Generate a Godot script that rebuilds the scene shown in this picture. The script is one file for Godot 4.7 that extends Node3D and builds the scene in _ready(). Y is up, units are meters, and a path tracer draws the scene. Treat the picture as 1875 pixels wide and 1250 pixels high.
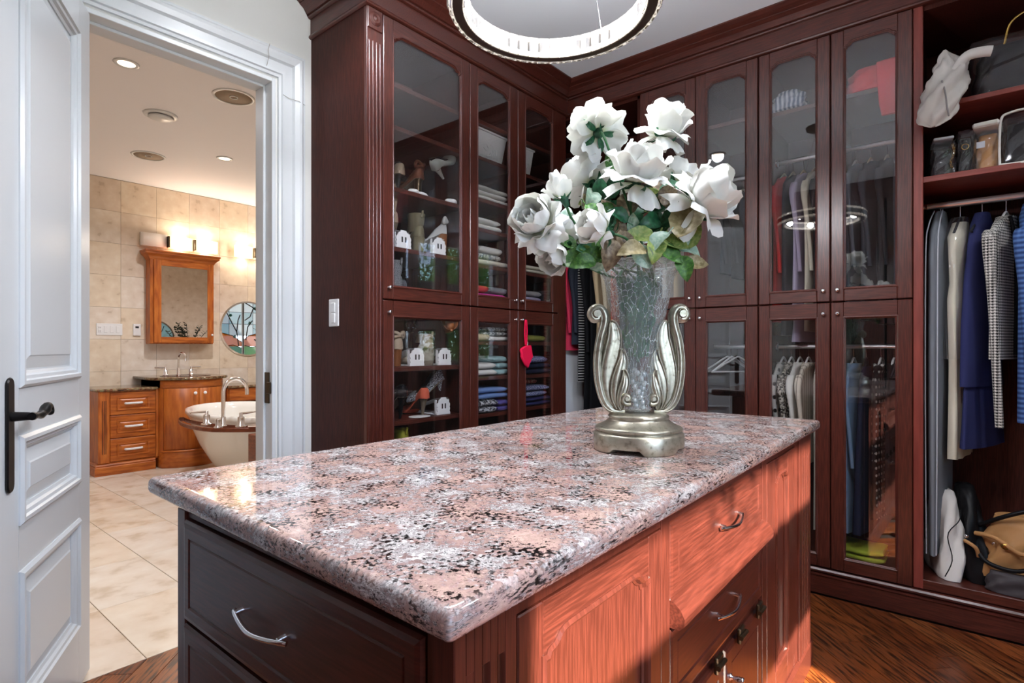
extends Node3D

# ---------- mesh builder: triangles by material, corners given anticlockwise as seen from outside ----------
class Mb:
	var st := {}
	var cur: SurfaceTool
	var x := Transform3D.IDENTITY
	func use(m):
		if not st.has(m):
			var s := SurfaceTool.new()
			s.begin(Mesh.PRIMITIVE_TRIANGLES)
			st[m] = s
		cur = st[m]
		return self
	func tri(a: Vector3, b: Vector3, c: Vector3, sm := -1, ua := Vector2.ZERO, ub := Vector2.ZERO, uc := Vector2.ZERO):
		cur.set_smooth_group(sm)
		cur.set_uv(ua)
		cur.add_vertex(x * a)
		cur.set_uv(uc)
		cur.add_vertex(x * c)
		cur.set_uv(ub)
		cur.add_vertex(x * b)
	func quad(a: Vector3, b: Vector3, c: Vector3, d: Vector3, sm := -1):
		tri(a, b, c, sm)
		tri(a, c, d, sm)
	func qout(a: Vector3, b: Vector3, c: Vector3, d: Vector3, o: Vector3):
		if (b - a).cross(c - a).dot((a + c) * 0.5 - o) < 0.0:
			quad(d, c, b, a)
		else:
			quad(a, b, c, d)
	func tout(a: Vector3, b: Vector3, c: Vector3, o: Vector3):
		if (b - a).cross(c - a).dot((a + b + c) / 3.0 - o) < 0.0:
			tri(c, b, a)
		else:
			tri(a, b, c)
	func box(lo: Vector3, hi: Vector3, bev := 0.0015):
		var c := (lo + hi) * 0.5
		var h := (hi - lo) * 0.5
		var b: float = min(bev, min(h.x, min(h.y, h.z)) * 0.9)
		var p := func(sx: float, sy: float, sz: float, ax: int) -> Vector3:
			var v := Vector3(sx * (h.x - b), sy * (h.y - b), sz * (h.z - b))
			if ax == 0: v.x = sx * h.x
			elif ax == 1: v.y = sy * h.y
			else: v.z = sz * h.z
			return c + v
		for s in [-1.0, 1.0]:
			qout(p.call(s, -1, -1, 0), p.call(s, 1, -1, 0), p.call(s, 1, 1, 0), p.call(s, -1, 1, 0), c)
			qout(p.call(-1, s, -1, 1), p.call(1, s, -1, 1), p.call(1, s, 1, 1), p.call(-1, s, 1, 1), c)
			qout(p.call(-1, -1, s, 2), p.call(1, -1, s, 2), p.call(1, 1, s, 2), p.call(-1, 1, s, 2), c)
			if b <= 0.0:
				continue
			for t in [-1.0, 1.0]:
				qout(p.call(-1, s, t, 1), p.call(1, s, t, 1), p.call(1, s, t, 2), p.call(-1, s, t, 2), c)
				qout(p.call(s, -1, t, 0), p.call(s, 1, t, 0), p.call(s, 1, t, 2), p.call(s, -1, t, 2), c)
				qout(p.call(s, t, -1, 0), p.call(s, t, 1, 0), p.call(s, t, 1, 1), p.call(s, t, -1, 1), c)
				for w in [-1.0, 1.0]:
					tout(p.call(s, t, w, 0), p.call(s, t, w, 1), p.call(s, t, w, 2), c)
		return self
	# rings of equal length; turned outwards by themselves
	func loft(rings: Array, cap0 := true, cap1 := true, sm := 1, closed := true):
		var n: int = rings[0].size()
		var m: int = rings.size()
		var last := n if closed else n - 1
		var mids := []
		for r in rings:
			var c := Vector3.ZERO
			for v in r:
				c += v
			mids.append(c / n)
		var sum := 0.0
		for i in m - 1:
			var a: PackedVector3Array = rings[i]
			var b: PackedVector3Array = rings[i + 1]
			for j in range(0, last, 2):
				var k := (j + 1) % n
				var nn := (a[k] - a[j]).cross(b[k] - a[j])
				sum += nn.dot(a[j] - (mids[i] + mids[i + 1]) * 0.5)
		var flip := sum < 0.0
		for i in m - 1:
			var a: PackedVector3Array = rings[i]
			var b: PackedVector3Array = rings[i + 1]
			var v0 := float(i) / (m - 1)
			var v1 := float(i + 1) / (m - 1)
			for j in last:
				var k := (j + 1) % n
				var u0 := float(j) / n
				var u1 := float(j + 1) / n
				if flip:
					tri(b[j], b[k], a[k], sm, Vector2(u0, v1), Vector2(u1, v1), Vector2(u1, v0))
					tri(b[j], a[k], a[j], sm, Vector2(u0, v1), Vector2(u1, v0), Vector2(u0, v0))
				else:
					tri(a[j], a[k], b[k], sm, Vector2(u0, v0), Vector2(u1, v0), Vector2(u1, v1))
					tri(a[j], b[k], b[j], sm, Vector2(u0, v0), Vector2(u1, v1), Vector2(u0, v1))
		for e in 2:
			if (cap0 if e == 0 else cap1):
				var r: PackedVector3Array = rings[0] if e == 0 else rings[m - 1]
				var c: Vector3 = mids[0] if e == 0 else mids[m - 1]
				var inner: Vector3 = mids[1] if e == 0 else mids[m - 2]
				for j in n:
					tout(r[j], r[(j + 1) % n], c, inner)
		return self
	func tube(pts: Array, rad, n := 8, cap := true):
		var rings := []
		var t0: Vector3 = (pts[1] - pts[0]).normalized()
		var u := t0.cross(Vector3.UP if absf(t0.y) < 0.9 else Vector3.RIGHT).normalized()
		for i in pts.size():
			var t: Vector3 = (pts[mini(i + 1, pts.size() - 1)] - pts[maxi(i - 1, 0)]).normalized()
			u = (u - t * u.dot(t)).normalized()
			var w := t.cross(u)
			var r: float = rad[i] if rad is Array else rad
			var ring := PackedVector3Array()
			for j in n:
				var a := TAU * j / n
				ring.append(pts[i] + (u * cos(a) + w * sin(a)) * r)
			rings.append(ring)
		return loft(rings, cap, cap)
	func lathe(prof: Array, n := 24, sm := 1):
		var rings := []
		for p in prof:
			var ring := PackedVector3Array()
			for j in n:
				var a := TAU * j / n
				ring.append(Vector3(cos(a) * p[0], p[1], sin(a) * p[0]))
			rings.append(ring)
		var ring_shut: bool = prof[0] == prof[-1]
		return loft(rings, prof[0][0] > 1e-5 and not ring_shut, prof[-1][0] > 1e-5 and not ring_shut, sm)
	func extrude(poly_in: PackedVector2Array, z0: float, z1: float, bev := 0.0, sides_sm := -1):
		var poly := poly_in.duplicate()
		if Geometry2D.is_polygon_clockwise(poly):
			poly.reverse()
		var n := poly.size()
		var ins := PackedVector2Array()
		for i in n:
			var e0 := (poly[i] - poly[(i + n - 1) % n]).normalized()
			var e1 := (poly[(i + 1) % n] - poly[i]).normalized()
			var nn := (Vector2(-e0.y, e0.x) + Vector2(-e1.y, e1.x)).normalized()
			ins.append(poly[i] + nn * bev)
		var idx := Geometry2D.triangulate_polygon(ins)
		for k in range(0, idx.size(), 3):
			var a := ins[idx[k]]
			var b := ins[idx[k + 1]]
			var c := ins[idx[k + 2]]
			if (b - a).cross(c - a) < 0.0:
				var q := b
				b = c
				c = q
			tri(Vector3(a.x, a.y, z1), Vector3(b.x, b.y, z1), Vector3(c.x, c.y, z1))
			tri(Vector3(c.x, c.y, z0), Vector3(b.x, b.y, z0), Vector3(a.x, a.y, z0))
		for i in n:
			var k := (i + 1) % n
			var p := poly[i]
			var q := poly[k]
			quad(Vector3(p.x, p.y, z0 + bev), Vector3(q.x, q.y, z0 + bev), Vector3(q.x, q.y, z1 - bev), Vector3(p.x, p.y, z1 - bev), sides_sm)
			if bev > 0.0:
				var pi_ := ins[i]
				var qi := ins[k]
				quad(Vector3(p.x, p.y, z1 - bev), Vector3(q.x, q.y, z1 - bev), Vector3(qi.x, qi.y, z1), Vector3(pi_.x, pi_.y, z1), sides_sm)
				quad(Vector3(pi_.x, pi_.y, z0), Vector3(qi.x, qi.y, z0), Vector3(q.x, q.y, z0 + bev), Vector3(p.x, p.y, z0 + bev), sides_sm)
		return self
	# closed profile of (out, up) swept along a mitred path; out = tangent x up
	func sweep(prof: Array, path: Array, up: Vector3, closed := false, sm := -1):
		var rings := []
		var m := path.size()
		for i in m:
			var t0: Vector3 = (path[i] - path[(i + m - 1) % m]).normalized() if (closed or i > 0) else (path[1] - path[0]).normalized()
			var t1: Vector3 = (path[(i + 1) % m] - path[i]).normalized() if (closed or i < m - 1) else t0
			var o0 := t0.cross(up)
			var o1 := t1.cross(up)
			var o := (o0 + o1).normalized()
			o /= maxf(0.35, o.dot(o0))
			var ring := PackedVector3Array()
			for p in prof:
				ring.append(path[i] + o * p[0] + up * p[1])
			rings.append(ring)
		if closed:
			rings.append(rings[0])
		return loft(rings, not closed, not closed, sm)
	func done() -> ArrayMesh:
		var me := ArrayMesh.new()
		for m in st:
			st[m].generate_normals()
			st[m].index()
			st[m].commit(me)
			me.surface_set_material(me.get_surface_count() - 1, m)
		return me

var taken := {}
var M := {}

func numbered(parent: Node, called: String) -> String:
	var key := "%d/%s" % [parent.get_instance_id(), called]
	var n: int = taken.get(key, 0)
	taken[key] = n + 1
	return called if n == 0 else "%s_%03d" % [called, n]

func put(called: String, me: Mesh, parent: Node = self, at := Transform3D.IDENTITY) -> MeshInstance3D:
	var o := MeshInstance3D.new()
	o.name = numbered(parent, called)
	o.mesh = me
	o.transform = at
	parent.add_child(o, true)
	return o

func obj(called: String, b: Mb, parent: Node = self, at := Transform3D.IDENTITY) -> MeshInstance3D:
	return put(called, b.done(), parent, at)

func tag(o: Node, label: String, category: String, group := "") -> Node:
	o.set_meta("label", label)
	o.set_meta("category", category)
	if group:
		o.set_meta("group", group)
	return o

func thing(called: String, label: String, category: String, at := Vector3.ZERO, turn := 0.0, group := "") -> Node3D:
	var o := Node3D.new()
	o.name = numbered(self, called)
	add_child(o, true)
	o.position = at
	o.rotation.y = turn
	tag(o, label, category, group)
	return o

func struct(called: String, b: Mb) -> MeshInstance3D:
	var o := obj(called, b)
	o.set_meta("kind", "structure")
	return o

func mb(m) -> Mb:
	var b := Mb.new()
	b.use(m)
	return b

func V(a: float, b: float, c: float) -> Vector3:
	return Vector3(a, b, c)

func at_dir(p: Vector3, d: Vector3, roll := 0.0) -> Transform3D:   # local y along d
	var y := d.normalized()
	var xx := y.cross(Vector3.UP if absf(y.y) < 0.95 else Vector3.RIGHT).normalized()
	var b := Basis(xx, y, xx.cross(y))
	return Transform3D(b * Basis(Vector3.UP, roll), p)

func curve(keys: Array, n: int) -> Array:   # smooth polyline through Vector3 keys
	var out := []
	var m := keys.size()
	for i in n:
		var f := float(i) / (n - 1) * (m - 1)
		var k := mini(int(f), m - 2)
		var a: Vector3 = keys[k]
		out.append(a.cubic_interpolate(keys[k + 1], keys[maxi(k - 1, 0)], keys[mini(k + 2, m - 1)], f - k))
	return out

func keyed(keys: Array, t: float) -> Array:   # rows [t, a, b, ...], interpolated smoothly
	for k in keys.size() - 1:
		if t <= keys[k + 1][0] or k == keys.size() - 2:
			var f: float = clampf((t - keys[k][0]) / (keys[k + 1][0] - keys[k][0]), 0.0, 1.0)
			f = f * f * (3 - 2 * f) * 0.6 + f * 0.4
			var out := []
			for i in range(1, keys[k].size()):
				out.append(lerpf(keys[k][i], keys[k + 1][i], f))
			return out
	return []

# ---------- materials ----------
func mat(key: String, c: Color, rough := 0.5, metal := 0.0) -> StandardMaterial3D:
	var m := StandardMaterial3D.new()
	m.resource_name = key
	m.albedo_color = c
	m.roughness = rough
	m.metallic = metal
	M[key] = m
	return m

func noise_tex(cols: Array, offs: Array, freq: float, seed_: int, oct := 4, size := 512, kind := FastNoiseLite.TYPE_SIMPLEX_SMOOTH) -> NoiseTexture2D:
	var n := FastNoiseLite.new()
	n.noise_type = kind
	n.frequency = freq
	n.seed = seed_
	n.fractal_octaves = oct
	var t := NoiseTexture2D.new()
	t.width = size
	t.height = size
	t.seamless = true
	t.noise = n
	if cols.size():
		var g := Gradient.new()
		g.offsets = PackedFloat32Array(offs)
		g.colors = PackedColorArray(cols)
		t.color_ramp = g
	return t

func tri_map(m: StandardMaterial3D, tex: Texture2D, scale: Vector3, world := true):
	m.albedo_texture = tex
	m.uv1_triplanar = true
	m.uv1_world_triplanar = world
	m.uv1_scale = scale
	return m

func bump(m: StandardMaterial3D, tex: Texture2D, cm: float):
	m.heightmap_enabled = true
	m.heightmap_texture = tex
	m.heightmap_scale = cm
	return m

func rgb(r: int, g: int, b: int, a := 1.0) -> Color:
	return Color(r / 255.0, g / 255.0, b / 255.0, a)

func glassy(key: String, tint: Color, alpha := 0.03, rough := 0.0) -> StandardMaterial3D:
	var m := mat(key, Color(tint.r, tint.g, tint.b, alpha), rough)
	m.transparency = BaseMaterial3D.TRANSPARENCY_ALPHA
	return m

func image_tex(w: int, h: int, f: Callable) -> ImageTexture:
	var im := Image.create(w, h, false, Image.FORMAT_RGB8)
	for yy in h:
		for xx in w:
			im.set_pixel(xx, yy, f.call(xx, yy))
	return ImageTexture.create_from_image(im)

func granite_tex() -> ImageTexture:
	var w := 1024
	var h := 2048
	var raw := []
	# 0 clouds, 1 tint, 2 crystals, 3 fine grain, 4 fleck shape, 5 fleck clusters
	for k in 6:
		var n := FastNoiseLite.new()
		n.seed = 31 + k
		n.noise_type = FastNoiseLite.TYPE_SIMPLEX_SMOOTH
		n.frequency = [0.008, 0.014, 0.16, 0.27, 0.085, 0.011][k]
		n.fractal_octaves = [4, 4, 1, 2, 4, 3][k]
		if k == 2:
			n.noise_type = FastNoiseLite.TYPE_CELLULAR
			n.cellular_return_type = FastNoiseLite.RETURN_CELL_VALUE
			n.fractal_type = FastNoiseLite.FRACTAL_NONE
		if k == 2 or k == 4 or k == 0:
			n.domain_warp_enabled = true
			n.domain_warp_amplitude = 9.0 if k != 0 else 40.0
			n.domain_warp_frequency = 0.03 if k != 0 else 0.01
		raw.append(n.get_image(w, h, false, false, true).get_data())
	var a: PackedByteArray = raw[0]
	var b: PackedByteArray = raw[1]
	var c: PackedByteArray = raw[2]
	var d: PackedByteArray = raw[3]
	var e: PackedByteArray = raw[4]
	var f: PackedByteArray = raw[5]
	# palettes by cloud value
	var pr := PackedFloat32Array()
	var pg := PackedFloat32Array()
	var pb := PackedFloat32Array()
	var gr := Gradient.new()
	gr.offsets = PackedFloat32Array([0.0, 0.30, 0.43, 0.54, 0.66, 1.0])
	gr.colors = PackedColorArray([rgb(202, 172, 160), rgb(188, 158, 148), rgb(156, 126, 122), rgb(160, 146, 144), rgb(178, 171, 170), rgb(202, 198, 196)])
	for i in 256:
		var q := gr.sample(i / 255.0)
		pr.append(q.r * 255)
		pg.append(q.g * 255)
		pb.append(q.b * 255)
	var out := PackedByteArray()
	out.resize(w * h * 3)
	for i in w * h:
		var ci := c[i]
		var di := d[i]
		var v: int = clampi(a[i] + ((ci - 128) >> 1) + ((di - 128) >> 2), 0, 255)
		var s: float = 0.80 + ci * 0.0011 + di * 0.0010
		if di + ((ci - 128) >> 1) > 186 and b[i] > 96:
			s *= 0.52
		var dark := e[i] + ((f[i] - 128) * 5 >> 3)
		if dark > 190:
			s *= 0.17 if ci < 190 else 0.5
		elif dark > 178:
			s *= 0.55
		elif e[i] < 62 and b[i] > 120:
			s *= 1.2
		var o := i * 3
		out[o] = mini(255, int(pr[v] * s))
		out[o + 1] = mini(255, int(pg[v] * s))
		out[o + 2] = mini(255, int(pb[v] * s))
	return ImageTexture.create_from_image(Image.create_from_data(w, h, false, Image.FORMAT_RGB8, out))

func make_materials():
	var grain := noise_tex([rgb(66, 29, 21), rgb(78, 36, 27), rgb(90, 42, 32)], [0.25, 0.5, 0.75], 0.03, 3, 5)
	for k in 3:
		var m := mat("mahogany_" + "xyz"[k], Color.WHITE, 0.33)
		var sc := V(9, 9, 9)
		sc[k] = 0.5
		tri_map(m, grain, sc)
		m.clearcoat_enabled = true
		m.clearcoat = 0.25
		m.clearcoat_roughness = 0.2
	var inside = tri_map(mat("mahogany_inside", rgb(215, 215, 215), 0.5), grain, V(9, 0.5, 9))
	inside.metallic_specular = 0.3
	var honey := noise_tex([rgb(150, 74, 24), rgb(182, 98, 36), rgb(200, 118, 50)], [0.15, 0.5, 0.85], 0.016, 8, 4)
	for k in 3:
		var m := mat("honey_" + "xyz"[k], Color.WHITE, 0.35)
		var sc := V(3, 3, 3)
		sc[k] = 0.4
		tri_map(m, honey, sc)
	tri_map(mat("teak", Color.WHITE, 0.3), noise_tex([rgb(96, 44, 22), rgb(128, 64, 34)], [0.2, 0.8], 0.02, 9), V(2, 4, 0.6))
	# oak planks: grain along local x
	var oak := noise_tex([rgb(46, 22, 10), rgb(104, 56, 26), rgb(140, 80, 40), rgb(120, 64, 30)], [0.22, 0.40, 0.62, 0.9], 0.02, 21, 5)
	for k in 4:
		var m := mat("oak_%d" % k, [rgb(235, 220, 210), rgb(255, 240, 225), rgb(215, 195, 180), rgb(255, 255, 250)][k], 0.28)
		tri_map(m, oak, V(0.55, 6, 7), false)
		m.uv1_offset = V(0.37 * k, 0.2 * k, 0.61 * k)
	mat("subfloor", rgb(40, 24, 14), 0.8)
	# limestone tiles
	var stone := noise_tex([rgb(206, 192, 174), rgb(224, 213, 199), rgb(231, 222, 210), rgb(237, 231, 222)], [0.10, 0.22, 0.6, 0.9], 0.012, 40, 5)
	for k in 3:
		var m := mat("limestone_%d" % k, [rgb(255, 250, 245), rgb(246, 236, 226), rgb(255, 246, 232)][k], 0.35)
		tri_map(m, stone, V(1.1, 1.1, 1.1))
		m.uv1_offset = V(0.3 * k, 0.5 * k, 0.2 * k)
	var ftile := noise_tex([rgb(208, 192, 172), rgb(228, 217, 203), rgb(235, 228, 217)], [0.1, 0.4, 0.9], 0.01, 44, 5)
	for k in 3:
		var m := mat("floor_tile_%d" % k, [rgb(255, 252, 248), rgb(250, 240, 230), rgb(255, 248, 238)][k], 0.22)
		tri_map(m, ftile, V(0.8, 0.8, 0.8))
		m.uv1_offset = V(0.3 * k, 0.5 * k, 0.2 * k)
	mat("grout", rgb(178, 158, 132), 0.8)
	mat("wall_paint", rgb(226, 225, 220), 0.6)
	mat("ceiling_paint", rgb(238, 243, 246), 0.7)
	mat("door_paint", rgb(206, 210, 212), 0.25)
	mat("trim_paint", rgb(216, 219, 220), 0.3)
	mat("bath_ceiling", rgb(238, 236, 238), 0.7)
	var g = tri_map(mat("granite", Color.WHITE, 0.035), granite_tex(), V(1.0 / 1.024, 1.0 / 1.024, 1.0 / 2.048))
	g.uv1_offset = V(0.33, 0.1, 0.2)
	tri_map(mat("bath_stone", Color.WHITE, 0.12), noise_tex([rgb(52, 40, 30), rgb(140, 86, 62), rgb(110, 116, 82), rgb(176, 140, 112)], [0.25, 0.42, 0.58, 0.75], 0.03, 50, 4), V(1.6, 1.6, 1.6))
	mat("chrome", rgb(246, 246, 250), 0.12, 1.0)
	mat("rail_chrome", rgb(240, 240, 244), 0.3, 0.85)
	mat("steel", rgb(200, 200, 202), 0.2, 1.0)
	mat("black_iron", rgb(34, 32, 31), 0.38, 0.7)
	mat("bronze", rgb(80, 66, 50), 0.3, 0.8)
	mat("mirror", rgb(240, 240, 240), 0.01, 1.0)
	glassy("pane", Color(0.95, 1, 0.98), 0.001)
	glassy("clear_film", Color(0.9, 0.9, 0.92), 0.03, 0.08)
	mat("white_plastic", rgb(236, 236, 236), 0.35)
	mat("porcelain", rgb(238, 234, 226), 0.12)
	mat("black", rgb(16, 16, 18), 0.5)
	mat("slot_dark", rgb(14, 13, 13), 0.8)
	mat("pewter", rgb(150, 143, 128), 0.35, 0.6)
	mat("lawn", rgb(92, 112, 62), 0.9)
	var tl := mat("tree_leaf", rgb(70, 104, 44), 0.5)
	tl.cull_mode = BaseMaterial3D.CULL_DISABLED
	tl.backlight_enabled = true
	tl.backlight = Color(0.35, 0.5, 0.15)
	mat("bark", rgb(78, 62, 48), 0.9)
	mat("bronze_dark", rgb(58, 50, 42), 0.35, 0.6)
	var ls := mat("led_strip", rgb(255, 246, 232))
	ls.emission_enabled = true
	ls.emission = rgb(255, 244, 228)
	ls.emission_energy_multiplier = 0.85
	var cr := mat("crystal", Color(1, 1, 1, 0.04), 0.02)
	cr.refraction_enabled = true
	cr.refraction_scale = 0.05
	mat("speaker_mesh", rgb(150, 132, 112), 0.7)
	mat("shade_off", rgb(232, 222, 212), 0.3)
	var sl := mat("shade_lit", rgb(255, 236, 205))
	sl.emission_enabled = true
	sl.emission = rgb(255, 222, 170)
	sl.emission_energy_multiplier = 1.3
	mat("plant_dark", rgb(34, 44, 28), 0.5).cull_mode = BaseMaterial3D.CULL_DISABLED
	tri_map(mat("bath_stone_dark", rgb(150, 110, 90), 0.15), noise_tex([rgb(70, 44, 34), rgb(150, 96, 74)], [0.2, 0.8], 0.03, 51, 3), V(1.6, 1.6, 1.6))
	for q in [["glass_pale", rgb(206, 226, 232)], ["glass_sky", rgb(150, 200, 212)], ["glass_orange", rgb(222, 128, 20)], ["glass_green", rgb(40, 140, 60)], ["glass_lime", rgb(110, 190, 60)], ["glass_teal", rgb(10, 100, 84)]]:
		var g2 := mat(q[0], q[1], 0.2)
		g2.backlight_enabled = true
		g2.backlight = Color(0.6, 0.6, 0.6)
	var gi = tri_map(mat("gilt", Color.WHITE, 0.34, 0.8), noise_tex([rgb(114, 108, 92), rgb(172, 167, 150), rgb(192, 188, 172)], [0.12, 0.35, 0.85], 0.03, 60, 4), V(3, 3, 3), false)
	gi.metallic_specular = 0.6
	var pe := mat("petal", rgb(238, 239, 236), 0.6)
	pe.vertex_color_use_as_albedo = true
	pe.cull_mode = BaseMaterial3D.CULL_DISABLED
	pe.backlight_enabled = true
	pe.backlight = Color(0.5, 0.5, 0.47)
	for k in 6:
		var lf := mat("leaf_%d" % k, Color.WHITE, 0.45)
		var lc: Array = [[rgb(46, 92, 36), rgb(92, 140, 62)], [rgb(20, 74, 48), rgb(36, 104, 66)], [rgb(110, 140, 66), rgb(160, 170, 100)], [rgb(92, 76, 58), rgb(140, 124, 100)], [rgb(128, 116, 76), rgb(172, 158, 122)], [rgb(132, 166, 146), rgb(176, 196, 180)]][k]
		tri_map(lf, noise_tex(lc, [0.3, 0.7], 0.03, 70 + k, 3, 128), V(1.5, 1.5, 1.5), false)
		lf.cull_mode = BaseMaterial3D.CULL_DISABLED
		lf.backlight_enabled = true
		lf.backlight = Color(0.3, 0.35, 0.2)
	mat("stem", rgb(40, 92, 48), 0.5)
	mat("pearl", rgb(205, 210, 212), 0.1, 0.5)
	glassy("glass_edge", Color(0.9, 0.95, 0.95), 0.5, 0.1)
	var ck := mat("crackle", Color.WHITE, 0.3)
	ck.transparency = BaseMaterial3D.TRANSPARENCY_ALPHA
	var cn := FastNoiseLite.new()
	cn.noise_type = FastNoiseLite.TYPE_CELLULAR
	cn.cellular_return_type = FastNoiseLite.RETURN_DISTANCE2_SUB
	cn.frequency = 0.035
	cn.fractal_type = FastNoiseLite.FRACTAL_NONE
	cn.domain_warp_enabled = true
	cn.domain_warp_amplitude = 14.0
	cn.domain_warp_frequency = 0.03
	var ct := NoiseTexture2D.new()
	ct.width = 512
	ct.height = 512
	ct.seamless = true
	ct.noise = cn
	var cg := Gradient.new()
	cg.offsets = PackedFloat32Array([0.0, 0.011, 0.03, 1.0])
	cg.colors = PackedColorArray([rgb(244, 250, 252, 0.95), rgb(236, 244, 246, 0.85), rgb(220, 238, 242, 0.20), rgb(206, 230, 234, 0.16)])
	ct.color_ramp = cg
	ck.albedo_texture = ct
	ck.uv1_scale = V(2, 1.1, 1)
	ck.cull_mode = BaseMaterial3D.CULL_DISABLED
	mat("patio", rgb(232, 230, 226), 0.8)
	mat("ring_steel", rgb(120, 112, 102), 0.3, 0.9)
	mat("gold", rgb(196, 156, 84), 0.25, 1.0)
	mat("bag_piping", rgb(176, 180, 188), 0.6)
	mat("bin_white", rgb(206, 206, 206), 0.45)
	for k in [0, 1]:
		var ed := mat(["mahogany_edge", "mahogany_edge_x"][k], rgb(255, 235, 230), 0.4)
		tri_map(ed, grain2(), V(4, 0.35, 4) if k == 0 else V(0.35, 4, 4))

var _g2: NoiseTexture2D
func grain2() -> NoiseTexture2D:
	if _g2 == null:
		_g2 = noise_tex([rgb(112, 52, 44), rgb(134, 68, 58)], [0.15, 0.85], 0.018, 5, 4)
	return _g2

func _ready():
	# ---------- camera ----------
	var cam := Camera3D.new()
	cam.name = "camera"
	cam.projection = Camera3D.PROJECTION_FRUSTUM
	cam.near = 0.05
	cam.far = 60.0
	cam.size = 0.05 * 1250.0 / 1028.0
	cam.frustum_offset = Vector2(0.0, 0.05 * 11.0 / 1028.0)
	cam.position = V(0, 1.2, 0)
	cam.rotation.y = deg_to_rad(39.67)
	add_child(cam)
	cam.current = true
	# ---------- sky, sun, exposure ----------
	var env := Environment.new()
	var sky := Sky.new()
	var sm := ProceduralSkyMaterial.new()
	sm.sky_top_color = rgb(120, 160, 215)
	sm.sky_horizon_color = rgb(206, 220, 236)
	sm.ground_bottom_color = rgb(120, 124, 116)
	sm.ground_horizon_color = rgb(170, 172, 166)
	sm.sky_energy_multiplier = 1.0
	sky.sky_material = sm
	env.background_mode = Environment.BG_SKY
	env.sky = sky
	env.background_energy_multiplier = 13.5
	env.tonemap_mode = Environment.TONE_MAPPER_LINEAR
	env.tonemap_exposure = 1.0
	env.sdfgi_enabled = true
	env.ssao_enabled = true
	env.ssil_enabled = true
	var we := WorldEnvironment.new()
	we.name = "world"
	we.environment = env
	add_child(we)
	var sun := DirectionalLight3D.new()
	sun.name = "sun"
	sun.light_color = rgb(255, 244, 228)
	sun.light_energy = 12.5
	sun.light_angular_distance = 0.6
	sun.shadow_enabled = true
	add_child(sun)
	sun.look_at_from_position(Vector3.ZERO, V(-2.34, -1.48, -1.2))
	make_materials()
	build_shell()
	build_cabinets()
	build_island()
	build_chandelier()
	build_bath()
	build_outside()
	build_vase()
	build_roses()
	build_left_contents()
	build_right_contents()

# ---------- room shell ----------
func plain_box(called: String, m, boxes: Array, bev := 0.0) -> MeshInstance3D:
	var b := mb(M[m])
	for q in boxes:
		b.box(V(q[0], q[1], q[2]), V(q[3], q[4], q[5]), bev)
	return struct(called, b)

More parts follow.
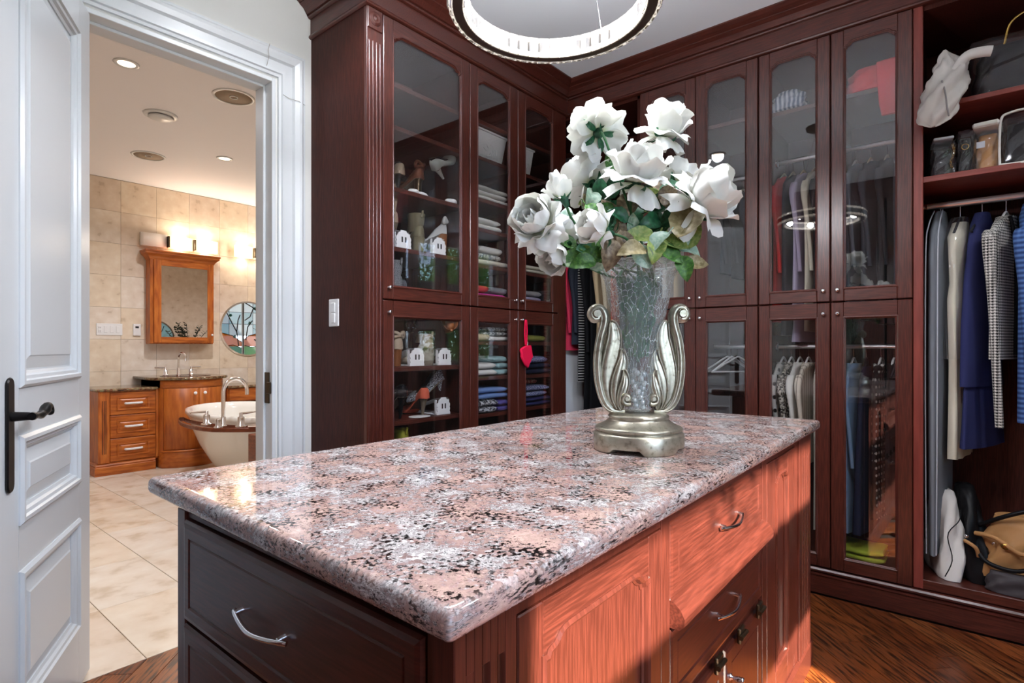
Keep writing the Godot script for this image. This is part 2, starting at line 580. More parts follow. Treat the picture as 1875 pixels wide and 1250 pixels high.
func build_shell():
	# walls with thickness; the doorway is 0.75 wide and 2.45 high
	plain_box("wall_left", "wall_paint", [[-2.66, 0, -0.555, -2.53, 2.95, 1.2], [-2.66, 0, -4.35, -2.53, 2.95, -1.31], [-2.66, 0, -6.3, -2.53, 2.95, -5.65], [-2.66, 0, -5.65, -2.53, 0.95, -4.35], [-2.66, 2.25, -5.65, -2.53, 2.95, -4.35], [-2.66, 2.45, -1.31, -2.53, 2.95, -0.555]])
	plain_box("wall_back", "wall_paint", [[-2.53, 0, -3.74, 2.1, 2.95, -3.62]])
	var y0 := 0.96
	var y1 := 1.85
	var y2 := 2.11
	var y3 := 2.76
	var za := -1.15
	var zb := 0.76
	plain_box("wall_right", "wall_paint", [[1.9, 0, -3.74, 2.05, y0, 1.2], [1.9, y3, -3.74, 2.05, 2.95, 1.2], [1.9, y0, -3.74, 2.05, y3, za], [1.9, y0, zb, 2.05, y3, 1.2], [1.9, y1, za, 2.05, y2, zb]])
	plain_box("wall_front", "wall_paint", [[-2.53, 0, 1.08, 2.05, 2.95, 1.2]])
	plain_box("ceiling", "ceiling_paint", [[-2.53, 2.9, -3.74, 2.05, 3.05, 1.2]])
	# mahogany panelled run along the front wall, behind the camera
	var fr := mb(M.mahogany_y)
	for k in 8:
		var x := -1.55 + 0.42 * k
		fr.box(V(x + 0.01, 0.13, 0.56), V(x + 0.41, 2.70, 1.08), 0.003)
		fr.box(V(x + 0.07, 0.25, 0.552), V(x + 0.35, 1.30, 0.57), 0.006)
		fr.box(V(x + 0.07, 1.48, 0.552), V(x + 0.35, 2.58, 0.57), 0.006)
	fr.use(M.mahogany_x)
	fr.box(V(-1.55, 2.70, 0.555), V(1.9, 2.9, 1.08), 0.003)
	fr.box(V(-1.55, 0.0, 0.555), V(1.9, 0.13, 1.08), 0.003)
	struct("trim_3", fr)
	# the wall round the windows is panelled in mahogany too
	var wr := mb(M.mahogany_y)
	for q in [[0.0, 0.82, -3.0, 0.55], [2.9, 2.9, 0.0, 0.0]]:
		if q[1] - q[0] > 0.1:
			for k in 8:
				var z := -3.04 + 0.45 * k
				wr.box(V(1.872, 0.0, z), V(1.899, 0.86, z + 0.445), 0.003)
				wr.box(V(1.864, 0.16, z + 0.06), V(1.875, 0.78, z + 0.385), 0.004)
	for k in 4:
		var z := -3.04 + 0.45 * k
		wr.box(V(1.872, 0.865, z), V(1.899, 2.895, z + 0.445), 0.003)
		wr.box(V(1.864, 1.0, z + 0.06), V(1.875, 2.75, z + 0.385), 0.004)
	struct("trim_6", wr)
	# windows: white frames and panes in the right-hand wall
	var nwin := 0
	for q in [[y0, y1], [y2, y3]]:
		nwin += 1
		var b := mb(M.trim_paint)
		var f := 0.05
		b.box(V(1.93, q[0], za), V(2.02, q[0] + f, zb), 0.003)
		b.box(V(1.93, q[1] - f, za), V(2.02, q[1], zb), 0.003)
		b.box(V(1.93, q[0], za), V(2.02, q[1], za + f), 0.003)
		b.box(V(1.93, q[0], zb - f), V(2.02, q[1], zb), 0.003)
		var o := struct("window_%d" % nwin, b)
		var p := mb(M.pane)
		p.box(V(1.972, q[0] + f, za + f), V(1.976, q[1] - f, zb - f), 0.0)
		obj("pane", p, o)
		var c := mb(M.trim_paint)
		for s in [[q[0] - 0.07, q[0], za - 0.07, zb + 0.07], [q[1], q[1] + 0.07, za - 0.07, zb + 0.07], [q[0], q[1], za - 0.07, za], [q[0], q[1], zb, zb + 0.07]]:
			c.box(V(1.88, s[0], s[2]), V(1.9, s[1], s[3]), 0.004)
		obj("casing", c, o)
	# oak floor laid on the diagonal
	var floor_o := plain_box("floor", "subfloor", [[-2.47, -0.12, -3.74, 1.9, -0.016, 1.2]])
	var room := PackedVector2Array([Vector2(-2.468, -3.05), Vector2(1.9, -3.05), Vector2(1.9, 0.56), Vector2(-2.468, 0.56)])
	var rng := RandomNumberGenerator.new()
	rng.seed = 5
	var w := 0.098
	var rows := 78
	for r in rows:
		var off := -3.6 + r * w   # distance across the planks
		var along := -5.2 + rng.randf() * 0.9
		while along < 3.2:
			var ln := rng.randf_range(1.0, 1.6)
			var q := PackedVector2Array()
			for c in [[along, off], [along + ln - 0.0016, off], [along + ln - 0.0016, off + w - 0.0016], [along, off + w - 0.0016]]:
				q.append(Vector2((c[0] - c[1]) * 0.70711, (c[0] + c[1]) * 0.70711))
			along += ln
			var cut := Geometry2D.intersect_polygons(q, room)
			if cut.is_empty():
				continue
			var mid := Vector2.ZERO
			for v in cut[0]:
				mid += v
			mid /= cut[0].size()
			if mid.x > -1.2 and mid.x < -0.55 and mid.y > -2.2 and mid.y < -0.7:
				continue   # under the island
			var area := 0.0
			var loc := PackedVector2Array()
			for v in cut[0]:
				var d: Vector2 = v - mid
				loc.append(Vector2((d.x + d.y) * 0.70711, (d.x - d.y) * 0.70711))
			for k in loc.size():
				area += absf(loc[k].cross(loc[(k + 1) % loc.size()])) * 0.5
			if area < 0.002:
				continue
			var b := mb(M["oak_%d" % rng.randi_range(0, 3)])
			b.extrude(loc, 0.0, 0.015, 0.0012)
			# local: x along the grain, y across, z up
			var t := Transform3D(Basis(V(0.70711, 0, 0.70711), V(0.70711, 0, -0.70711), V(0, 1, 0)), V(mid.x, -0.015, mid.y))
			obj("plank", b, floor_o, t)
	# ---------- doorway casing ----------
	var prof := []
	for p in [[0, 0], [0, 0.012], [0.012, 0.014], [0.016, 0.022], [0.028, 0.022], [0.032, 0.014], [0.066, 0.016], [0.074, 0.028], [0.094, 0.036], [0.106, 0.038], [0.116, 0.030], [0.125, 0.030], [0.125, 0]]:
		prof.append(p)
	var c := mb(M.trim_paint)
	# path seen from the closet: up the right jamb, over, and down the left one; up = +x
	c.sweep(prof, [V(-2.53, 0, -1.325), V(-2.53, 2.465, -1.325), V(-2.53, 2.465, -0.54), V(-2.53, 0, -0.54)], V(1, 0, 0))
	var casing := struct("trim_1", c)
	var j := mb(M.trim_paint)   # jamb lining with its stop
	j.box(V(-2.675, 0, -1.31), V(-2.515, 2.45, -1.292), 0.002)
	j.box(V(-2.675, 0, -0.573), V(-2.515, 2.45, -0.555), 0.002)
	j.box(V(-2.675, 2.432, -1.292), V(-2.515, 2.45, -0.573), 0.002)
	j.box(V(-2.64, 0, -1.292), V(-2.575, 2.432, -1.280), 0.002)
	j.box(V(-2.64, 2.420, -1.28), V(-2.575, 2.432, -0.573), 0.002)
	obj("jamb", j, casing)
	# fine cracks in the paint at the head of the casing
	var ck := mb(M.pewter)
	ck.tube([V(-2.492, 2.59, -1.27), V(-2.4915, 2.56, -1.262), V(-2.4925, 2.53, -1.266), V(-2.506, 2.49, -1.262)], 0.0011, 5)
	ck.tube([V(-2.506, 2.385, -1.34), V(-2.512, 2.38, -1.375), V(-2.492, 2.374, -1.41), V(-2.498, 2.368, -1.448)], 0.0011, 5)
	obj("paint_crack", ck, casing)
	var sp := mb(M.bronze)
	sp.box(V(-2.60, 0.94, -1.2915), V(-2.535, 1.085, -1.286), 0.002)
	sp.box(V(-2.545, 0.985, -1.287), V(-2.51, 1.04, -1.278), 0.003)
	tag(obj("strike_plate", sp), "dark bronze latch strike plate let into the white door jamb beside the tub", "strike plate")
	# ---------- open panelled door ----------
	var d := V(0.8925, 0, 0.4511)
	var n := V(0.4511, 0, -0.8925)
	var wd := 0.78
	var tf := Transform3D(Basis(-d, Vector3.UP, n), V(-2.53, 0.012, -0.603) + d * wd - n * 0.001)
	var pan := [[0.21, 0.59], [0.72, 0.95], [1.085, 2.29]]
	var xa := wd - 0.645
	var xb := wd - 0.135
	var s := mb(M.door_paint)
	s.box(V(0, 0, -0.042), V(xa, 2.42, 0), 0.002)
	s.box(V(xb, 0, -0.042), V(wd, 2.42, 0), 0.002)
	var lo := 0.0
	for p in pan + [[2.42, 0.0]]:
		s.box(V(xa, lo, -0.042), V(xb, p[0], 0), 0.0)
		lo = p[1]
	for p in pan:
		s.box(V(xa, p[0], -0.030), V(xb, p[1], -0.014), 0.0)
	var door := obj("door_1", s, self, tf)
	door.set_meta("kind", "structure")
	for p in pan:
		var path := [V(xa, p[0], 0), V(xa, p[1], 0), V(xb, p[1], 0), V(xb, p[0], 0)]
		var b := mb(M.door_paint)
		b.sweep([[-0.004, -0.016], [-0.004, 0.004], [0.004, 0.011], [0.014, 0.011], [0.018, 0.004], [0.027, 0.002], [0.032, -0.006], [0.040, -0.010], [0.040, -0.016]], path, V(0, 0, 1), true)
		obj("panel_moulding", b, door)
		var f := mb(M.door_paint)
		var g := 0.045
		var g2 := 0.078
		var r0 := PackedVector3Array([V(xa + g, p[0] + g, -0.014), V(xb - g, p[0] + g, -0.014), V(xb - g, p[1] - g, -0.014), V(xa + g, p[1] - g, -0.014)])
		var r1 := PackedVector3Array([V(xa + g2, p[0] + g2, -0.004), V(xb - g2, p[0] + g2, -0.004), V(xb - g2, p[1] - g2, -0.004), V(xa + g2, p[1] - g2, -0.004)])
		var r2 := PackedVector3Array([V(xa + g2 + 0.004, p[0] + g2 + 0.004, -0.001), V(xb - g2 - 0.004, p[0] + g2 + 0.004, -0.001), V(xb - g2 - 0.004, p[1] - g2 - 0.004, -0.001), V(xa + g2 + 0.004, p[1] - g2 - 0.004, -0.001)])
		f.loft([r0, r1, r2], true, true, -1)
		obj("raised_panel", f, door)
	# black iron lever on a long plate
	var hx := wd - 0.715
	var e := mb(M.black_iron)
	var pl := PackedVector2Array()
	for k in 9:
		var a := PI * k / 8.0
		pl.append(Vector2(hx + cos(a) * 0.020, 1.092 + sin(a) * 0.020))
	for k in 9:
		var a := PI + PI * k / 8.0
		pl.append(Vector2(hx + cos(a) * 0.020, 0.838 + sin(a) * 0.020))
	e.extrude(pl, 0.0, 0.008, 0.003)
	var h := obj("handle_plate", e, door)
	h.set_meta("label", "black iron plate")
	var l := mb(M.black_iron)
	l.tube([V(hx, 1.012, 0.006), V(hx, 1.012, 0.05)], [0.013, 0.010], 12)
	var keys := [V(hx - 0.012, 1.012, 0.052), V(hx + 0.02, 1.012, 0.052), V(hx + 0.05, 1.010, 0.052), V(hx + 0.075, 1.016, 0.052), V(hx + 0.098, 1.028, 0.052), V(hx + 0.115, 1.026, 0.052), V(hx + 0.122, 1.014, 0.052), V(hx + 0.114, 1.006, 0.052)]
	l.tube(curve(keys, 22), [0.010, 0.011, 0.0085, 0.007, 0.0075, 0.010, 0.0115, 0.010, 0.0105, 0.0125, 0.0135, 0.013, 0.0115, 0.010, 0.0092, 0.009, 0.009, 0.0092, 0.0096, 0.0098, 0.009, 0.006], 12)
	obj("lever", l, door).set_meta("label", "black iron scroll lever")
	# ---------- cornice, frieze and plinth of the wardrobes ----------
	var path := [V(-2.53, 2.715, -1.499), V(-2.075, 2.715, -1.499), V(-2.075, 2.715, -3.07), V(1.9, 2.715, -3.07)]
	var fz := mb(M.mahogany_x)
	fz.sweep([[-0.03, 0], [0.004, 0], [0.012, 0.003], [0.014, 0.010], [0.011, 0.017], [0.004, 0.020], [0.004, 0.098], [-0.03, 0.098]], path, Vector3.UP)
	struct("trim_4", fz)
	var cr := mb(M.mahogany_x)
	cr.sweep([[-0.03, 0.098], [0.010, 0.098], [0.017, 0.101], [0.019, 0.108], [0.014, 0.114], [0.024, 0.116], [0.030, 0.124], [0.042, 0.138], [0.058, 0.148], [0.062, 0.150], [0.062, 0.156], [0.072, 0.160], [0.086, 0.166], [0.098, 0.174], [0.104, 0.178], [0.104, 0.185], [-0.03, 0.185]], path, Vector3.UP)
	struct("trim_5", cr)
	var bp := [V(-2.53, 0, -1.499), V(-2.075, 0, -1.499), V(-2.075, 0, -3.085), V(1.9, 0, -3.085)]
	var bs := mb(M.mahogany_x)
	bs.sweep([[-0.03, 0], [0.012, 0], [0.012, 0.082], [0.016, 0.088], [0.016, 0.094], [0.006, 0.099], [0.010, 0.104], [0.020, 0.108], [0.022, 0.116], [0.016, 0.124], [-0.03, 0.128]], bp, Vector3.UP)
	struct("baseboard_back", bs)
	# light switch on the side of the shoe cabinet
	var sw := thing("light_switch", "white double rocker light switch on the dark end of the shoe cabinet", "light switch", V(-2.326, 1.363, -1.4985))
	var sb := mb(M.white_plastic)
	sb.box(V(-0.040, -0.064, 0), V(0.040, 0.064, 0.006), 0.003)
	obj("plate", sb, sw)
	for k in 2:
		var r := mb(M.white_plastic)
		r.box(V(-0.016, -0.048 + 0.049 * k, 0.005), V(0.016, -0.002 + 0.049 * k, 0.011), 0.003)
		obj("rocker", r, sw)
	# recessed lights in the closet ceiling
	M.led = mat("led", rgb(255, 240, 220))
	M.led.emission_enabled = true
	M.led.emission = rgb(255, 236, 208)
	M.led.emission_energy_multiplier = 2.5
	var spots := [[-1.76, -1.2, "nearest the shoe cabinet"], [-0.1, -1.2, "towards the window"], [0.9, -2.3, "in front of the open wardrobe"], [0.9, -0.3, "beside the window"]]
	for q in spots:
		downlight(V(q[0], 2.9, q[1]), "round recessed ceiling light with bronze rim " + q[2], "recessed lights in the closet ceiling", M.bronze, 1.25, rgb(246, 248, 255))

func downlight(p: Vector3, label: String, group: String, rim, energy: float, col: Color):
	var t := thing("ceiling_light", label, "ceiling light", p, 0, group)
	var b := mb(rim)
	b.lathe([[0.046, -0.002], [0.05, -0.006], [0.066, -0.006], [0.07, 0.0], [0.046, 0.0]], 28)
	obj("rim", b, t)
	var d := mb(M.led)
	d.lathe([[0.0, -0.003], [0.048, -0.003], [0.048, 0.0], [0.0, 0.0]], 24, -1)
	obj("bulb", d, t)
	var l := SpotLight3D.new()
	l.name = "lamp"
	l.light_color = col
	l.light_energy = energy
	l.light_size = 0.05
	l.spot_range = 12.0
	l.spot_attenuation = 2.0
	l.spot_angle = 75.0
	l.spot_angle_attenuation = 0.6
	l.shadow_enabled = true
	t.add_child(l, true)
	l.position = V(0, -0.02, 0)
	l.rotation.x = -PI / 2

func build_outside():
	plain_box("ground", "lawn", [[6.0, -0.3, -20, 26, -0.12, 26]])
	plain_box("terrace", "patio", [[2.05, -0.3, -20, 6.0, -0.10, 26]])
	plain_box("roof_eave", "trim_paint", [[2.05, 2.93, -3.8, 2.83, 3.06, 1.4]])
	var leaf := Mb.new()
	leaf.use(M.tree_leaf)
	var a := V(0, 0, 0)
	var mid := V(0, 0.05, 0.01)
	var tip := V(0, 0.11, 0)
	leaf.tri(a, V(0.03, 0.045, 0), mid)
	leaf.tri(V(0.03, 0.045, 0), tip, mid)
	leaf.tri(a, mid, V(-0.03, 0.045, 0))
	leaf.tri(mid, tip, V(-0.03, 0.045, 0))
	var lm := leaf.done()
	var rng := RandomNumberGenerator.new()
	rng.seed = 77
	var spots := [[6.4, 4.9, 4.2, 1.3], [6.0, 7.6, 4.6, 1.4], [10.0, 0.6, 2.6, 1.2], [10.5, 9.0, 5.6, 2.0], [7.6, 10.4, 5.2, 1.8], [8.4, 6.4, 5.0, 1.7], [9.4, -3.4, 2.6, 1.2]]
	for k in spots.size():
		var q: Array = spots[k]
		var t := thing("garden_tree", ["bushy green garden tree outside the window, nearest the glass", "tall bushy garden tree outside the window behind the camera", "low green garden tree outside opposite the island", "largest green garden tree far back in the garden", "green garden tree furthest behind the camera", "broad green garden tree in the middle of the garden", "low garden tree outside beyond the open wardrobe"][k], "tree", V(q[0], -0.12, q[1]), 0.0, "trees in the garden")
		var tr := mb(M.bark)
		tr.tube([V(0, -0.05, 0), V(0.05, q[2] * 0.4, 0.02), V(0, q[2] * 0.8, 0)], [0.12, 0.09, 0.03], 8)
		obj("trunk", tr, t)
		var mm := MultiMesh.new()
		mm.transform_format = MultiMesh.TRANSFORM_3D
		mm.mesh = lm
		mm.instance_count = 2600
		for i in 2600:
			var dir := V(rng.randfn(), rng.randfn(), rng.randfn()).normalized()
			var rad := pow(rng.randf(), 0.4)
			var p := V(dir.x * rad * q[3], q[2] * 0.56 + dir.y * rad * q[2] * 0.43, dir.z * rad * q[3])
			mm.set_instance_transform(i, Transform3D(Basis(V(rng.randfn(), rng.randfn(), rng.randfn()).normalized(), rng.randf() * TAU).scaled(Vector3.ONE * rng.randf_range(1.0, 1.7)), p))
		var mi := MultiMeshInstance3D.new()
		mi.name = "foliage"
		mi.multimesh = mm
		mi.set_meta("kind", "stuff")
		t.add_child(mi, true)
	# a leafy branch that hangs from the eave side and throws the ragged edge of shade
	var br := thing("garden_tree", "leafy vine stem hanging from the eave outside the upper window", "vine", V(3.2, -0.12, 0.55), 0.0, "trees in the garden")
	var st := mb(M.bark)
	st.tube(curve([V(-0.40, 3.18, 0.15), V(-0.2, 3.36, 0.12), V(0, 3.36, 0.0), V(0, 3.33, -0.3), V(0, 3.34, -0.6)], 14), 0.010, 6)
	obj("stem", st, br)
	for i in 34:
		var p := V(rng.randf_range(-0.08, 0.08), 3.33 - absf(rng.randfn()) * 0.06, rng.randf_range(-0.62, 0.12))
		put("leaf", lm, br, Transform3D(Basis(V(rng.randfn(), rng.randfn(), rng.randfn()).normalized(), rng.randf() * TAU).scaled(Vector3.ONE * 0.7), p))

func build_chandelier():
	var t := thing("chandelier", "ring chandelier of clear cut crystal blocks hanging above the granite island", "chandelier", V(-0.93, 2.157, -1.31))
	var r := 0.275
	var h := 0.062
	var ring := mb(M.ring_steel)
	ring.lathe([[r - 0.014, 0.004], [r + 0.014, 0.004], [r + 0.014, h + 0.004], [r - 0.014, h + 0.004], [r - 0.014, 0.004]], 72, -1)
	obj("ring", ring, t)
	for k in 2:
		var s := mb(M.led_strip)
		var rr: float = r - 0.0155 if k == 0 else r + 0.0155
		for yy in [0.006, 0.050]:
			s.lathe([[rr - 0.001, yy], [rr + 0.001, yy], [rr + 0.001, yy + 0.013], [rr - 0.001, yy + 0.013], [rr - 0.001, yy]], 72, -1)
		obj("light_strip", s, t)
	var cm := []
	for k in 2:
		var c := mb(M.crystal)
		var wd: float = 0.0164 if k == 0 else 0.0193
		var th := 0.0095
		# a cut block: bevelled face towards the viewer
		var p0 := PackedVector3Array([V(-wd, 0, -th), V(wd, 0, -th), V(wd, h, -th), V(-wd, h, -th)])
		var p1 := PackedVector3Array([V(-wd, 0, 0), V(wd, 0, 0), V(wd, h, 0), V(-wd, h, 0)])
		var p2 := PackedVector3Array([V(-wd * 0.30, h * 0.24, th), V(wd * 0.30, h * 0.24, th), V(wd * 0.30, h * 0.76, th), V(-wd * 0.30, h * 0.76, th)])
		c.loft([p0, p1, p2], true, true, -1)
		cm.append(c.done())
	for k in 2:
		var n := 46
		for i in n:
			var a := TAU * i / n
			var out := V(cos(a), 0, sin(a))
			var z := -out if k == 0 else out
			var rr: float = r - 0.022 if k == 0 else r + 0.022
			put("crystal", cm[k], t, Transform3D(Basis(Vector3.UP.cross(z), Vector3.UP, z), out * rr + V(0, 0.002, 0)))
	var w := mb(M.steel)
	for i in 3:
		var a := TAU * i / 3.0 + 0.5
		w.tube([V(cos(a) * r, h, sin(a) * r), V(cos(a) * 0.04, 0.725, sin(a) * 0.04)], 0.0012, 5)
	obj("cable", w, t)
	var cn := mb(M.bronze_dark)
	cn.lathe([[0.0, 0.713], [0.05, 0.713], [0.055, 0.718], [0.10, 0.725], [0.105, 0.743], [0.0, 0.743]], 32)
	obj("canopy", cn, t)
	for i in 6:
		var a := TAU * i / 6.0
		var l := OmniLight3D.new()
		l.name = "lamp_%d" % i
		l.light_color = rgb(246, 248, 255)
		l.light_energy = 0.34
		l.light_size = 0.02
		l.omni_range = 10.0
		l.omni_attenuation = 2.0
		l.shadow_enabled = true
		t.add_child(l, true)
		l.position = V(cos(a) * 0.22, 0.03, sin(a) * 0.22)

# ---------- wardrobes and cabinets ----------
var run_r := Transform3D(Basis.IDENTITY, V(0, 0, -3.09))
var run_l := Transform3D(Basis(V(0, 0, -1), V(0, 1, 0), V(1, 0, 0)), V(-2.095, 0, 0))

func arch_points(x0: float, x1: float, y: float, arched: bool) -> Array:
	if not arched:
		return [Vector2(x0, y), Vector2(x1, y)]
	var half := [[0.0, 0.0], [0.010, -0.001], [0.013, 0.006], [0.019, 0.008], [0.026, 0.009], [0.034, 0.013], [0.042, 0.020], [0.052, 0.024], [0.066, 0.0255]]
	var k := clampf((x1 - x0) / 0.32, 0.65, 0.95)
	var out := []
	for p in half:
		out.append(Vector2(x0 + p[0] * k, y + p[1]))
	for i in range(half.size() - 1, -1, -1):
		out.append(Vector2(x1 - half[i][0] * k, y + half[i][1]))
	return out

func glass_door(parent: Node3D, x: float, y: float, w: float, h: float, sl: float, sr: float, rb: float, rt: float, arched: bool, rail_mat: String, knob_x: float, knob_y: float):
	var b := mb(M.mahogany_y)
	b.box(V(0, 0, 0), V(sl, h, 0.021), 0.003)
	b.box(V(w - sr, 0, 0), V(w, h, 0.021), 0.003)
	b.use(M[rail_mat])
	b.box(V(sl, 0, 0), V(w - sr, rb, 0.021), 0.003)
	var yt := h - rt
	var ar := arch_points(sl, w - sr, yt, arched)
	var poly := PackedVector2Array(ar)
	poly.append(Vector2(w - sr, h))
	poly.append(Vector2(sl, h))
	b.extrude(poly, 0.0, 0.021, 0.001)
	var d := obj("door", b, parent, Transform3D(Basis.IDENTITY, V(x, y, 0)))
	var g := mb(M.pane)
	g.box(V(sl - 0.004, rb - 0.004, 0.006), V(w - sr + 0.004, yt + (0.03 if arched else 0.004), 0.010), 0.0)
	g.box(V(sl - 0.004, rb - 0.004, 0.0115), V(w - sr + 0.004, yt + (0.03 if arched else 0.004), 0.0150), 0.0)
	obj("pane", g, d)
	# moulding round the glass
	var path := [V(sl, rb, 0)]
	for p in ar:
		path.append(V(p.x, p.y, 0))
	path.append(V(w - sr, rb, 0))
	var m := mb(M.mahogany_y)
	m.sweep([[-0.004, 0.011], [-0.004, 0.0225], [0.0, 0.0245], [0.0035, 0.0225], [0.0045, 0.018], [0.008, 0.016], [0.008, 0.011]], path, V(0, 0, 1), true)
	obj("glazing_bead", m, d)
	var k := mb(M.chrome)
	k.x = Transform3D(Basis(V(1, 0, 0), V(0, 0, 1), V(0, -1, 0)), V(knob_x, knob_y, 0.020))
	k.lathe([[0.0, 0.0], [0.006, 0.0], [0.006, 0.002], [0.0035, 0.004], [0.0035, 0.010], [0.0085, 0.012], [0.010, 0.016], [0.0085, 0.0205], [0.004, 0.0225], [0.0, 0.0225]], 14)
	obj("knob", k, d)

func carcass(t: Node3D, x0: float, x1: float, dep: float, div: Array, rail_mat: String, y0 := 0.13, y1 := 2.715):
	var b := mb(M.mahogany_inside)
	b.box(V(x0, y0, -dep), V(x0 + 0.018, y1, 0), 0.001)
	b.box(V(x1 - 0.018, y0, -dep), V(x1, y1, 0), 0.001)
	b.box(V(x0, y0 - 0.02, -dep), V(x1, y0 + 0.02, 0), 0.001)
	b.box(V(x0, y1 - 0.02, -dep), V(x1, y1, 0), 0.001)
	b.box(V(x0, y0, -dep), V(x1, y1, -dep + 0.012), 0.0)
	for d in div:
		b.box(V(d - 0.009, y0, -dep), V(d + 0.009, y1, 0), 0.001)
	obj("body", b, t)

func shelf(t: Node3D, x0: float, x1: float, y: float, dep: float, rail_mat: String, th := 0.022, front := -0.012):
	var b := mb(M[rail_mat])
	b.box(V(x0, y - th, -dep + 0.012), V(x1, y, front), 0.002)
	obj("shelf", b, t)

func rod(called: String, label: String, p0: Vector3, p1: Vector3, r := 0.013):
	var t := thing(called, label, "clothes rail", p0, 0, "chrome clothes rails")
	var b := mb(M.rail_chrome)
	b.tube([V(0.002, 0, 0), p1 - p0 - V(0.002, 0, 0)], r, 16)
	obj("tube", b, t)
	for k in 2:
		var f := mb(M.chrome)
		var dx := 0.005 if k == 0 else -0.005
		var o := (p1 - p0) * k + V(dx * 0.3, 0, 0)
		f.tube([o, o + V(dx, 0, 0)], 0.026, 16)
		f.tube([o + V(dx, 0, 0), o + V(dx * 3.4, 0, 0)], 0.017, 16)
		obj("end_socket", f, t)

func build_cabinets():
	# --- left run: local x = -z ---
	var a := thing("shoe_cabinet", "tall mahogany shoe cabinet with one glazed door above another and a fluted corner post", "cabinet", run_l.origin, PI / 2)
	var dl := 0.434
	carcass(a, 1.499, 2.150, dl, [], "mahogany_z")
	var e := mb(M.mahogany_y)
	e.box(V(1.499, 0.13, -dl), V(1.585, 2.715, 0.019), 0.002)
	obj("corner_post", e, a)
	var fl := mb(M.mahogany_y)
	for k in 4:
		var xx := 1.512 + 0.0195 * k
		fl.tube([V(xx, 0.30, 0.018), V(xx, 0.305, 0.0195), V(xx, 2.56, 0.0195), V(xx, 2.565, 0.018)], 0.0062, 8)
	obj("reeding", fl, a)
	var ro := mb(M.mahogany_y)
	ro.box(V(1.502, 2.618, 0.017), V(1.582, 2.713, 0.024), 0.003)
	ro.x = Transform3D(Basis(V(1, 0, 0), V(0, 0, 1), V(0, -1, 0)), V(1.542, 2.668, 0.022))
	ro.lathe([[0.0, 0.011], [0.006, 0.010], [0.010, 0.006], [0.013, 0.005], [0.018, 0.010], [0.022, 0.010], [0.026, 0.004], [0.030, 0.005], [0.033, 0.0], [0.0, -0.001]], 28)
	obj("rosette", ro, a)
	for y in [2.445, 2.245, 1.955, 1.675, 1.452, 1.108, 0.852, 0.50]:
		shelf(a, 1.517, 2.132, y, dl, "mahogany_z")
	glass_door(a, 1.588, 1.422, 0.562, 1.290, 0.056, 0.062, 0.058, 0.088, true, "mahogany_z", 0.028, 0.052)
	glass_door(a, 1.588, 0.132, 0.562, 1.284, 0.056, 0.062, 0.058, 0.072, false, "mahogany_z", 0.028, 1.230)
	var c := thing("linen_cabinet", "pair of tall glazed mahogany doors over folded sweaters, between shoe cabinet and corner", "cabinet", run_l.origin, PI / 2)
	carcass(c, 2.150, 3.062, dl, [2.557], "mahogany_z")
	for y in [2.455, 2.255, 2.025, 1.86, 1.66, 1.452, 1.235, 1.04, 0.832, 0.50]:
		shelf(c, 2.168, 2.548, y, dl, "mahogany_z")
	for y in [2.455, 2.255, 1.66, 1.452, 1.235, 1.035, 0.838, 0.50]:
		shelf(c, 2.566, 3.044, y, dl, "mahogany_z")
	glass_door(c, 2.154, 1.422, 0.400, 1.290, 0.058, 0.072, 0.058, 0.088, true, "mahogany_z", 0.374, 0.052)
	glass_door(c, 2.558, 1.422, 0.410, 1.290, 0.068, 0.062, 0.058, 0.088, true, "mahogany_z", 0.028, 0.052)
	glass_door(c, 2.154, 0.132, 0.400, 1.284, 0.058, 0.072, 0.058, 0.072, false, "mahogany_z", 0.374, 1.230)
	glass_door(c, 2.558, 0.132, 0.410, 1.284, 0.068, 0.062, 0.058, 0.072, false, "mahogany_z", 0.028, 1.230)
	var f := mb(M.mahogany_y)
	f.box(V(2.970, 0.13, -0.02), V(3.062, 2.715, 0.016), 0.002)
	obj("filler", f, c)
	# --- right run ---
	var dr := 0.528
	var k := thing("corner_wardrobe", "open corner wardrobe hung with clothes behind the vase", "wardrobe", run_r.origin)
	carcass(k, -2.520, -1.562, dr, [], "mahogany_x")
	shelf(k, -2.50, -1.58, 2.34, dr, "mahogany_x")
	var w := thing("glazed_wardrobe", "glazed mahogany wardrobe of four doors right behind the white roses", "wardrobe", run_r.origin)
	carcass(w, -1.562, -0.880, dr, [-1.213], "mahogany_x")
	shelf(w, -1.544, -0.898, 2.43, dr, "mahogany_x")
	for q in [[-1.553, 0.337, 0.308], [-1.213, 0.330, 0.026]]:
		glass_door(w, q[0], 1.422, q[1], 1.290, 0.057, 0.057, 0.058, 0.084, true, "mahogany_x", q[2], 0.052)
		glass_door(w, q[0], 0.132, q[1], 1.284, 0.057, 0.057, 0.058, 0.072, false, "mahogany_x", q[2], 1.230)
	var u := thing("glazed_wardrobe", "glazed mahogany wardrobe of four doors beside the open bay of bags", "wardrobe", run_r.origin)
	carcass(u, -0.880, -0.222, dr, [-0.548], "mahogany_x")
	shelf(u, -0.862, -0.240, 2.43, dr, "mahogany_x", 0.022, -0.052)
	for q in [[-0.877, 0.327, 0.300], [-0.545, 0.321, 0.028]]:
		glass_door(u, q[0], 1.422, q[1], 1.290, 0.054, 0.056, 0.058, 0.084, true, "mahogany_x", q[2], 0.052)
		glass_door(u, q[0], 0.132, q[1], 1.284, 0.054, 0.056, 0.058, 0.072, false, "mahogany_x", q[2], 1.230)
	var o := thing("open_wardrobe", "open mahogany wardrobe bay with handbags above and below hanging clothes", "wardrobe", run_r.origin)
	carcass(o, -0.222, 0.90, dr, [], "mahogany_x")
	var ed := mb(M.mahogany_edge)
	ed.box(V(-0.222, 0.13, -0.02), V(-0.186, 2.715, 0.012), 0.002)
	obj("edge_strip", ed, o)
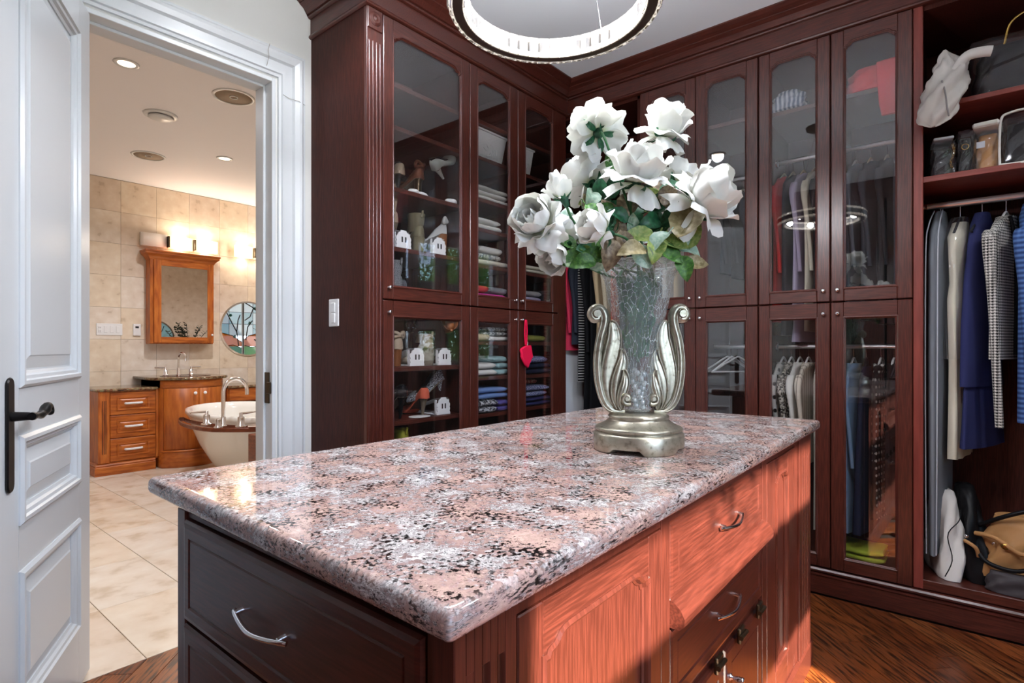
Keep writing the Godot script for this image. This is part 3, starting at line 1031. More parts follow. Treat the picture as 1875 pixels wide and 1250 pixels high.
	var dk := mb(M.mahogany_x)
	dk.box(V(-0.21, 0.13, -dr + 0.012), V(0.88, 0.172, 0.010), 0.003)
	obj("deck", dk, o)
	shelf(o, -0.204, 0.882, 1.958, dr, "mahogany_edge_x", 0.026, 0.0)
	shelf(o, -0.204, 0.882, 2.272, dr, "mahogany_edge_x", 0.022, 0.0)
	# chrome rails
	rod("clothes_rail", "chrome clothes rail below the handbags in the open bay", V(-0.204, 1.868, -3.33), V(0.88, 1.868, -3.33), 0.0155)
	rod("clothes_rail", "upper chrome clothes rail behind the glass doors beside the open bay", V(-0.862, 2.215, -3.33), V(-0.24, 2.215, -3.33), 0.011)
	rod("clothes_rail", "lower chrome clothes rail behind the glass doors beside the open bay", V(-0.862, 1.205, -3.33), V(-0.24, 1.205, -3.33), 0.011)
	rod("clothes_rail", "upper chrome clothes rail in the glazed wardrobe behind the roses", V(-1.544, 2.17, -3.33), V(-0.898, 2.17, -3.33), 0.011)
	rod("clothes_rail", "lower chrome clothes rail in the glazed wardrobe behind the roses", V(-1.544, 1.205, -3.33), V(-0.898, 1.205, -3.33), 0.011)
	rod("clothes_rail", "chrome clothes rail hidden in the open corner wardrobe", V(-2.502, 1.92, -3.33), V(-1.58, 1.92, -3.33), 0.011)

# ---------- island ----------
func pull(parent: Node3D, x: float, y: float, w: float):   # arched chrome bow pull, local z outwards
	var b := mb(M.chrome)
	var keys := [V(x - w * 0.56, y - 0.012, 0.024), V(x - w * 0.5, y - 0.012, 0.028), V(x - w * 0.25, y - 0.016, 0.036), V(x, y - 0.018, 0.040), V(x + w * 0.25, y - 0.016, 0.036), V(x + w * 0.5, y - 0.012, 0.028), V(x + w * 0.56, y - 0.012, 0.024)]
	b.tube(curve(keys, 22), 0.0042, 10)
	for s in [-1.0, 1.0]:
		b.tube([V(x + s * w * 0.46, y - 0.006, 0.0), V(x + s * w * 0.46, y - 0.010, 0.030)], [0.0055, 0.0045], 10)
		b.tube([V(x + s * w * 0.46, y - 0.005, -0.001), V(x + s * w * 0.46, y - 0.005, 0.003)], 0.009, 12)
	obj("pull", b, parent)

func raised_front(parent: Node3D, called: String, x0: float, y0: float, x1: float, y1: float, m: String, edge := 0.032, z := 0.0) -> MeshInstance3D:
	var b := mb(M[m])
	var r := func(i: float, zz: float) -> PackedVector3Array:
		return PackedVector3Array([V(x0 + i, y0 + i, zz), V(x1 - i, y0 + i, zz), V(x1 - i, y1 - i, zz), V(x0 + i, y1 - i, zz)])
	b.loft([r.call(0.0, z), r.call(0.0, z + 0.012), r.call(0.004, z + 0.017), r.call(0.012, z + 0.019), r.call(edge, z + 0.019), r.call(edge + 0.003, z + 0.016), r.call(edge + 0.006, z + 0.018), r.call(edge + 0.011, z + 0.018)], true, true, -1)
	return obj(called, b, parent)

func fluted_post(parent: Node3D, x0: float, x1: float, y0: float, y1: float, dx: Array, top: float):
	# a post whose flutes are cut in: built from strips and round-bottomed channels
	var b := mb(M.mahogany_y)
	var w := 0.013
	var edges := [x0]
	for d in dx:
		edges.append(d - w * 0.5)
		edges.append(d + w * 0.5)
	edges.append(x1)
	for k in range(0, edges.size(), 2):
		b.box(V(edges[k], y0, -0.02), V(edges[k + 1], y1, 0.016), 0.0015)
	for d in dx:
		b.box(V(d - w * 0.5, top, -0.02), V(d + w * 0.5, y1, 0.016), 0.0005)
		var rings := []
		for y in [y0, top - 0.004, top]:
			var ring := PackedVector3Array()
			for j in 7:
				var a := PI * j / 6.0
				var dep := 0.008 if y < top - 0.001 else 0.001
				ring.append(V(d - cos(a) * w * 0.5, y, 0.0155 - sin(a) * dep))
			rings.append(ring)
		b.loft(rings, false, false, 1, false)
	obj("fluted_post", b, parent)

func hinge(parent: Node3D, x: float, y: float):
	var b := mb(M.bronze)
	b.box(V(x - 0.020, y - 0.020, 0.014), V(x + 0.020, y + 0.020, 0.024), 0.003)
	b.tube([V(x - 0.024, y, 0.026), V(x + 0.024, y, 0.026)], 0.006, 10)
	obj("hinge", b, parent)

func build_island():
	# granite slab with a rounded edge
	var g := mb(M.granite)
	var pts := [Vector2(-0.428, -0.412), Vector2(-0.468, -2.434), Vector2(-1.372, -2.420), Vector2(-1.386, -0.432)]
	var prof := []
	for q in [[0.006, 0.882], [0.0095, 0.8826], [0.0135, 0.885], [0.0165, 0.889], [0.018, 0.894], [0.018, 0.906], [0.0172, 0.911], [0.0150, 0.9155], [0.0115, 0.9188], [0.007, 0.9203], [0.0, 0.9205]]:
		prof.append(q)
	var rings := []
	for p in prof:
		var ring := PackedVector3Array()
		for i in 4:
			var c: Vector2 = pts[i]
			var e0: Vector2 = (pts[(i + 3) % 4] - c).normalized()
			var e1: Vector2 = (pts[(i + 1) % 4] - c).normalized()
			var inset: float = 0.018 - p[0]
			var r := 0.009
			# round the corner a little
			for s in 6:
				var f := s / 5.0
				var q := c + e0 * (r * (1 - f) * (1 - f) + inset) + e1 * (r * f * f + inset)
				ring.append(V(q.x, p[1], q.y))
		rings.append(ring)
	g.loft(rings, true, true, 1)
	tag(obj("granite_worktop", g), "polished pink and grey granite top of the closet island", "worktop")
	var t := thing("island_cabinet", "mahogany island of drawers and arched panel doors under the granite top", "island", V(-0.445, 0, -0.44))
	var core := mb(M.mahogany_y)
	var cp := PackedVector2Array([Vector2(-0.020, -0.020), Vector2(-0.805, -0.020), Vector2(-0.805, -1.930), Vector2(-0.060, -1.930)])
	core.x = Transform3D(Basis(V(1, 0, 0), V(0, 0, 1), V(0, -1, 0)), V(0, 0, 0))
	var cp2 := PackedVector2Array()
	for q in cp:
		cp2.append(Vector2(q.x, q.y))
	core.extrude(cp2, -0.880, -0.02)
	obj("body", core, t)
	var pl := mb(M.mahogany_x)
	pl.sweep([[-0.03, 0], [0.012, 0], [0.012, 0.085], [0.004, 0.10], [-0.03, 0.10]], [V(-0.81, 0.001, -0.008), V(-0.008, 0.001, -0.008), V(-0.05, 0.001, -1.93), V(-0.81, 0.001, -1.93)], Vector3.UP, false)
	obj("plinth", pl, t)
	# ---- right-hand face: local x runs away from the viewer, z out of the face ----
	var rf := Transform3D(Basis(V(-0.0208, 0, -0.9998), V(0, 1, 0), V(0.9998, 0, -0.0208)), V(-0.0155, 0, 0))
	# ---- front face ----
	var ff := Transform3D(Basis.IDENTITY, V(0, 0, -0.0155))
	var parts_before := t.get_child_count()
	fluted_post(t, -0.004, 0.106, 0.10, 0.878, [0.022, 0.050, 0.078], 0.828)
	fluted_post(t, 1.716, 1.905, 0.10, 0.878, [1.765, 1.795, 1.825, 1.855], 0.812)
	var fr := mb(M.mahogany_y)
	for q in [[0.106, 0.118], [0.566, 0.606], [1.272, 1.318], [1.674, 1.716]]:
		fr.box(V(q[0], 0.10, -0.02), V(q[1], 0.878, 0.008), 0.001)
	fr.box(V(0.118, 0.856, -0.02), V(1.716, 0.878, 0.006), 0.001)
	fr.box(V(0.118, 0.10, -0.02), V(1.716, 0.14, 0.006), 0.001)
	obj("face_frame", fr, t)
	# arched panel door
	arched_panel(t, 0.120, 0.142, 0.564, 0.854, 0.056, 0.806, true)
	arched_panel(t, 1.320, 0.142, 1.672, 0.854, 0.10, 0.806, true)
	var d1 := raised_front(t, "drawer", 0.608, 0.700, 1.270, 0.854, "mahogany_z", 0.040)
	pull(d1, 0.972, 0.785, 0.145)
	var ml := mb(M.mahogany_z)
	ml.sweep([[0.0, 0.0], [0.0, 0.054], [0.012, 0.052], [0.026, 0.040], [0.034, 0.024], [0.034, 0.010], [0.024, 0.0]], [V(0.606, 0.650, 0.004), V(1.272, 0.650, 0.004)], V(0, 1, 0))
	obj("drawer_moulding", ml, t)
	var d2 := raised_front(t, "drawer", 0.608, 0.482, 1.270, 0.646, "mahogany_z", 0.034)
	pull(d2, 0.952, 0.582, 0.150)
	for q in [[0.608, 0.936, 0.905], [0.942, 1.270, 0.975]]:
		var dd := raised_front(t, "cupboard_door", q[0], 0.142, q[1], 0.462, "mahogany_y", 0.045)
		var k := mb(M.chrome)
		k.x = Transform3D(Basis(V(1, 0, 0), V(0, 0, 1), V(0, -1, 0)), V(q[2], 0.385, 0.018))
		k.lathe([[0.0, 0.0], [0.009, 0.0], [0.009, 0.003], [0.005, 0.006], [0.005, 0.016], [0.008, 0.017], [0.0055, 0.020], [0.009, 0.022], [0.006, 0.026], [0.0095, 0.029], [0.0075, 0.034], [0.0, 0.035]], 16)
		obj("knob", k, dd)
	for x in [0.70, 0.86, 1.03, 1.20]:
		hinge(t, x, 0.472)
	for i in range(parts_before, t.get_child_count()):
		var ch: Node3D = t.get_child(i)
		ch.transform = rf * Transform3D(Basis.IDENTITY, V(0, 0, -0.010 if ch.name.begins_with("cupboard_door") or ch.name.begins_with("drawer") and not ch.name.begins_with("drawer_m") else 0.0))
	parts_before = t.get_child_count()
	# front face: deep drawers between corner posts
	var st := mb(M.mahogany_y)
	st.box(V(-0.805, 0.10, -0.02), V(-0.765, 0.878, 0.012), 0.003)
	st.box(V(-0.052, 0.10, -0.02), V(-0.001, 0.878, 0.014), 0.003)
	st.use(M.mahogany_x)
	st.box(V(-0.765, 0.862, -0.02), V(-0.052, 0.878, 0.006), 0.001)
	st.box(V(-0.765, 0.10, -0.02), V(-0.052, 0.14, 0.006), 0.001)
	obj("face_frame", st, t)
	var u := raised_front(t, "drawer", -0.762, 0.664, -0.055, 0.860, "mahogany_x", 0.030)
	pull(u, -0.437, 0.768, 0.152)
	var u2 := raised_front(t, "drawer", -0.762, 0.404, -0.055, 0.655, "mahogany_x", 0.030)
	pull(u2, -0.437, 0.54, 0.152)
	var u3 := raised_front(t, "drawer", -0.762, 0.145, -0.055, 0.395, "mahogany_x", 0.030)
	pull(u3, -0.437, 0.28, 0.152)
	for i in range(parts_before, t.get_child_count()):
		t.get_child(i).transform = ff

func arched_panel(t: Node3D, x0: float, y0: float, x1: float, y1: float, sw: float, ya: float, arched: bool):
	var b := mb(M.mahogany_y)
	b.box(V(x0, y0, 0), V(x0 + sw, y1, 0.019), 0.002)
	b.box(V(x1 - sw, y0, 0), V(x1, y1, 0.019), 0.002)
	b.use(M.mahogany_z)
	b.box(V(x0 + sw, y0, 0), V(x1 - sw, y0 + 0.06, 0.019), 0.002)
	var ar := arch_points(x0 + sw, x1 - sw, ya - 0.03, true)
	var poly := PackedVector2Array(ar)
	poly.append(Vector2(x1 - sw, y1))
	poly.append(Vector2(x0 + sw, y1))
	b.extrude(poly, 0.0, 0.019, 0.001)
	var d := obj("cupboard_door", b, t)
	var path := [V(x0 + sw, y0 + 0.06, 0)]
	for p in ar:
		path.append(V(p.x, p.y, 0))
	path.append(V(x1 - sw, y0 + 0.06, 0))
	var m := mb(M.mahogany_y)
	m.sweep([[-0.005, 0.006], [-0.005, 0.021], [0.001, 0.024], [0.006, 0.021], [0.009, 0.014], [0.013, 0.011], [0.013, 0.006]], path, V(0, 0, 1), true)
	obj("panel_moulding", m, d)
	var f := mb(M.mahogany_y)
	var q := PackedVector2Array(ar)
	q.append(Vector2(x1 - sw, y0 + 0.06))
	q.append(Vector2(x0 + sw, y0 + 0.06))
	f.extrude(q, 0.0, 0.009, 0.0)
	obj("panel", f, d)

# ---------- bathroom seen through the doorway ----------
func lever_tap(t: Node3D, p: Vector3, side: float, s := 1.0):
	var b := mb(M.chrome)
	b.x = Transform3D(Basis.from_scale(Vector3.ONE * s), p)
	b.lathe([[0.0, 0.0], [0.026, 0.0], [0.026, 0.006], [0.016, 0.008], [0.016, 0.045], [0.012, 0.048], [0.008, 0.050], [0.008, 0.068], [0.0, 0.069]], 16)
	b.tube([V(0, 0.064, 0), V(0, 0.066, 0.08 * side)], [0.0065, 0.005], 10)
	obj("lever_handle", b, t)

func gooseneck(t: Node3D, p: Vector3, h: float, reach: Vector3, r := 0.011):
	var b := mb(M.chrome)
	b.x = Transform3D(Basis.IDENTITY, p)
	b.lathe([[0.0, 0.0], [0.028, 0.0], [0.028, 0.006], [0.018, 0.009], [0.018, 0.07], [0.0, 0.071]], 16)
	var pts := [V(0, 0.05, 0), V(0, h * 0.4, 0)]
	var rad := reach.length() * 0.5
	for k in 11:
		var a := PI - PI * k / 10.0
		pts.append(reach * (0.5 + cos(a) * 0.5) + V(0, h - rad + sin(a) * rad, 0))
	pts.append(reach + V(0, h - rad - 0.035, 0))
	b.tube(pts, r, 12)
	obj("spout", b, t)

func build_bath():
	var fb := plain_box("floor_bath", "grout", [[-6.92, -0.12, -6.3, -2.47, -0.008, 1.1]])
	var rng := RandomNumberGenerator.new()
	rng.seed = 12
	var tx := 0.62
	var tz := 0.352
	for iz in range(-10, 3):
		for ix in 8:
			var z0 := -0.418 + iz * tz
			var x1 := -2.472 - ix * tx
			if x1 - tx < -6.86:
				continue
			var b := mb(M["floor_tile_%d" % rng.randi_range(0, 2)])
			b.box(V(x1 - tx + 0.003, -0.010, z0 + 0.003), V(x1, 0.0, z0 + tz), 0.001)
			obj("floor_tile", b, fb)
	var wb := plain_box("wall_bath", "grout", [[-6.98, 0, -6.3, -6.812, 2.98, 1.1]])
	var ts := 0.3275
	for iz in range(-11, -1):
		for iy in 9:
			var z1 := -0.242 + (iz + 1) * ts
			var y1: float = 2.92 - iy * ts
			var b := mb(M["limestone_%d" % rng.randi_range(0, 2)])
			b.box(V(-6.815, maxf(0.0, y1 - ts + 0.0016), z1), V(-6.80 + rng.randf() * 0.0008, y1, z1 + ts - 0.0016), 0.0012)
			obj("wall_tile", b, wb)
	plain_box("wall_bath_side", "limestone_1", [[-6.98, 0, 1.0, -2.66, 2.98, 1.12]])
	plain_box("wall_bath_end", "limestone_1", [[-6.98, 0, -6.42, -2.53, 2.98, -6.3]])
	plain_box("ceiling_bath", "bath_ceiling", [[-6.98, 2.925, -6.42, -2.60, 3.05, 1.12]])
	plain_box("wall_bath_lining", "limestone_1", [[-2.675, 0, -4.35, -2.66, 2.93, -1.312], [-2.675, 0, -6.3, -2.66, 2.93, -5.65], [-2.675, 0, -5.65, -2.66, 0.95, -4.35], [-2.675, 2.25, -5.65, -2.66, 2.93, -4.35], [-2.675, 0, -0.553, -2.66, 2.93, 1.0]])
	stained_glass()
	# ceiling fittings
	var warm := rgb(250, 250, 255)
	downlight(V(-3.98, 2.925, -1.13), "round recessed bathroom ceiling light nearest the white door", "recessed lights in the bathroom ceiling", M.trim_paint, 2.7, warm)
	downlight(V(-5.29, 2.925, -2.27), "round recessed bathroom ceiling light nearest the mirrors", "recessed lights in the bathroom ceiling", M.trim_paint, 2.7, warm)
	downlight(V(-4.6, 2.925, -4.2), "round recessed bathroom ceiling light beyond the bathtub", "recessed lights in the bathroom ceiling", M.trim_paint, 2.7, warm)
	for q in [[-3.943, -1.753, "round beige ceiling speaker nearest the doorway head"], [-5.743, -1.801, "round beige ceiling speaker furthest from the doorway"]]:
		var t := thing("ceiling_speaker", q[2], "speaker", V(q[0], 2.925, q[1]), 0, "speakers in the bathroom ceiling")
		var b := mb(M.trim_paint)
		b.lathe([[0.115, 0.0], [0.135, 0.0], [0.133, -0.006], [0.116, -0.007], [0.115, 0.0]], 36)
		obj("rim", b, t)
		var g := mb(M.speaker_mesh)
		g.lathe([[0.0, -0.002], [0.030, -0.002], [0.115, -0.004], [0.115, 0.0], [0.0, 0.0]], 36)
		obj("grille", g, t)
		var c := mb(M.trim_paint)
		c.lathe([[0.022, -0.003], [0.028, -0.003], [0.027, -0.007], [0.022, -0.007], [0.022, -0.003]], 24)
		obj("centre_ring", c, t)
	var vt := thing("air_vent", "round white air valve in the middle of the bathroom ceiling", "vent", V(-4.666, 2.925, -1.542))
	var vr := mb(M.trim_paint)
	vr.lathe([[0.075, 0.0], [0.112, 0.0], [0.108, -0.010], [0.085, -0.014], [0.075, -0.008], [0.075, 0.0]], 36)
	obj("rim", vr, vt)
	var vd := mb(M.trim_paint)
	vd.lathe([[0.0, -0.034], [0.06, -0.032], [0.082, -0.024], [0.080, -0.020], [0.0, -0.020]], 36)
	vd.tube([V(0, -0.021, 0), V(0, -0.001, 0)], 0.012, 10)
	obj("disc", vd, vt)
	# switch plate and thermostat
	var sw := thing("switch_plate", "white plate of three switches and a socket on the limestone wall", "switch plate", V(-6.7985, 1.384, -1.782), PI / 2)
	var sp := mb(M.white_plastic)
	sp.box(V(-0.112, -0.060, 0), V(0.112, 0.060, 0.006), 0.003)
	obj("plate", sp, sw)
	for k in 3:
		var r := mb(M.white_plastic)
		r.box(V(0.042 - 0.052 * k - 0.016 + 0.03, -0.034, 0.005), V(0.042 - 0.052 * k + 0.016 + 0.03, 0.034, 0.010), 0.002)
		obj("rocker", r, sw)
	var so := mb(M.white_plastic)
	so.box(V(-0.100, -0.034, 0.005), V(-0.068, 0.034, 0.009), 0.002)
	so.use(M.slot_dark)
	for s in [-1, 1]:
		for h in [-0.091, -0.078]:
			so.box(V(h, s * 0.018 - 0.006, 0.008), V(h + 0.003, s * 0.018 + 0.006, 0.0095), 0.0)
	obj("socket", so, sw)
	var th := thing("thermostat", "small white thermostat with a dark display on the limestone wall", "thermostat", V(-6.7985, 1.384, -2.022), PI / 2)
	var tb := mb(M.white_plastic)
	tb.box(V(-0.035, -0.062, 0), V(0.035, 0.062, 0.016), 0.004)
	obj("case", tb, th)
	var td := mb(M.slot_dark)
	td.box(V(-0.016, 0.018, 0.015), V(0.016, 0.038, 0.0175), 0.001)
	obj("display", td, th)
	build_vanity()
	build_wall_pieces()
	build_tub()

func drawer_front(t: Node3D, z0: float, z1: float, y0: float, y1: float, x: float):   # faces +x
	var xf := Transform3D(Basis(V(0, 0, -1), V(0, 1, 0), V(1, 0, 0)), V(x, 0, 0))
	var b := mb(M.honey_z)
	var a := -z1
	var c := -z0
	b.x = xf
	b.box(V(a, y0, 0), V(c, y1, 0.018), 0.004)
	var i := 0.055
	var j := 0.045
	b.loft([PackedVector3Array([V(a + i, y0 + j, 0.018), V(c - i, y0 + j, 0.018), V(c - i, y1 - j, 0.018), V(a + i, y1 - j, 0.018)]),
		PackedVector3Array([V(a + i, y0 + j, 0.026), V(c - i, y0 + j, 0.026), V(c - i, y1 - j, 0.026), V(a + i, y1 - j, 0.026)]),
		PackedVector3Array([V(a + i + 0.012, y0 + j + 0.012, 0.024), V(c - i - 0.012, y0 + j + 0.012, 0.024), V(c - i - 0.012, y1 - j - 0.012, 0.024), V(a + i + 0.012, y1 - j - 0.012, 0.024)]),
		PackedVector3Array([V(a + i + 0.016, y0 + j + 0.016, 0.016), V(c - i - 0.016, y0 + j + 0.016, 0.016), V(c - i - 0.016, y1 - j - 0.016, 0.016), V(a + i + 0.016, y1 - j - 0.016, 0.016)]),
		PackedVector3Array([V(a + i + 0.04, y0 + j + 0.03, 0.026), V(c - i - 0.04, y0 + j + 0.03, 0.026), V(c - i - 0.04, y1 - j - 0.03, 0.026), V(a + i + 0.04, y1 - j - 0.03, 0.026)])], false, true, -1)
	var o := obj("drawer", b, t)
	var p := mb(M.white_plastic)
	p.x = xf
	var m := (a + c) * 0.5
	var y := (y0 + y1) * 0.5
	p.tube(curve([V(m - 0.068, y, 0.024), V(m - 0.06, y, 0.040), V(m, y, 0.048), V(m + 0.06, y, 0.040), V(m + 0.068, y, 0.024)], 12), 0.011, 10)
	obj("handle", p, o).set_meta("label", "white porcelain bow handle")

func build_vanity():
	# low drawer unit
	var t := thing("drawer_unit", "honey wood bathroom unit of three drawers with white handles, left of the basin", "drawer unit", V(0, 0, 0))
	var b := mb(M.honey_y)
	b.box(V(-6.80, 0.10, -2.058), V(-6.30, 0.785, -1.56), 0.002)
	b.use(M.honey_z)
	b.sweep([[-0.04, 0.0], [0.030, 0.0], [0.030, 0.075], [0.022, 0.082], [0.026, 0.092], [0.018, 0.104], [0.006, 0.112], [-0.04, 0.115]], [V(-6.798, 0.001, -1.56), V(-6.30, 0.001, -1.56), V(-6.30, 0.001, -2.03)], Vector3.UP)
	obj("body", b, t)
	var f := mb(M.honey_y)
	f.box(V(-6.30, 0.115, -1.648), V(-6.278, 0.785, -1.558), 0.002)
	f.box(V(-6.30, 0.115, -2.058), V(-6.282, 0.785, -2.034), 0.002)
	f.use(M.slot_dark)
	for z in [-1.590, -1.604, -1.618]:
		f.box(V(-6.281, 0.20, z - 0.0025), V(-6.2772, 0.70, z + 0.0025), 0.0)
	obj("fluted_stile", f, t)
	for k in 3:
		drawer_front(t, -2.032, -1.652, 0.122 + 0.219 * k, 0.334 + 0.219 * k, -6.30)
	var c := mb(M.bath_stone)
	c.box(V(-6.798, 0.786, -2.050), V(-6.255, 0.812, -1.528), 0.008)
	obj("stone_top", c, t)
	# bow-fronted basin cabinet
	var v := thing("basin_cabinet", "bow-fronted honey wood basin cabinet with two white knobs under the mirror cabinet", "vanity", V(0, 0, 0))
	var bow := func(z: float, off: float) -> float:
		var u := (z + 2.36) / 0.30
		return -6.245 + off + 0.15 * (1.0 - u * u)
	var prof := func(za: float, zb: float, off: float) -> PackedVector2Array:   # (x, -z)
		var p := PackedVector2Array([Vector2(-6.796, -za), Vector2(-6.796, -zb)])
		for i in 17:
			var z := lerpf(zb, za, i / 16.0)
			p.append(Vector2(bow.call(z, off), -z))
		return p
	var up := Transform3D(Basis(V(1, 0, 0), V(0, 0, -1), V(0, 1, 0)), Vector3.ZERO)
	var vb := mb(M.honey_y)
	vb.x = up
	vb.extrude(prof.call(-2.062, -2.66, -0.012), 0.12, 0.872, 0.0, 1)
	obj("body", vb, v)
	for q in [[-2.084, -2.362, -2.321], [-2.366, -2.636, -2.415]]:
		var d := mb(M.honey_y)
		d.x = up
		var p := PackedVector2Array()
		for i in 9:
			var z := lerpf(q[0], q[1], i / 8.0)
			p.append(Vector2(bow.call(z, 0.006), -z))
		for i in 9:
			var z := lerpf(q[1], q[0], i / 8.0)
			p.append(Vector2(bow.call(z, -0.014), -z))
		d.extrude(p, 0.185, 0.79, 0.001, 1)
		var o := obj("door", d, v)
		var k := mb(M.white_plastic)
		k.x = Transform3D(Basis(V(0, 1, 0), V(1, 0, 0), V(0, 0, -1)), V(bow.call(q[2], 0.005), 0.741, q[2]))
		k.lathe([[0.0, 0.0], [0.007, 0.0], [0.006, 0.010], [0.014, 0.015], [0.017, 0.022], [0.013, 0.029], [0.0, 0.032]], 16)
		obj("knob", k, o).set_meta("label", "round white porcelain knob")
	var r := mb(M.honey_z)
	r.x = up
	r.extrude(prof.call(-2.062, -2.66, 0.0), 0.795, 0.872, 0.002, 1)
	obj("rail", r, v)
	r = mb(M.honey_z)
	r.x = up
	r.extrude(prof.call(-2.064, -2.664, 0.016), 0.002, 0.155, 0.002, 1)
	r.extrude(prof.call(-2.064, -2.667, 0.026), 0.155, 0.175, 0.006, 1)
	obj("plinth", r, v)
	var top := mb(M.bath_stone)
	top.x = up
	var tp := PackedVector2Array([Vector2(-6.796, 1.985), Vector2(-6.796, 2.735), Vector2(-6.30, 2.735)])
	for i in 15:
		var z := lerpf(-2.68, -2.03, i / 14.0)
		tp.append(Vector2(bow.call(clampf(z, -2.66, -2.06), 0.035), -z))
	tp.append(Vector2(-6.33, 1.985))
	top.extrude(tp, 0.874, 0.902, 0.008, 1)
	obj("stone_top", top, v)
	var bas := mb(M.bath_stone_dark)
	bas.x = Transform3D(Basis.from_scale(V(0.19, 1, 0.24)), V(-6.42, 0.9025, -2.36))
	bas.lathe([[1.0, 0.0], [1.0, 0.003], [0.94, 0.004], [0.9, 0.001], [0.0, 0.0008], [0.0, 0.0]], 32)
	obj("basin", bas, v)
	var f1 := thing("basin_tap", "chrome gooseneck basin tap with two lever handles below the mirror cabinet", "tap", V(-6.63, 0.904, -2.362))
	gooseneck(f1, V(0, 0, 0), 0.235, V(0.10, 0, -0.035), 0.012)
	lever_tap(f1, V(0, 0, 0.125), 1.0, 1.3)
	lever_tap(f1, V(0, 0, -0.125), -1.0, 1.3)
	# low dressing desk to the right
	var k := thing("dressing_desk", "low honey wood dressing desk with stone top under the round mirror", "desk", V(0, 0, 0))
	var db := mb(M.honey_z)
	db.box(V(-6.798, 0.60, -4.10), V(-6.33, 0.752, -2.745), 0.003)
	db.box(V(-6.798, 0.0, -4.10), V(-6.35, 0.60, -3.95), 0.003)
	db.use(M.slot_dark)
	db.box(V(-6.798, 0.56, -3.95), V(-6.345, 0.60, -2.745), 0.001)
	obj("body", db, k)
	for q in [[-3.10, -2.76], [-3.46, -3.115]]:
		var dd := mb(M.honey_z)
		dd.box(V(-6.33, 0.612, q[0]), V(-6.315, 0.742, q[1]), 0.003)
		var o := obj("drawer", dd, k)
		var kb := mb(M.white_plastic)
		kb.x = Transform3D(Basis(V(0, 1, 0), V(1, 0, 0), V(0, 0, -1)), V(-6.316, 0.68, q[0] + (0.17 if q[0] < -3.2 else 0.01) - 0.02))
		kb.lathe([[0.0, 0.0], [0.007, 0.0], [0.006, 0.010], [0.016, 0.016], [0.019, 0.024], [0.013, 0.032], [0.0, 0.034]], 16)
		obj("knob", kb, o)
	var dt := mb(M.bath_stone)
	dt.box(V(-6.798, 0.753, -4.12), V(-6.30, 0.779, -2.742), 0.008)
	obj("stone_top", dt, k)

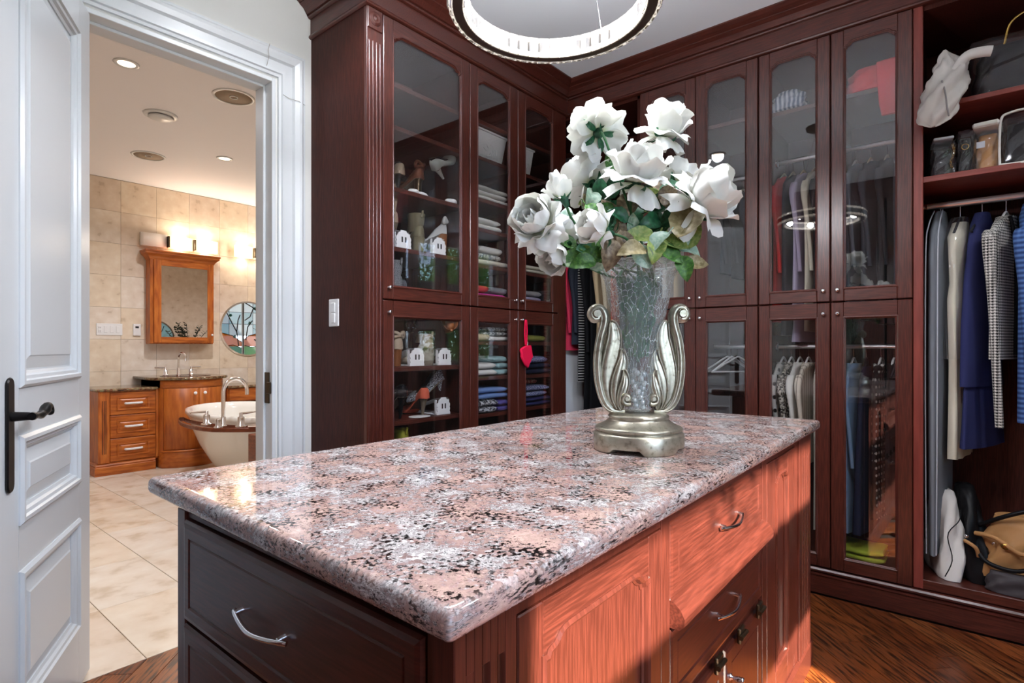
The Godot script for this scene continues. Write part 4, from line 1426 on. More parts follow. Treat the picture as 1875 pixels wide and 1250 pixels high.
func build_wall_pieces():
	# mirror cabinet
	var t := thing("mirror_cabinet", "honey wood mirror cabinet with a cornice on the limestone wall above the basin", "mirror cabinet", V(0, 0, 0))
	var x0 := -6.796
	var x1 := -6.665
	var b := mb(M.honey_y)
	b.box(V(x0, 1.24, -2.735), V(x1, 2.15, -2.105), 0.003)
	obj("body", b, t)
	var c := mb(M.honey_z)
	c.sweep([[-0.02, 0.0], [0.006, 0.0], [0.010, 0.010], [0.022, 0.030], [0.044, 0.050], [0.050, 0.056], [0.050, 0.072], [0.058, 0.078], [0.058, 0.092], [-0.02, 0.092]], [V(x0 + 0.002, 2.13, -2.105), V(x1, 2.13, -2.105), V(x1, 2.13, -2.735), V(x0 + 0.002, 2.13, -2.735)], Vector3.UP)
	c.box(V(x0, 2.15, -2.73), V(x1, 2.222, -2.11), 0.0)
	obj("cornice", c, t)
	var d := mb(M.honey_y)
	d.box(V(x1, 1.25, -2.205), V(x1 + 0.020, 2.13, -2.135), 0.003)
	d.box(V(x1, 1.25, -2.732), V(x1 + 0.020, 2.13, -2.668), 0.003)
	d.use(M.honey_z)
	d.box(V(x1, 1.25, -2.668), V(x1 + 0.020, 1.312, -2.205), 0.003)
	d.box(V(x1, 2.068, -2.668), V(x1 + 0.020, 2.13, -2.205), 0.003)
	var o := obj("door", d, t)
	var m := mb(M.mirror)
	m.box(V(x1, 1.31, -2.670), V(x1 + 0.012, 2.07, -2.203), 0.002)
	obj("mirror_glass", m, o)
	var k := mb(M.white_plastic)
	k.x = Transform3D(Basis(V(0, 1, 0), V(1, 0, 0), V(0, 0, -1)), V(x1 + 0.020, 1.34, -2.71))
	k.lathe([[0.0, 0.0], [0.006, 0.0], [0.005, 0.008], [0.012, 0.014], [0.010, 0.022], [0.0, 0.024]], 14)
	obj("knob", k, o)
	# wall lights
	for n in 2:
		var zs: Array = [[-2.285, -2.04], [-2.545, -2.31], [-2.812, -2.575]] if n == 0 else [[-3.222, -3.012], [-3.458, -3.242], [-3.694, -3.478]]
		var l := thing("wall_light", ["bar wall light of three glass shades above the mirror cabinet, the left one unlit", "bar wall light with lit glass shades above the round mirror"][n], "wall light", V(0, 0, 0), 0, "bar lights over the mirrors")
		var bk := mb(M.bronze)
		bk.box(V(-6.798, 2.30, zs[2][0] + 0.02), V(-6.775, 2.385, zs[0][1] - 0.02), 0.003)
		for s in [0, 1]:
			bk.box(V(-6.775, 2.28, (zs[s][0] + zs[s + 1][1]) * 0.5 - 0.008), V(-6.70, 2.40, (zs[s][0] + zs[s + 1][1]) * 0.5 + 0.008), 0.002)
		obj("backplate", bk, l)
		for k3 in 3:
			var lit := not (n == 0 and k3 == 0)
			var q: Array = zs[k3]
			var s := mb(M.shade_lit if lit else M.shade_off)
			var pr := PackedVector2Array()
			for i in 9:
				var u := i / 8.0
				pr.append(Vector2(lerpf(-q[1], -q[0], u), -0.068 * 1.0 + 0.012 * (1.0 - pow(2 * u - 1, 2))))
			for i in 9:
				var u := 1.0 - i / 8.0
				pr.append(Vector2(lerpf(-q[1], -q[0], u), -0.105 + 0.0 * u))
			# drawn in (-z, depth), extruded upwards
			s.x = Transform3D(Basis(V(0, 0, -1), V(1, 0, 0), V(0, 1, 0)), V(-6.665, 0, 0))
			s.extrude(pr, 2.272, 2.412, 0.002, 1)
			var sh := obj("lamp_shade", s, l)
			if lit:
				for o2 in [[-6.645, 2.342, 0.085], [-6.735, 2.428, 0.03], [-6.735, 2.258, 0.018]]:
					var om := OmniLight3D.new()
					om.name = numbered(l, "lamp")
					om.light_color = rgb(255, 238, 218)
					om.light_energy = o2[2]
					om.light_size = 0.03
					om.omni_range = 9.0
					om.omni_attenuation = 2.0
					om.shadow_enabled = true
					l.add_child(om, true)
					om.position = V(o2[0], o2[1], (q[0] + q[1]) * 0.5)
	# round mirror
	var r := thing("round_mirror", "round mirror showing a branch design, right of the honey wood mirror cabinet", "mirror", V(-6.797, 1.425, -3.19))
	var rm := mb(M.mirror)
	rm.x = Transform3D(Basis(V(0, -1, 0), V(1, 0, 0), V(0, 0, 1)), Vector3.ZERO)
	rm.lathe([[0.0, 0.0], [0.332, 0.0], [0.332, 0.006], [0.312, 0.010], [0.312, 0.010], [0.0, 0.010]], 64, -1)
	obj("glass", rm, r)
	# leafy plants standing before the stained glass, seen in the mirrors
	var rng := RandomNumberGenerator.new()
	rng.seed = 4
	for n in 2:
		var p: Vector3 = [V(-3.05, 0, -5.25), V(-3.05, 0, -3.80)][n]
		var pt := thing("potted_plant", ["dark bushy pot plant standing in front of the stained glass windows", "dark leafy pot plant beside the round stained glass panel"][n], "plant", p)
		var pot := mb(M.porcelain)
		pot.lathe([[0.0, 0.0], [0.13, 0.0], [0.15, 0.3], [0.17, 0.95], [0.18, 1.0], [0.16, 1.0], [0.15, 0.95], [0.0, 0.95]], 20)
		obj("planter", pot, pt)
		for i in 14:
			var a := rng.randf() * TAU
			var h := rng.randf_range(0.35, 0.66)
			var sp := rng.randf_range(0.06, 0.36)
			var s := mb(M.plant_dark)
			var keys := [V(cos(a) * 0.05, 0.94, sin(a) * 0.05), V(cos(a) * sp * 0.5, 0.94 + h * 0.6, sin(a) * sp * 0.5), V(cos(a) * sp, 0.94 + h, sin(a) * sp)]
			var c2 := curve(keys, 10)
			s.tube(c2, 0.004, 4)
			for j in range(2, 10):
				for w in 2:
					var d2 := V(cos(a + 1.6 + PI * w + rng.randf()), 0.6, sin(a + 1.6 + PI * w + rng.randf())).normalized()
					var q2: Vector3 = c2[j]
					var si := d2.cross(V(0.3, 1, 0.2)).normalized() * 0.018
					s.tri(q2, q2 + d2 * 0.035 + si, q2 + d2 * 0.075)
					s.tri(q2, q2 + d2 * 0.075, q2 + d2 * 0.035 - si)
			obj("sprig", s, pt)

func build_tub():
	var cx := -5.1
	var cz := -2.48
	var el := func(sx: float, sz: float, y: float, n := 40) -> PackedVector3Array:
		var r := PackedVector3Array()
		for i in n:
			var a := TAU * i / n
			r.append(V(cx + cos(a) * sx, y, cz + sin(a) * sz))
		return r
	var t := thing("bathtub", "cream oval freestanding bathtub in front of the honey wood units", "bathtub", V(0, 0, 0))
	var b := mb(M.porcelain)
	b.loft([el.call(0.52, 0.20, 0.0), el.call(0.58, 0.25, 0.06), el.call(0.68, 0.33, 0.18), el.call(0.78, 0.41, 0.33), el.call(0.84, 0.465, 0.47), el.call(0.86, 0.48, 0.555), el.call(0.885, 0.50, 0.585), el.call(0.90, 0.52, 0.61), el.call(0.895, 0.515, 0.635), el.call(0.87, 0.49, 0.642), el.call(0.845, 0.465, 0.635), el.call(0.82, 0.44, 0.58), el.call(0.76, 0.38, 0.35), el.call(0.66, 0.28, 0.16), el.call(0.4, 0.15, 0.13)], true, true, 1)
	obj("basin", b, t)
	var d := thing("tub_deck", "curved reddish wood ledge carrying the bath tap round the end of the tub", "ledge", V(0, 0, 0))
	var pl := PackedVector2Array()
	for i in 22:
		var a := deg_to_rad(112.0 - 124.0 * i / 21.0)
		var k := 0.055 + 0.19 * clampf((62.0 - absf(rad_to_deg(a) - 60.0)) / 62.0, 0.0, 1.0)
		pl.append(Vector2(cx + cos(a) * (0.87 + k * 0.75), -(cz + sin(a) * (0.49 + k))))
	for i in 22:
		var a := deg_to_rad(-12.0 + 124.0 * i / 21.0)
		pl.append(Vector2(cx + cos(a) * 0.91, -(cz + sin(a) * 0.53)))
	var db := mb(M.teak)
	db.x = Transform3D(Basis(V(1, 0, 0), V(0, 0, -1), V(0, 1, 0)), Vector3.ZERO)
	db.extrude(pl, 0.545, 0.580, 0.006, -1)
	obj("ledge", db, d)
	var pd := mb(M.teak)
	pd.box(V(-4.26, 0.0, -2.36), V(-4.12, 0.544, -2.0), 0.004)
	obj("pedestal", pd, d)
	var f := thing("bath_tap", "tall chrome gooseneck bath tap with two lever handles on the wood ledge", "tap", V(-4.58, 0.581, -1.955))
	gooseneck(f, Vector3.ZERO, 0.37, V(-0.03, 0, -0.20), 0.0155)
	lever_tap(f, V(-0.20, 0, 0.045), 1.0, 1.6)
	lever_tap(f, V(0.14, 0, -0.075), -1.0, 1.6)
	var dv := mb(M.chrome)
	dv.x = Transform3D(Basis.IDENTITY, V(0.055, 0, 0.06))
	dv.lathe([[0.0, 0.0], [0.034, 0.0], [0.034, 0.006], [0.022, 0.010], [0.022, 0.06], [0.015, 0.066], [0.0, 0.068]], 16)
	obj("diverter", dv, f)
	var hs := thing("hand_shower", "chrome hand shower lying at the right end of the wood tub ledge", "hand shower", V(-4.24, 0.582, -2.13))
	var hb := mb(M.chrome)
	hb.tube([V(-0.10, 0.012, 0.09), V(0.0, 0.02, 0.0), V(0.03, 0.025, -0.03)], [0.011, 0.013, 0.016], 10)
	hb.tube([V(0.03, 0.002, -0.04), V(0.03, 0.045, -0.04)], [0.034, 0.02], 16)
	obj("handset", hb, hs)

func stained_glass():
	for n in 2:
		var z0: float = [-5.02, -5.63][n]
		var z1: float = [-4.37, -5.06][n]
		var y0 := 0.97
		var y1 := 2.23
		var b := mb(M.trim_paint)
		for q in [[y0 - 0.02, y0, z0 - 0.02, z1 + 0.02], [y1, y1 + 0.02, z0 - 0.02, z1 + 0.02], [y0, y1, z0 - 0.03, z0], [y0, y1, z1, z1 + 0.03]]:
			b.box(V(-2.64, q[0], q[2]), V(-2.58, q[1], q[3]), 0.002)
		var w := struct("window_%d" % (3 + n), b)
		var h := y1 - y0
		var wd := z1 - z0
		# pieces in (across, up): sky, hills, foliage
		var put_piece := func(m: String, pts: Array, x: float):
			var p := PackedVector2Array()
			for q in pts:
				p.append(Vector2(q[0] * wd, q[1] * h))
			var g := mb(M[m])
			g.x = Transform3D(Basis(V(0, 0, 1), V(0, 1, 0), V(-1, 0, 0)), V(x, y0, z0))
			g.extrude(p, 0.0, 0.003)
			obj("glass_piece", g, w)
		for i in 3:
			for j in 4:
				var u := [[0.0, 0.36], [0.36, 0.68], [0.68, 1.0]]
				var v := [[0.36, 0.54], [0.54, 0.72], [0.72, 0.88], [0.88, 1.0]]
				put_piece.call(["glass_pale", "glass_sky", "glass_sky", "glass_pale"][(i + j * 2 + n) % 4], [[u[i][0] + 0.001, v[j][0]], [u[i][1] - 0.001, v[j][0]], [u[i][1] - 0.001, v[j][1] - 0.001], [u[i][0] + 0.001, v[j][1] - 0.001]], -2.606)
		put_piece.call("glass_orange", [[0.0, 0.20], [1.0, 0.20], [1.0, 0.30], [0.85, 0.36], [0.55, 0.40], [0.25, 0.36], [0.0, 0.27]], -2.610)
		put_piece.call("glass_green", [[0.0, 0.0], [0.48, 0.0], [0.48, 0.20], [0.25, 0.22], [0.0, 0.18]], -2.606)
		put_piece.call("glass_lime", [[0.50, 0.0], [1.0, 0.0], [1.0, 0.22], [0.75, 0.19], [0.50, 0.20]], -2.606)
		for q in [[0.2, 0.34], [0.32, 0.66], [0.12, 0.86], [0.62, 0.78], [0.8, 0.55], [0.9, 0.9], [0.45, 0.93]]:
			put_piece.call("glass_teal", [[q[0] - 0.05, q[1]], [q[0], q[1] - 0.015], [q[0] + 0.05, q[1]], [q[0] + 0.02, q[1] + 0.03], [q[0] - 0.02, q[1] + 0.035]], -2.6135)
		var l := mb(M.black)
		var pt := func(u: float, v: float) -> Vector3: return V(-2.612, y0 + v * h, z0 + u * wd)
		for e in [[[0.08, 0.2], [0.14, 0.42], [0.30, 0.58], [0.42, 0.70], [0.66, 0.80], [0.98, 0.88]], [[0.14, 0.42], [0.10, 0.6], [0.04, 0.68]], [[0.42, 0.70], [0.52, 0.88], [0.6, 0.98]], [[0.66, 0.80], [0.78, 0.66], [0.96, 0.60]], [[0.92, 0.3], [0.86, 0.5], [0.70, 0.60]]]:
			var k := []
			for q in e:
				k.append(pt.call(q[0], q[1]))
			l.tube(k, 0.010, 6)
		for u in [0.36, 0.68]:
			l.tube([pt.call(u, 0.36), pt.call(u, 1.0)], 0.004, 5)
		for v in [0.54, 0.72, 0.88]:
			l.tube([pt.call(0.0, v), pt.call(1.0, v)], 0.004, 5)
		l.tube([pt.call(0.0, 0.27), pt.call(0.25, 0.36), pt.call(0.55, 0.40), pt.call(0.85, 0.36), pt.call(1.0, 0.30)], 0.006, 5)
		l.tube([pt.call(0.0, 0.18), pt.call(0.25, 0.22), pt.call(0.5, 0.20), pt.call(0.75, 0.19), pt.call(1.0, 0.22)], 0.006, 5)
		obj("leading", l, w)
	var r := thing("glass_panel", "round pale blue stained glass panel hung on the bathroom wall behind the cabinets", "glass panel", V(-2.678, 1.36, -3.42))
	var g := mb(M.glass_sky)
	g.x = Transform3D(Basis(V(0, 1, 0), V(-1, 0, 0), V(0, 0, 1)), Vector3.ZERO)
	g.lathe([[0.0, 0.0], [0.28, 0.0], [0.28, 0.006], [0.0, 0.006]], 40, -1)
	obj("glass", g, r)
	var rim := mb(M.steel)
	rim.x = g.x
	rim.lathe([[0.278, -0.001], [0.30, -0.001], [0.30, 0.012], [0.278, 0.012], [0.278, -0.001]], 40, -1)
	obj("rim", rim, r)
	var br := mb(M.black)
	br.tube(curve([V(-0.008, -0.25, 0.05), V(-0.008, -0.05, 0.0), V(-0.008, 0.1, -0.1), V(-0.008, 0.2, -0.14)], 10), 0.006, 5)
	obj("leading", br, r)

# ---------- vase ----------
func build_vase():
	var t := thing("vase", "tall crackled glass vase in a silver gilt base with scrolled leaf arms on the granite", "vase", V(-0.720, 0.9205, -1.414), deg_to_rad(39.67))
	var g = M.gilt
	var b := mb(g)
	var n := 64
	var rings := []
	for p in [[0.04, 0.0], [0.119, 0.0], [0.122, 0.003], [0.122, 0.024], [0.122, 0.044], [0.119, 0.049], [0.112, 0.051], [0.111, 0.054], [0.117, 0.056], [0.118, 0.061], [0.113, 0.065], [0.104, 0.068], [0.092, 0.074], [0.083, 0.082], [0.079, 0.086], [0.082, 0.089], [0.082, 0.094], [0.077, 0.097], [0.074, 0.101], [0.04, 0.1015]]:
		var ring := PackedVector3Array()
		for j in n:
			var a := TAU * j / n
			var y: float = p[1]
			if y < 0.02:
				var c := absf(fposmod(a * 4.0 / TAU + 0.18, 1.0) - 0.5)
				y += 0.013 * smoothstep(0.27, 0.20, c)
			ring.append(V(cos(a) * p[0], y, sin(a) * p[0]))
		rings.append(ring)
	b.loft(rings, true, true, 1)
	obj("base", b, t)
	for s in 2:
		var arm := mb(g)
		var pt := func(r: float, y: float, z := 0.0) -> Vector3: return V(r if s == 0 else -r, y, z)
		var path := func(keys: Array, cnt: int) -> Array:
			var k := []
			for q in keys:
				k.append(pt.call(q[0], q[1], 0.0))
			return curve(k, cnt)
		arm.x = Transform3D(Basis.from_scale(V(1, 1, 1.5)), Vector3.ZERO)
		# outer rib ending in a volute
		var c: Array = path.call([[0.040, 0.106], [0.070, 0.106], [0.094, 0.130], [0.109, 0.180], [0.113, 0.240], [0.106, 0.300], [0.095, 0.342], [0.094, 0.368], [0.105, 0.387], [0.122, 0.387], [0.131, 0.372], [0.124, 0.358], [0.111, 0.360], [0.109, 0.371]], 46)
		var rad := []
		for i in c.size():
			var f := i / 45.0
			rad.append(lerpf(0.010, 0.0125, sin(f * PI)) if f < 0.6 else lerpf(0.0120, 0.0105, (f - 0.6) / 0.4))
		arm.tube(c, rad, 10)
		# rims along the rib
		for o in [0.010, -0.006]:
			var e := []
			for i in range(2, 30):
				e.append(c[i] + V((o if s == 0 else -o), 0, 0.0072))
			arm.tube(e, 0.0032, 6)
		var ctr: Vector3 = pt.call(0.1165, 0.372)
		arm.tube([ctr + V(0, 0, -0.017), ctr + V(0, 0, 0.017)], 0.0095, 14)
		# nested leaf lobes: broad in the plane of the arm
		for lobe in [
			[[[0.060, 0.112], [0.080, 0.150], [0.084, 0.205], [0.074, 0.260], [0.066, 0.305], [0.070, 0.340], [0.080, 0.352]], 0.027, 0.0],
			[[[0.054, 0.110], [0.062, 0.140], [0.060, 0.180], [0.050, 0.220], [0.044, 0.250], [0.048, 0.280]], 0.022, 0.006],
			[[[0.048, 0.108], [0.052, 0.128], [0.048, 0.155], [0.041, 0.180], [0.039, 0.203], [0.044, 0.222]], 0.016, 0.011]]:
			var lc: Array = path.call(lobe[0], 22)
			var rr := []
			for i in 22:
				var f := i / 21.0
				var wd: float = maxf(0.0012, lobe[1] * pow(sin(PI * clampf(0.06 + 0.94 * f, 0.0, 1.0)), 0.75))
				var tg: Vector3 = (lc[mini(i + 1, 21)] - lc[maxi(i - 1, 0)]).normalized()
				var nn := V(tg.y, -tg.x, 0)
				var ring := PackedVector3Array()
				for j in 16:
					var q := TAU * j / 16.0
					var th: float = (0.0085 + lobe[2]) * (0.35 + 0.65 * pow(sin(PI * clampf(0.1 + 0.9 * f, 0.0, 1.0)), 0.5))
					# hollowed on one side with a raised lip
					var zz := sin(q) * th * (1.0 + 0.28 * cos(q * 2.0) * signf(cos(q)))
					ring.append(lc[i] + nn * cos(q) * wd + V(0, 0, zz))
				rr.append(ring)
			arm.loft(rr, true, true, 1)
			for e in [0.72, -0.78]:
				var rd := []
				for i in range(1, 21):
					var f := i / 21.0
					var wd: float = lobe[1] * pow(sin(PI * clampf(0.06 + 0.94 * f, 0.0, 1.0)), 0.75)
					var tg: Vector3 = (lc[mini(i + 1, 21)] - lc[maxi(i - 1, 0)]).normalized()
					rd.append(lc[i] + V(tg.y, -tg.x, 0) * wd * e + V(0, 0, (0.0085 + lobe[2]) * 0.72))
				arm.tube(rd, 0.0024, 6)
		var c2: Vector3 = pt.call(0.036, 0.140)
		var vo := []
		for i in 16:
			var a := -2.2 + i * 0.42
			var rr := 0.016 - i * 0.0008
			vo.append(c2 + V((cos(a) if s == 0 else -cos(a)) * rr, sin(a) * rr, 0.013))
		arm.tube(vo, 0.0072, 8)
		arm.tube([c2 + V(0, 0, -0.010), c2 + V(0, 0, 0.019)], 0.006, 12)
		obj("scroll_arm", arm, t)
	var prof := [[0.0, 0.104], [0.030, 0.104], [0.034, 0.115], [0.036, 0.150], [0.041, 0.200], [0.050, 0.260], [0.062, 0.320], [0.074, 0.370], [0.083, 0.410], [0.088, 0.440], [0.094, 0.465], [0.105, 0.485], [0.120, 0.500], [0.131, 0.508]]
	var inner := []
	for i in range(prof.size() - 1, -1, -1):
		inner.append([maxf(prof[i][0] - 0.003, 0.0), prof[i][1] + 0.002])
	var gl := mb(M.crackle)
	gl.lathe(prof, 48)
	var o := obj("glass", gl, t)
	o.set_meta("label", "crackled pale blue glass bowl")
	var gi := mb(M.pane)
	gi.lathe(inner, 48)
	obj("glass_lining", gi, o)
	var rim := mb(M.glass_edge)
	rim.lathe([[0.1275, 0.508], [0.1295, 0.5105], [0.1315, 0.508], [0.1295, 0.5065], [0.1275, 0.508]], 48)
	obj("rim", rim, t)
	var rng := RandomNumberGenerator.new()
	rng.seed = 9
	for i in 22:
		var y := 0.116 + 0.0047 * i
		var rr := 0.012 if i < 12 else 0.017
		var a := i * 2.3
		var be := mb(M.pearl)
		be.x = Transform3D(Basis.IDENTITY, V(cos(a) * rr, y, sin(a) * rr))
		be.lathe([[0.0, -0.009], [0.0064, -0.0064], [0.009, 0.0], [0.0064, 0.0064], [0.0, 0.009]], 12)
		obj("bead", be, t)

# ---------- roses ----------
func petal_mesh(prof: Array, wrap: float, ruffle: float, ph: float, notch: float) -> ArrayMesh:
	var b := mb(M.petal)
	var nu := 8
	var nv := 7
	var keys := []
	for p in prof:
		keys.append(V(p[0], p[1], 0))
	var grid := []
	for i in nv + 1:
		var row := PackedVector3Array()
		for j in nu + 1:
			var u := 2.0 * j / nu - 1.0
			var v := float(i) / nv
			var ve := v * (1.0 - notch * u * u * u * u) * (1.0 - 0.04 * cos(u * 7.0 + ph) * v)
			var f := ve * (keys.size() - 1)
			var k := mini(int(f), keys.size() - 2)
			var q: Vector3 = keys[k].cubic_interpolate(keys[k + 1], keys[maxi(k - 1, 0)], keys[mini(k + 2, keys.size() - 1)], f - k)
			var a := u * wrap * (0.35 + 0.75 * sin(PI * (0.12 + 0.62 * v)))
			var r := q.x + ruffle * v * v * sin(u * 5.0 + ph)
			row.append(V(r * sin(a), q.y + ruffle * v * v * cos(u * 4.0 + ph * 1.7) - 0.004 * u * u * v, r * cos(a)))
		grid.append(row)
	for i in nv:
		for j in nu:
			for c in [[i, j], [i + 1, j + 1], [i, j + 1], [i, j], [i + 1, j], [i + 1, j + 1]]:
				var f := smoothstep(0.0, 0.5, float(c[0]) / nv)
				b.cur.set_smooth_group(1)
				b.cur.set_uv(Vector2.ZERO)
				b.cur.set_color(Color(lerpf(0.66, 1.0, f), lerpf(0.74, 1.0, f), lerpf(0.36, 1.0, f)))
				b.cur.add_vertex(grid[c[0]][c[1]])
	return b.done()

func leaf_mesh(m, bend: float, wid: float) -> ArrayMesh:   # grows along y, unit length, faces z
	var b := mb(m)
	var rows := []
	var n := 9
	for i in n + 1:
		var v := float(i) / n
		var w := wid * pow(sin(PI * pow(clampf(v, 0.0, 1.0), 0.8)), 0.75) * (1.0 + 0.06 * (i % 2))
		var z := bend * sin(v * 2.2) - bend * 0.9 * v * v
		var row := PackedVector3Array()
		for s in [-1.0, -0.5, 0.0, 0.5, 1.0]:
			row.append(V(w * s, v, z + absf(s) * w * 0.45 + 0.02 * sin(v * 9.0 + s * 3.0) * absf(s)))
		rows.append(row)
	for i in n:
		for j in 4:
			b.quad(rows[i][j], rows[i][j + 1], rows[i + 1][j + 1], rows[i + 1][j], 1)
	b.tube([V(0, -0.25, 0), V(0, 0, -0.01), V(0, 0.5, rows[5][2].z - 0.012), V(0, 0.9, rows[8][2].z - 0.008)], [0.022, 0.02, 0.012, 0.006], 5)
	return b.done()

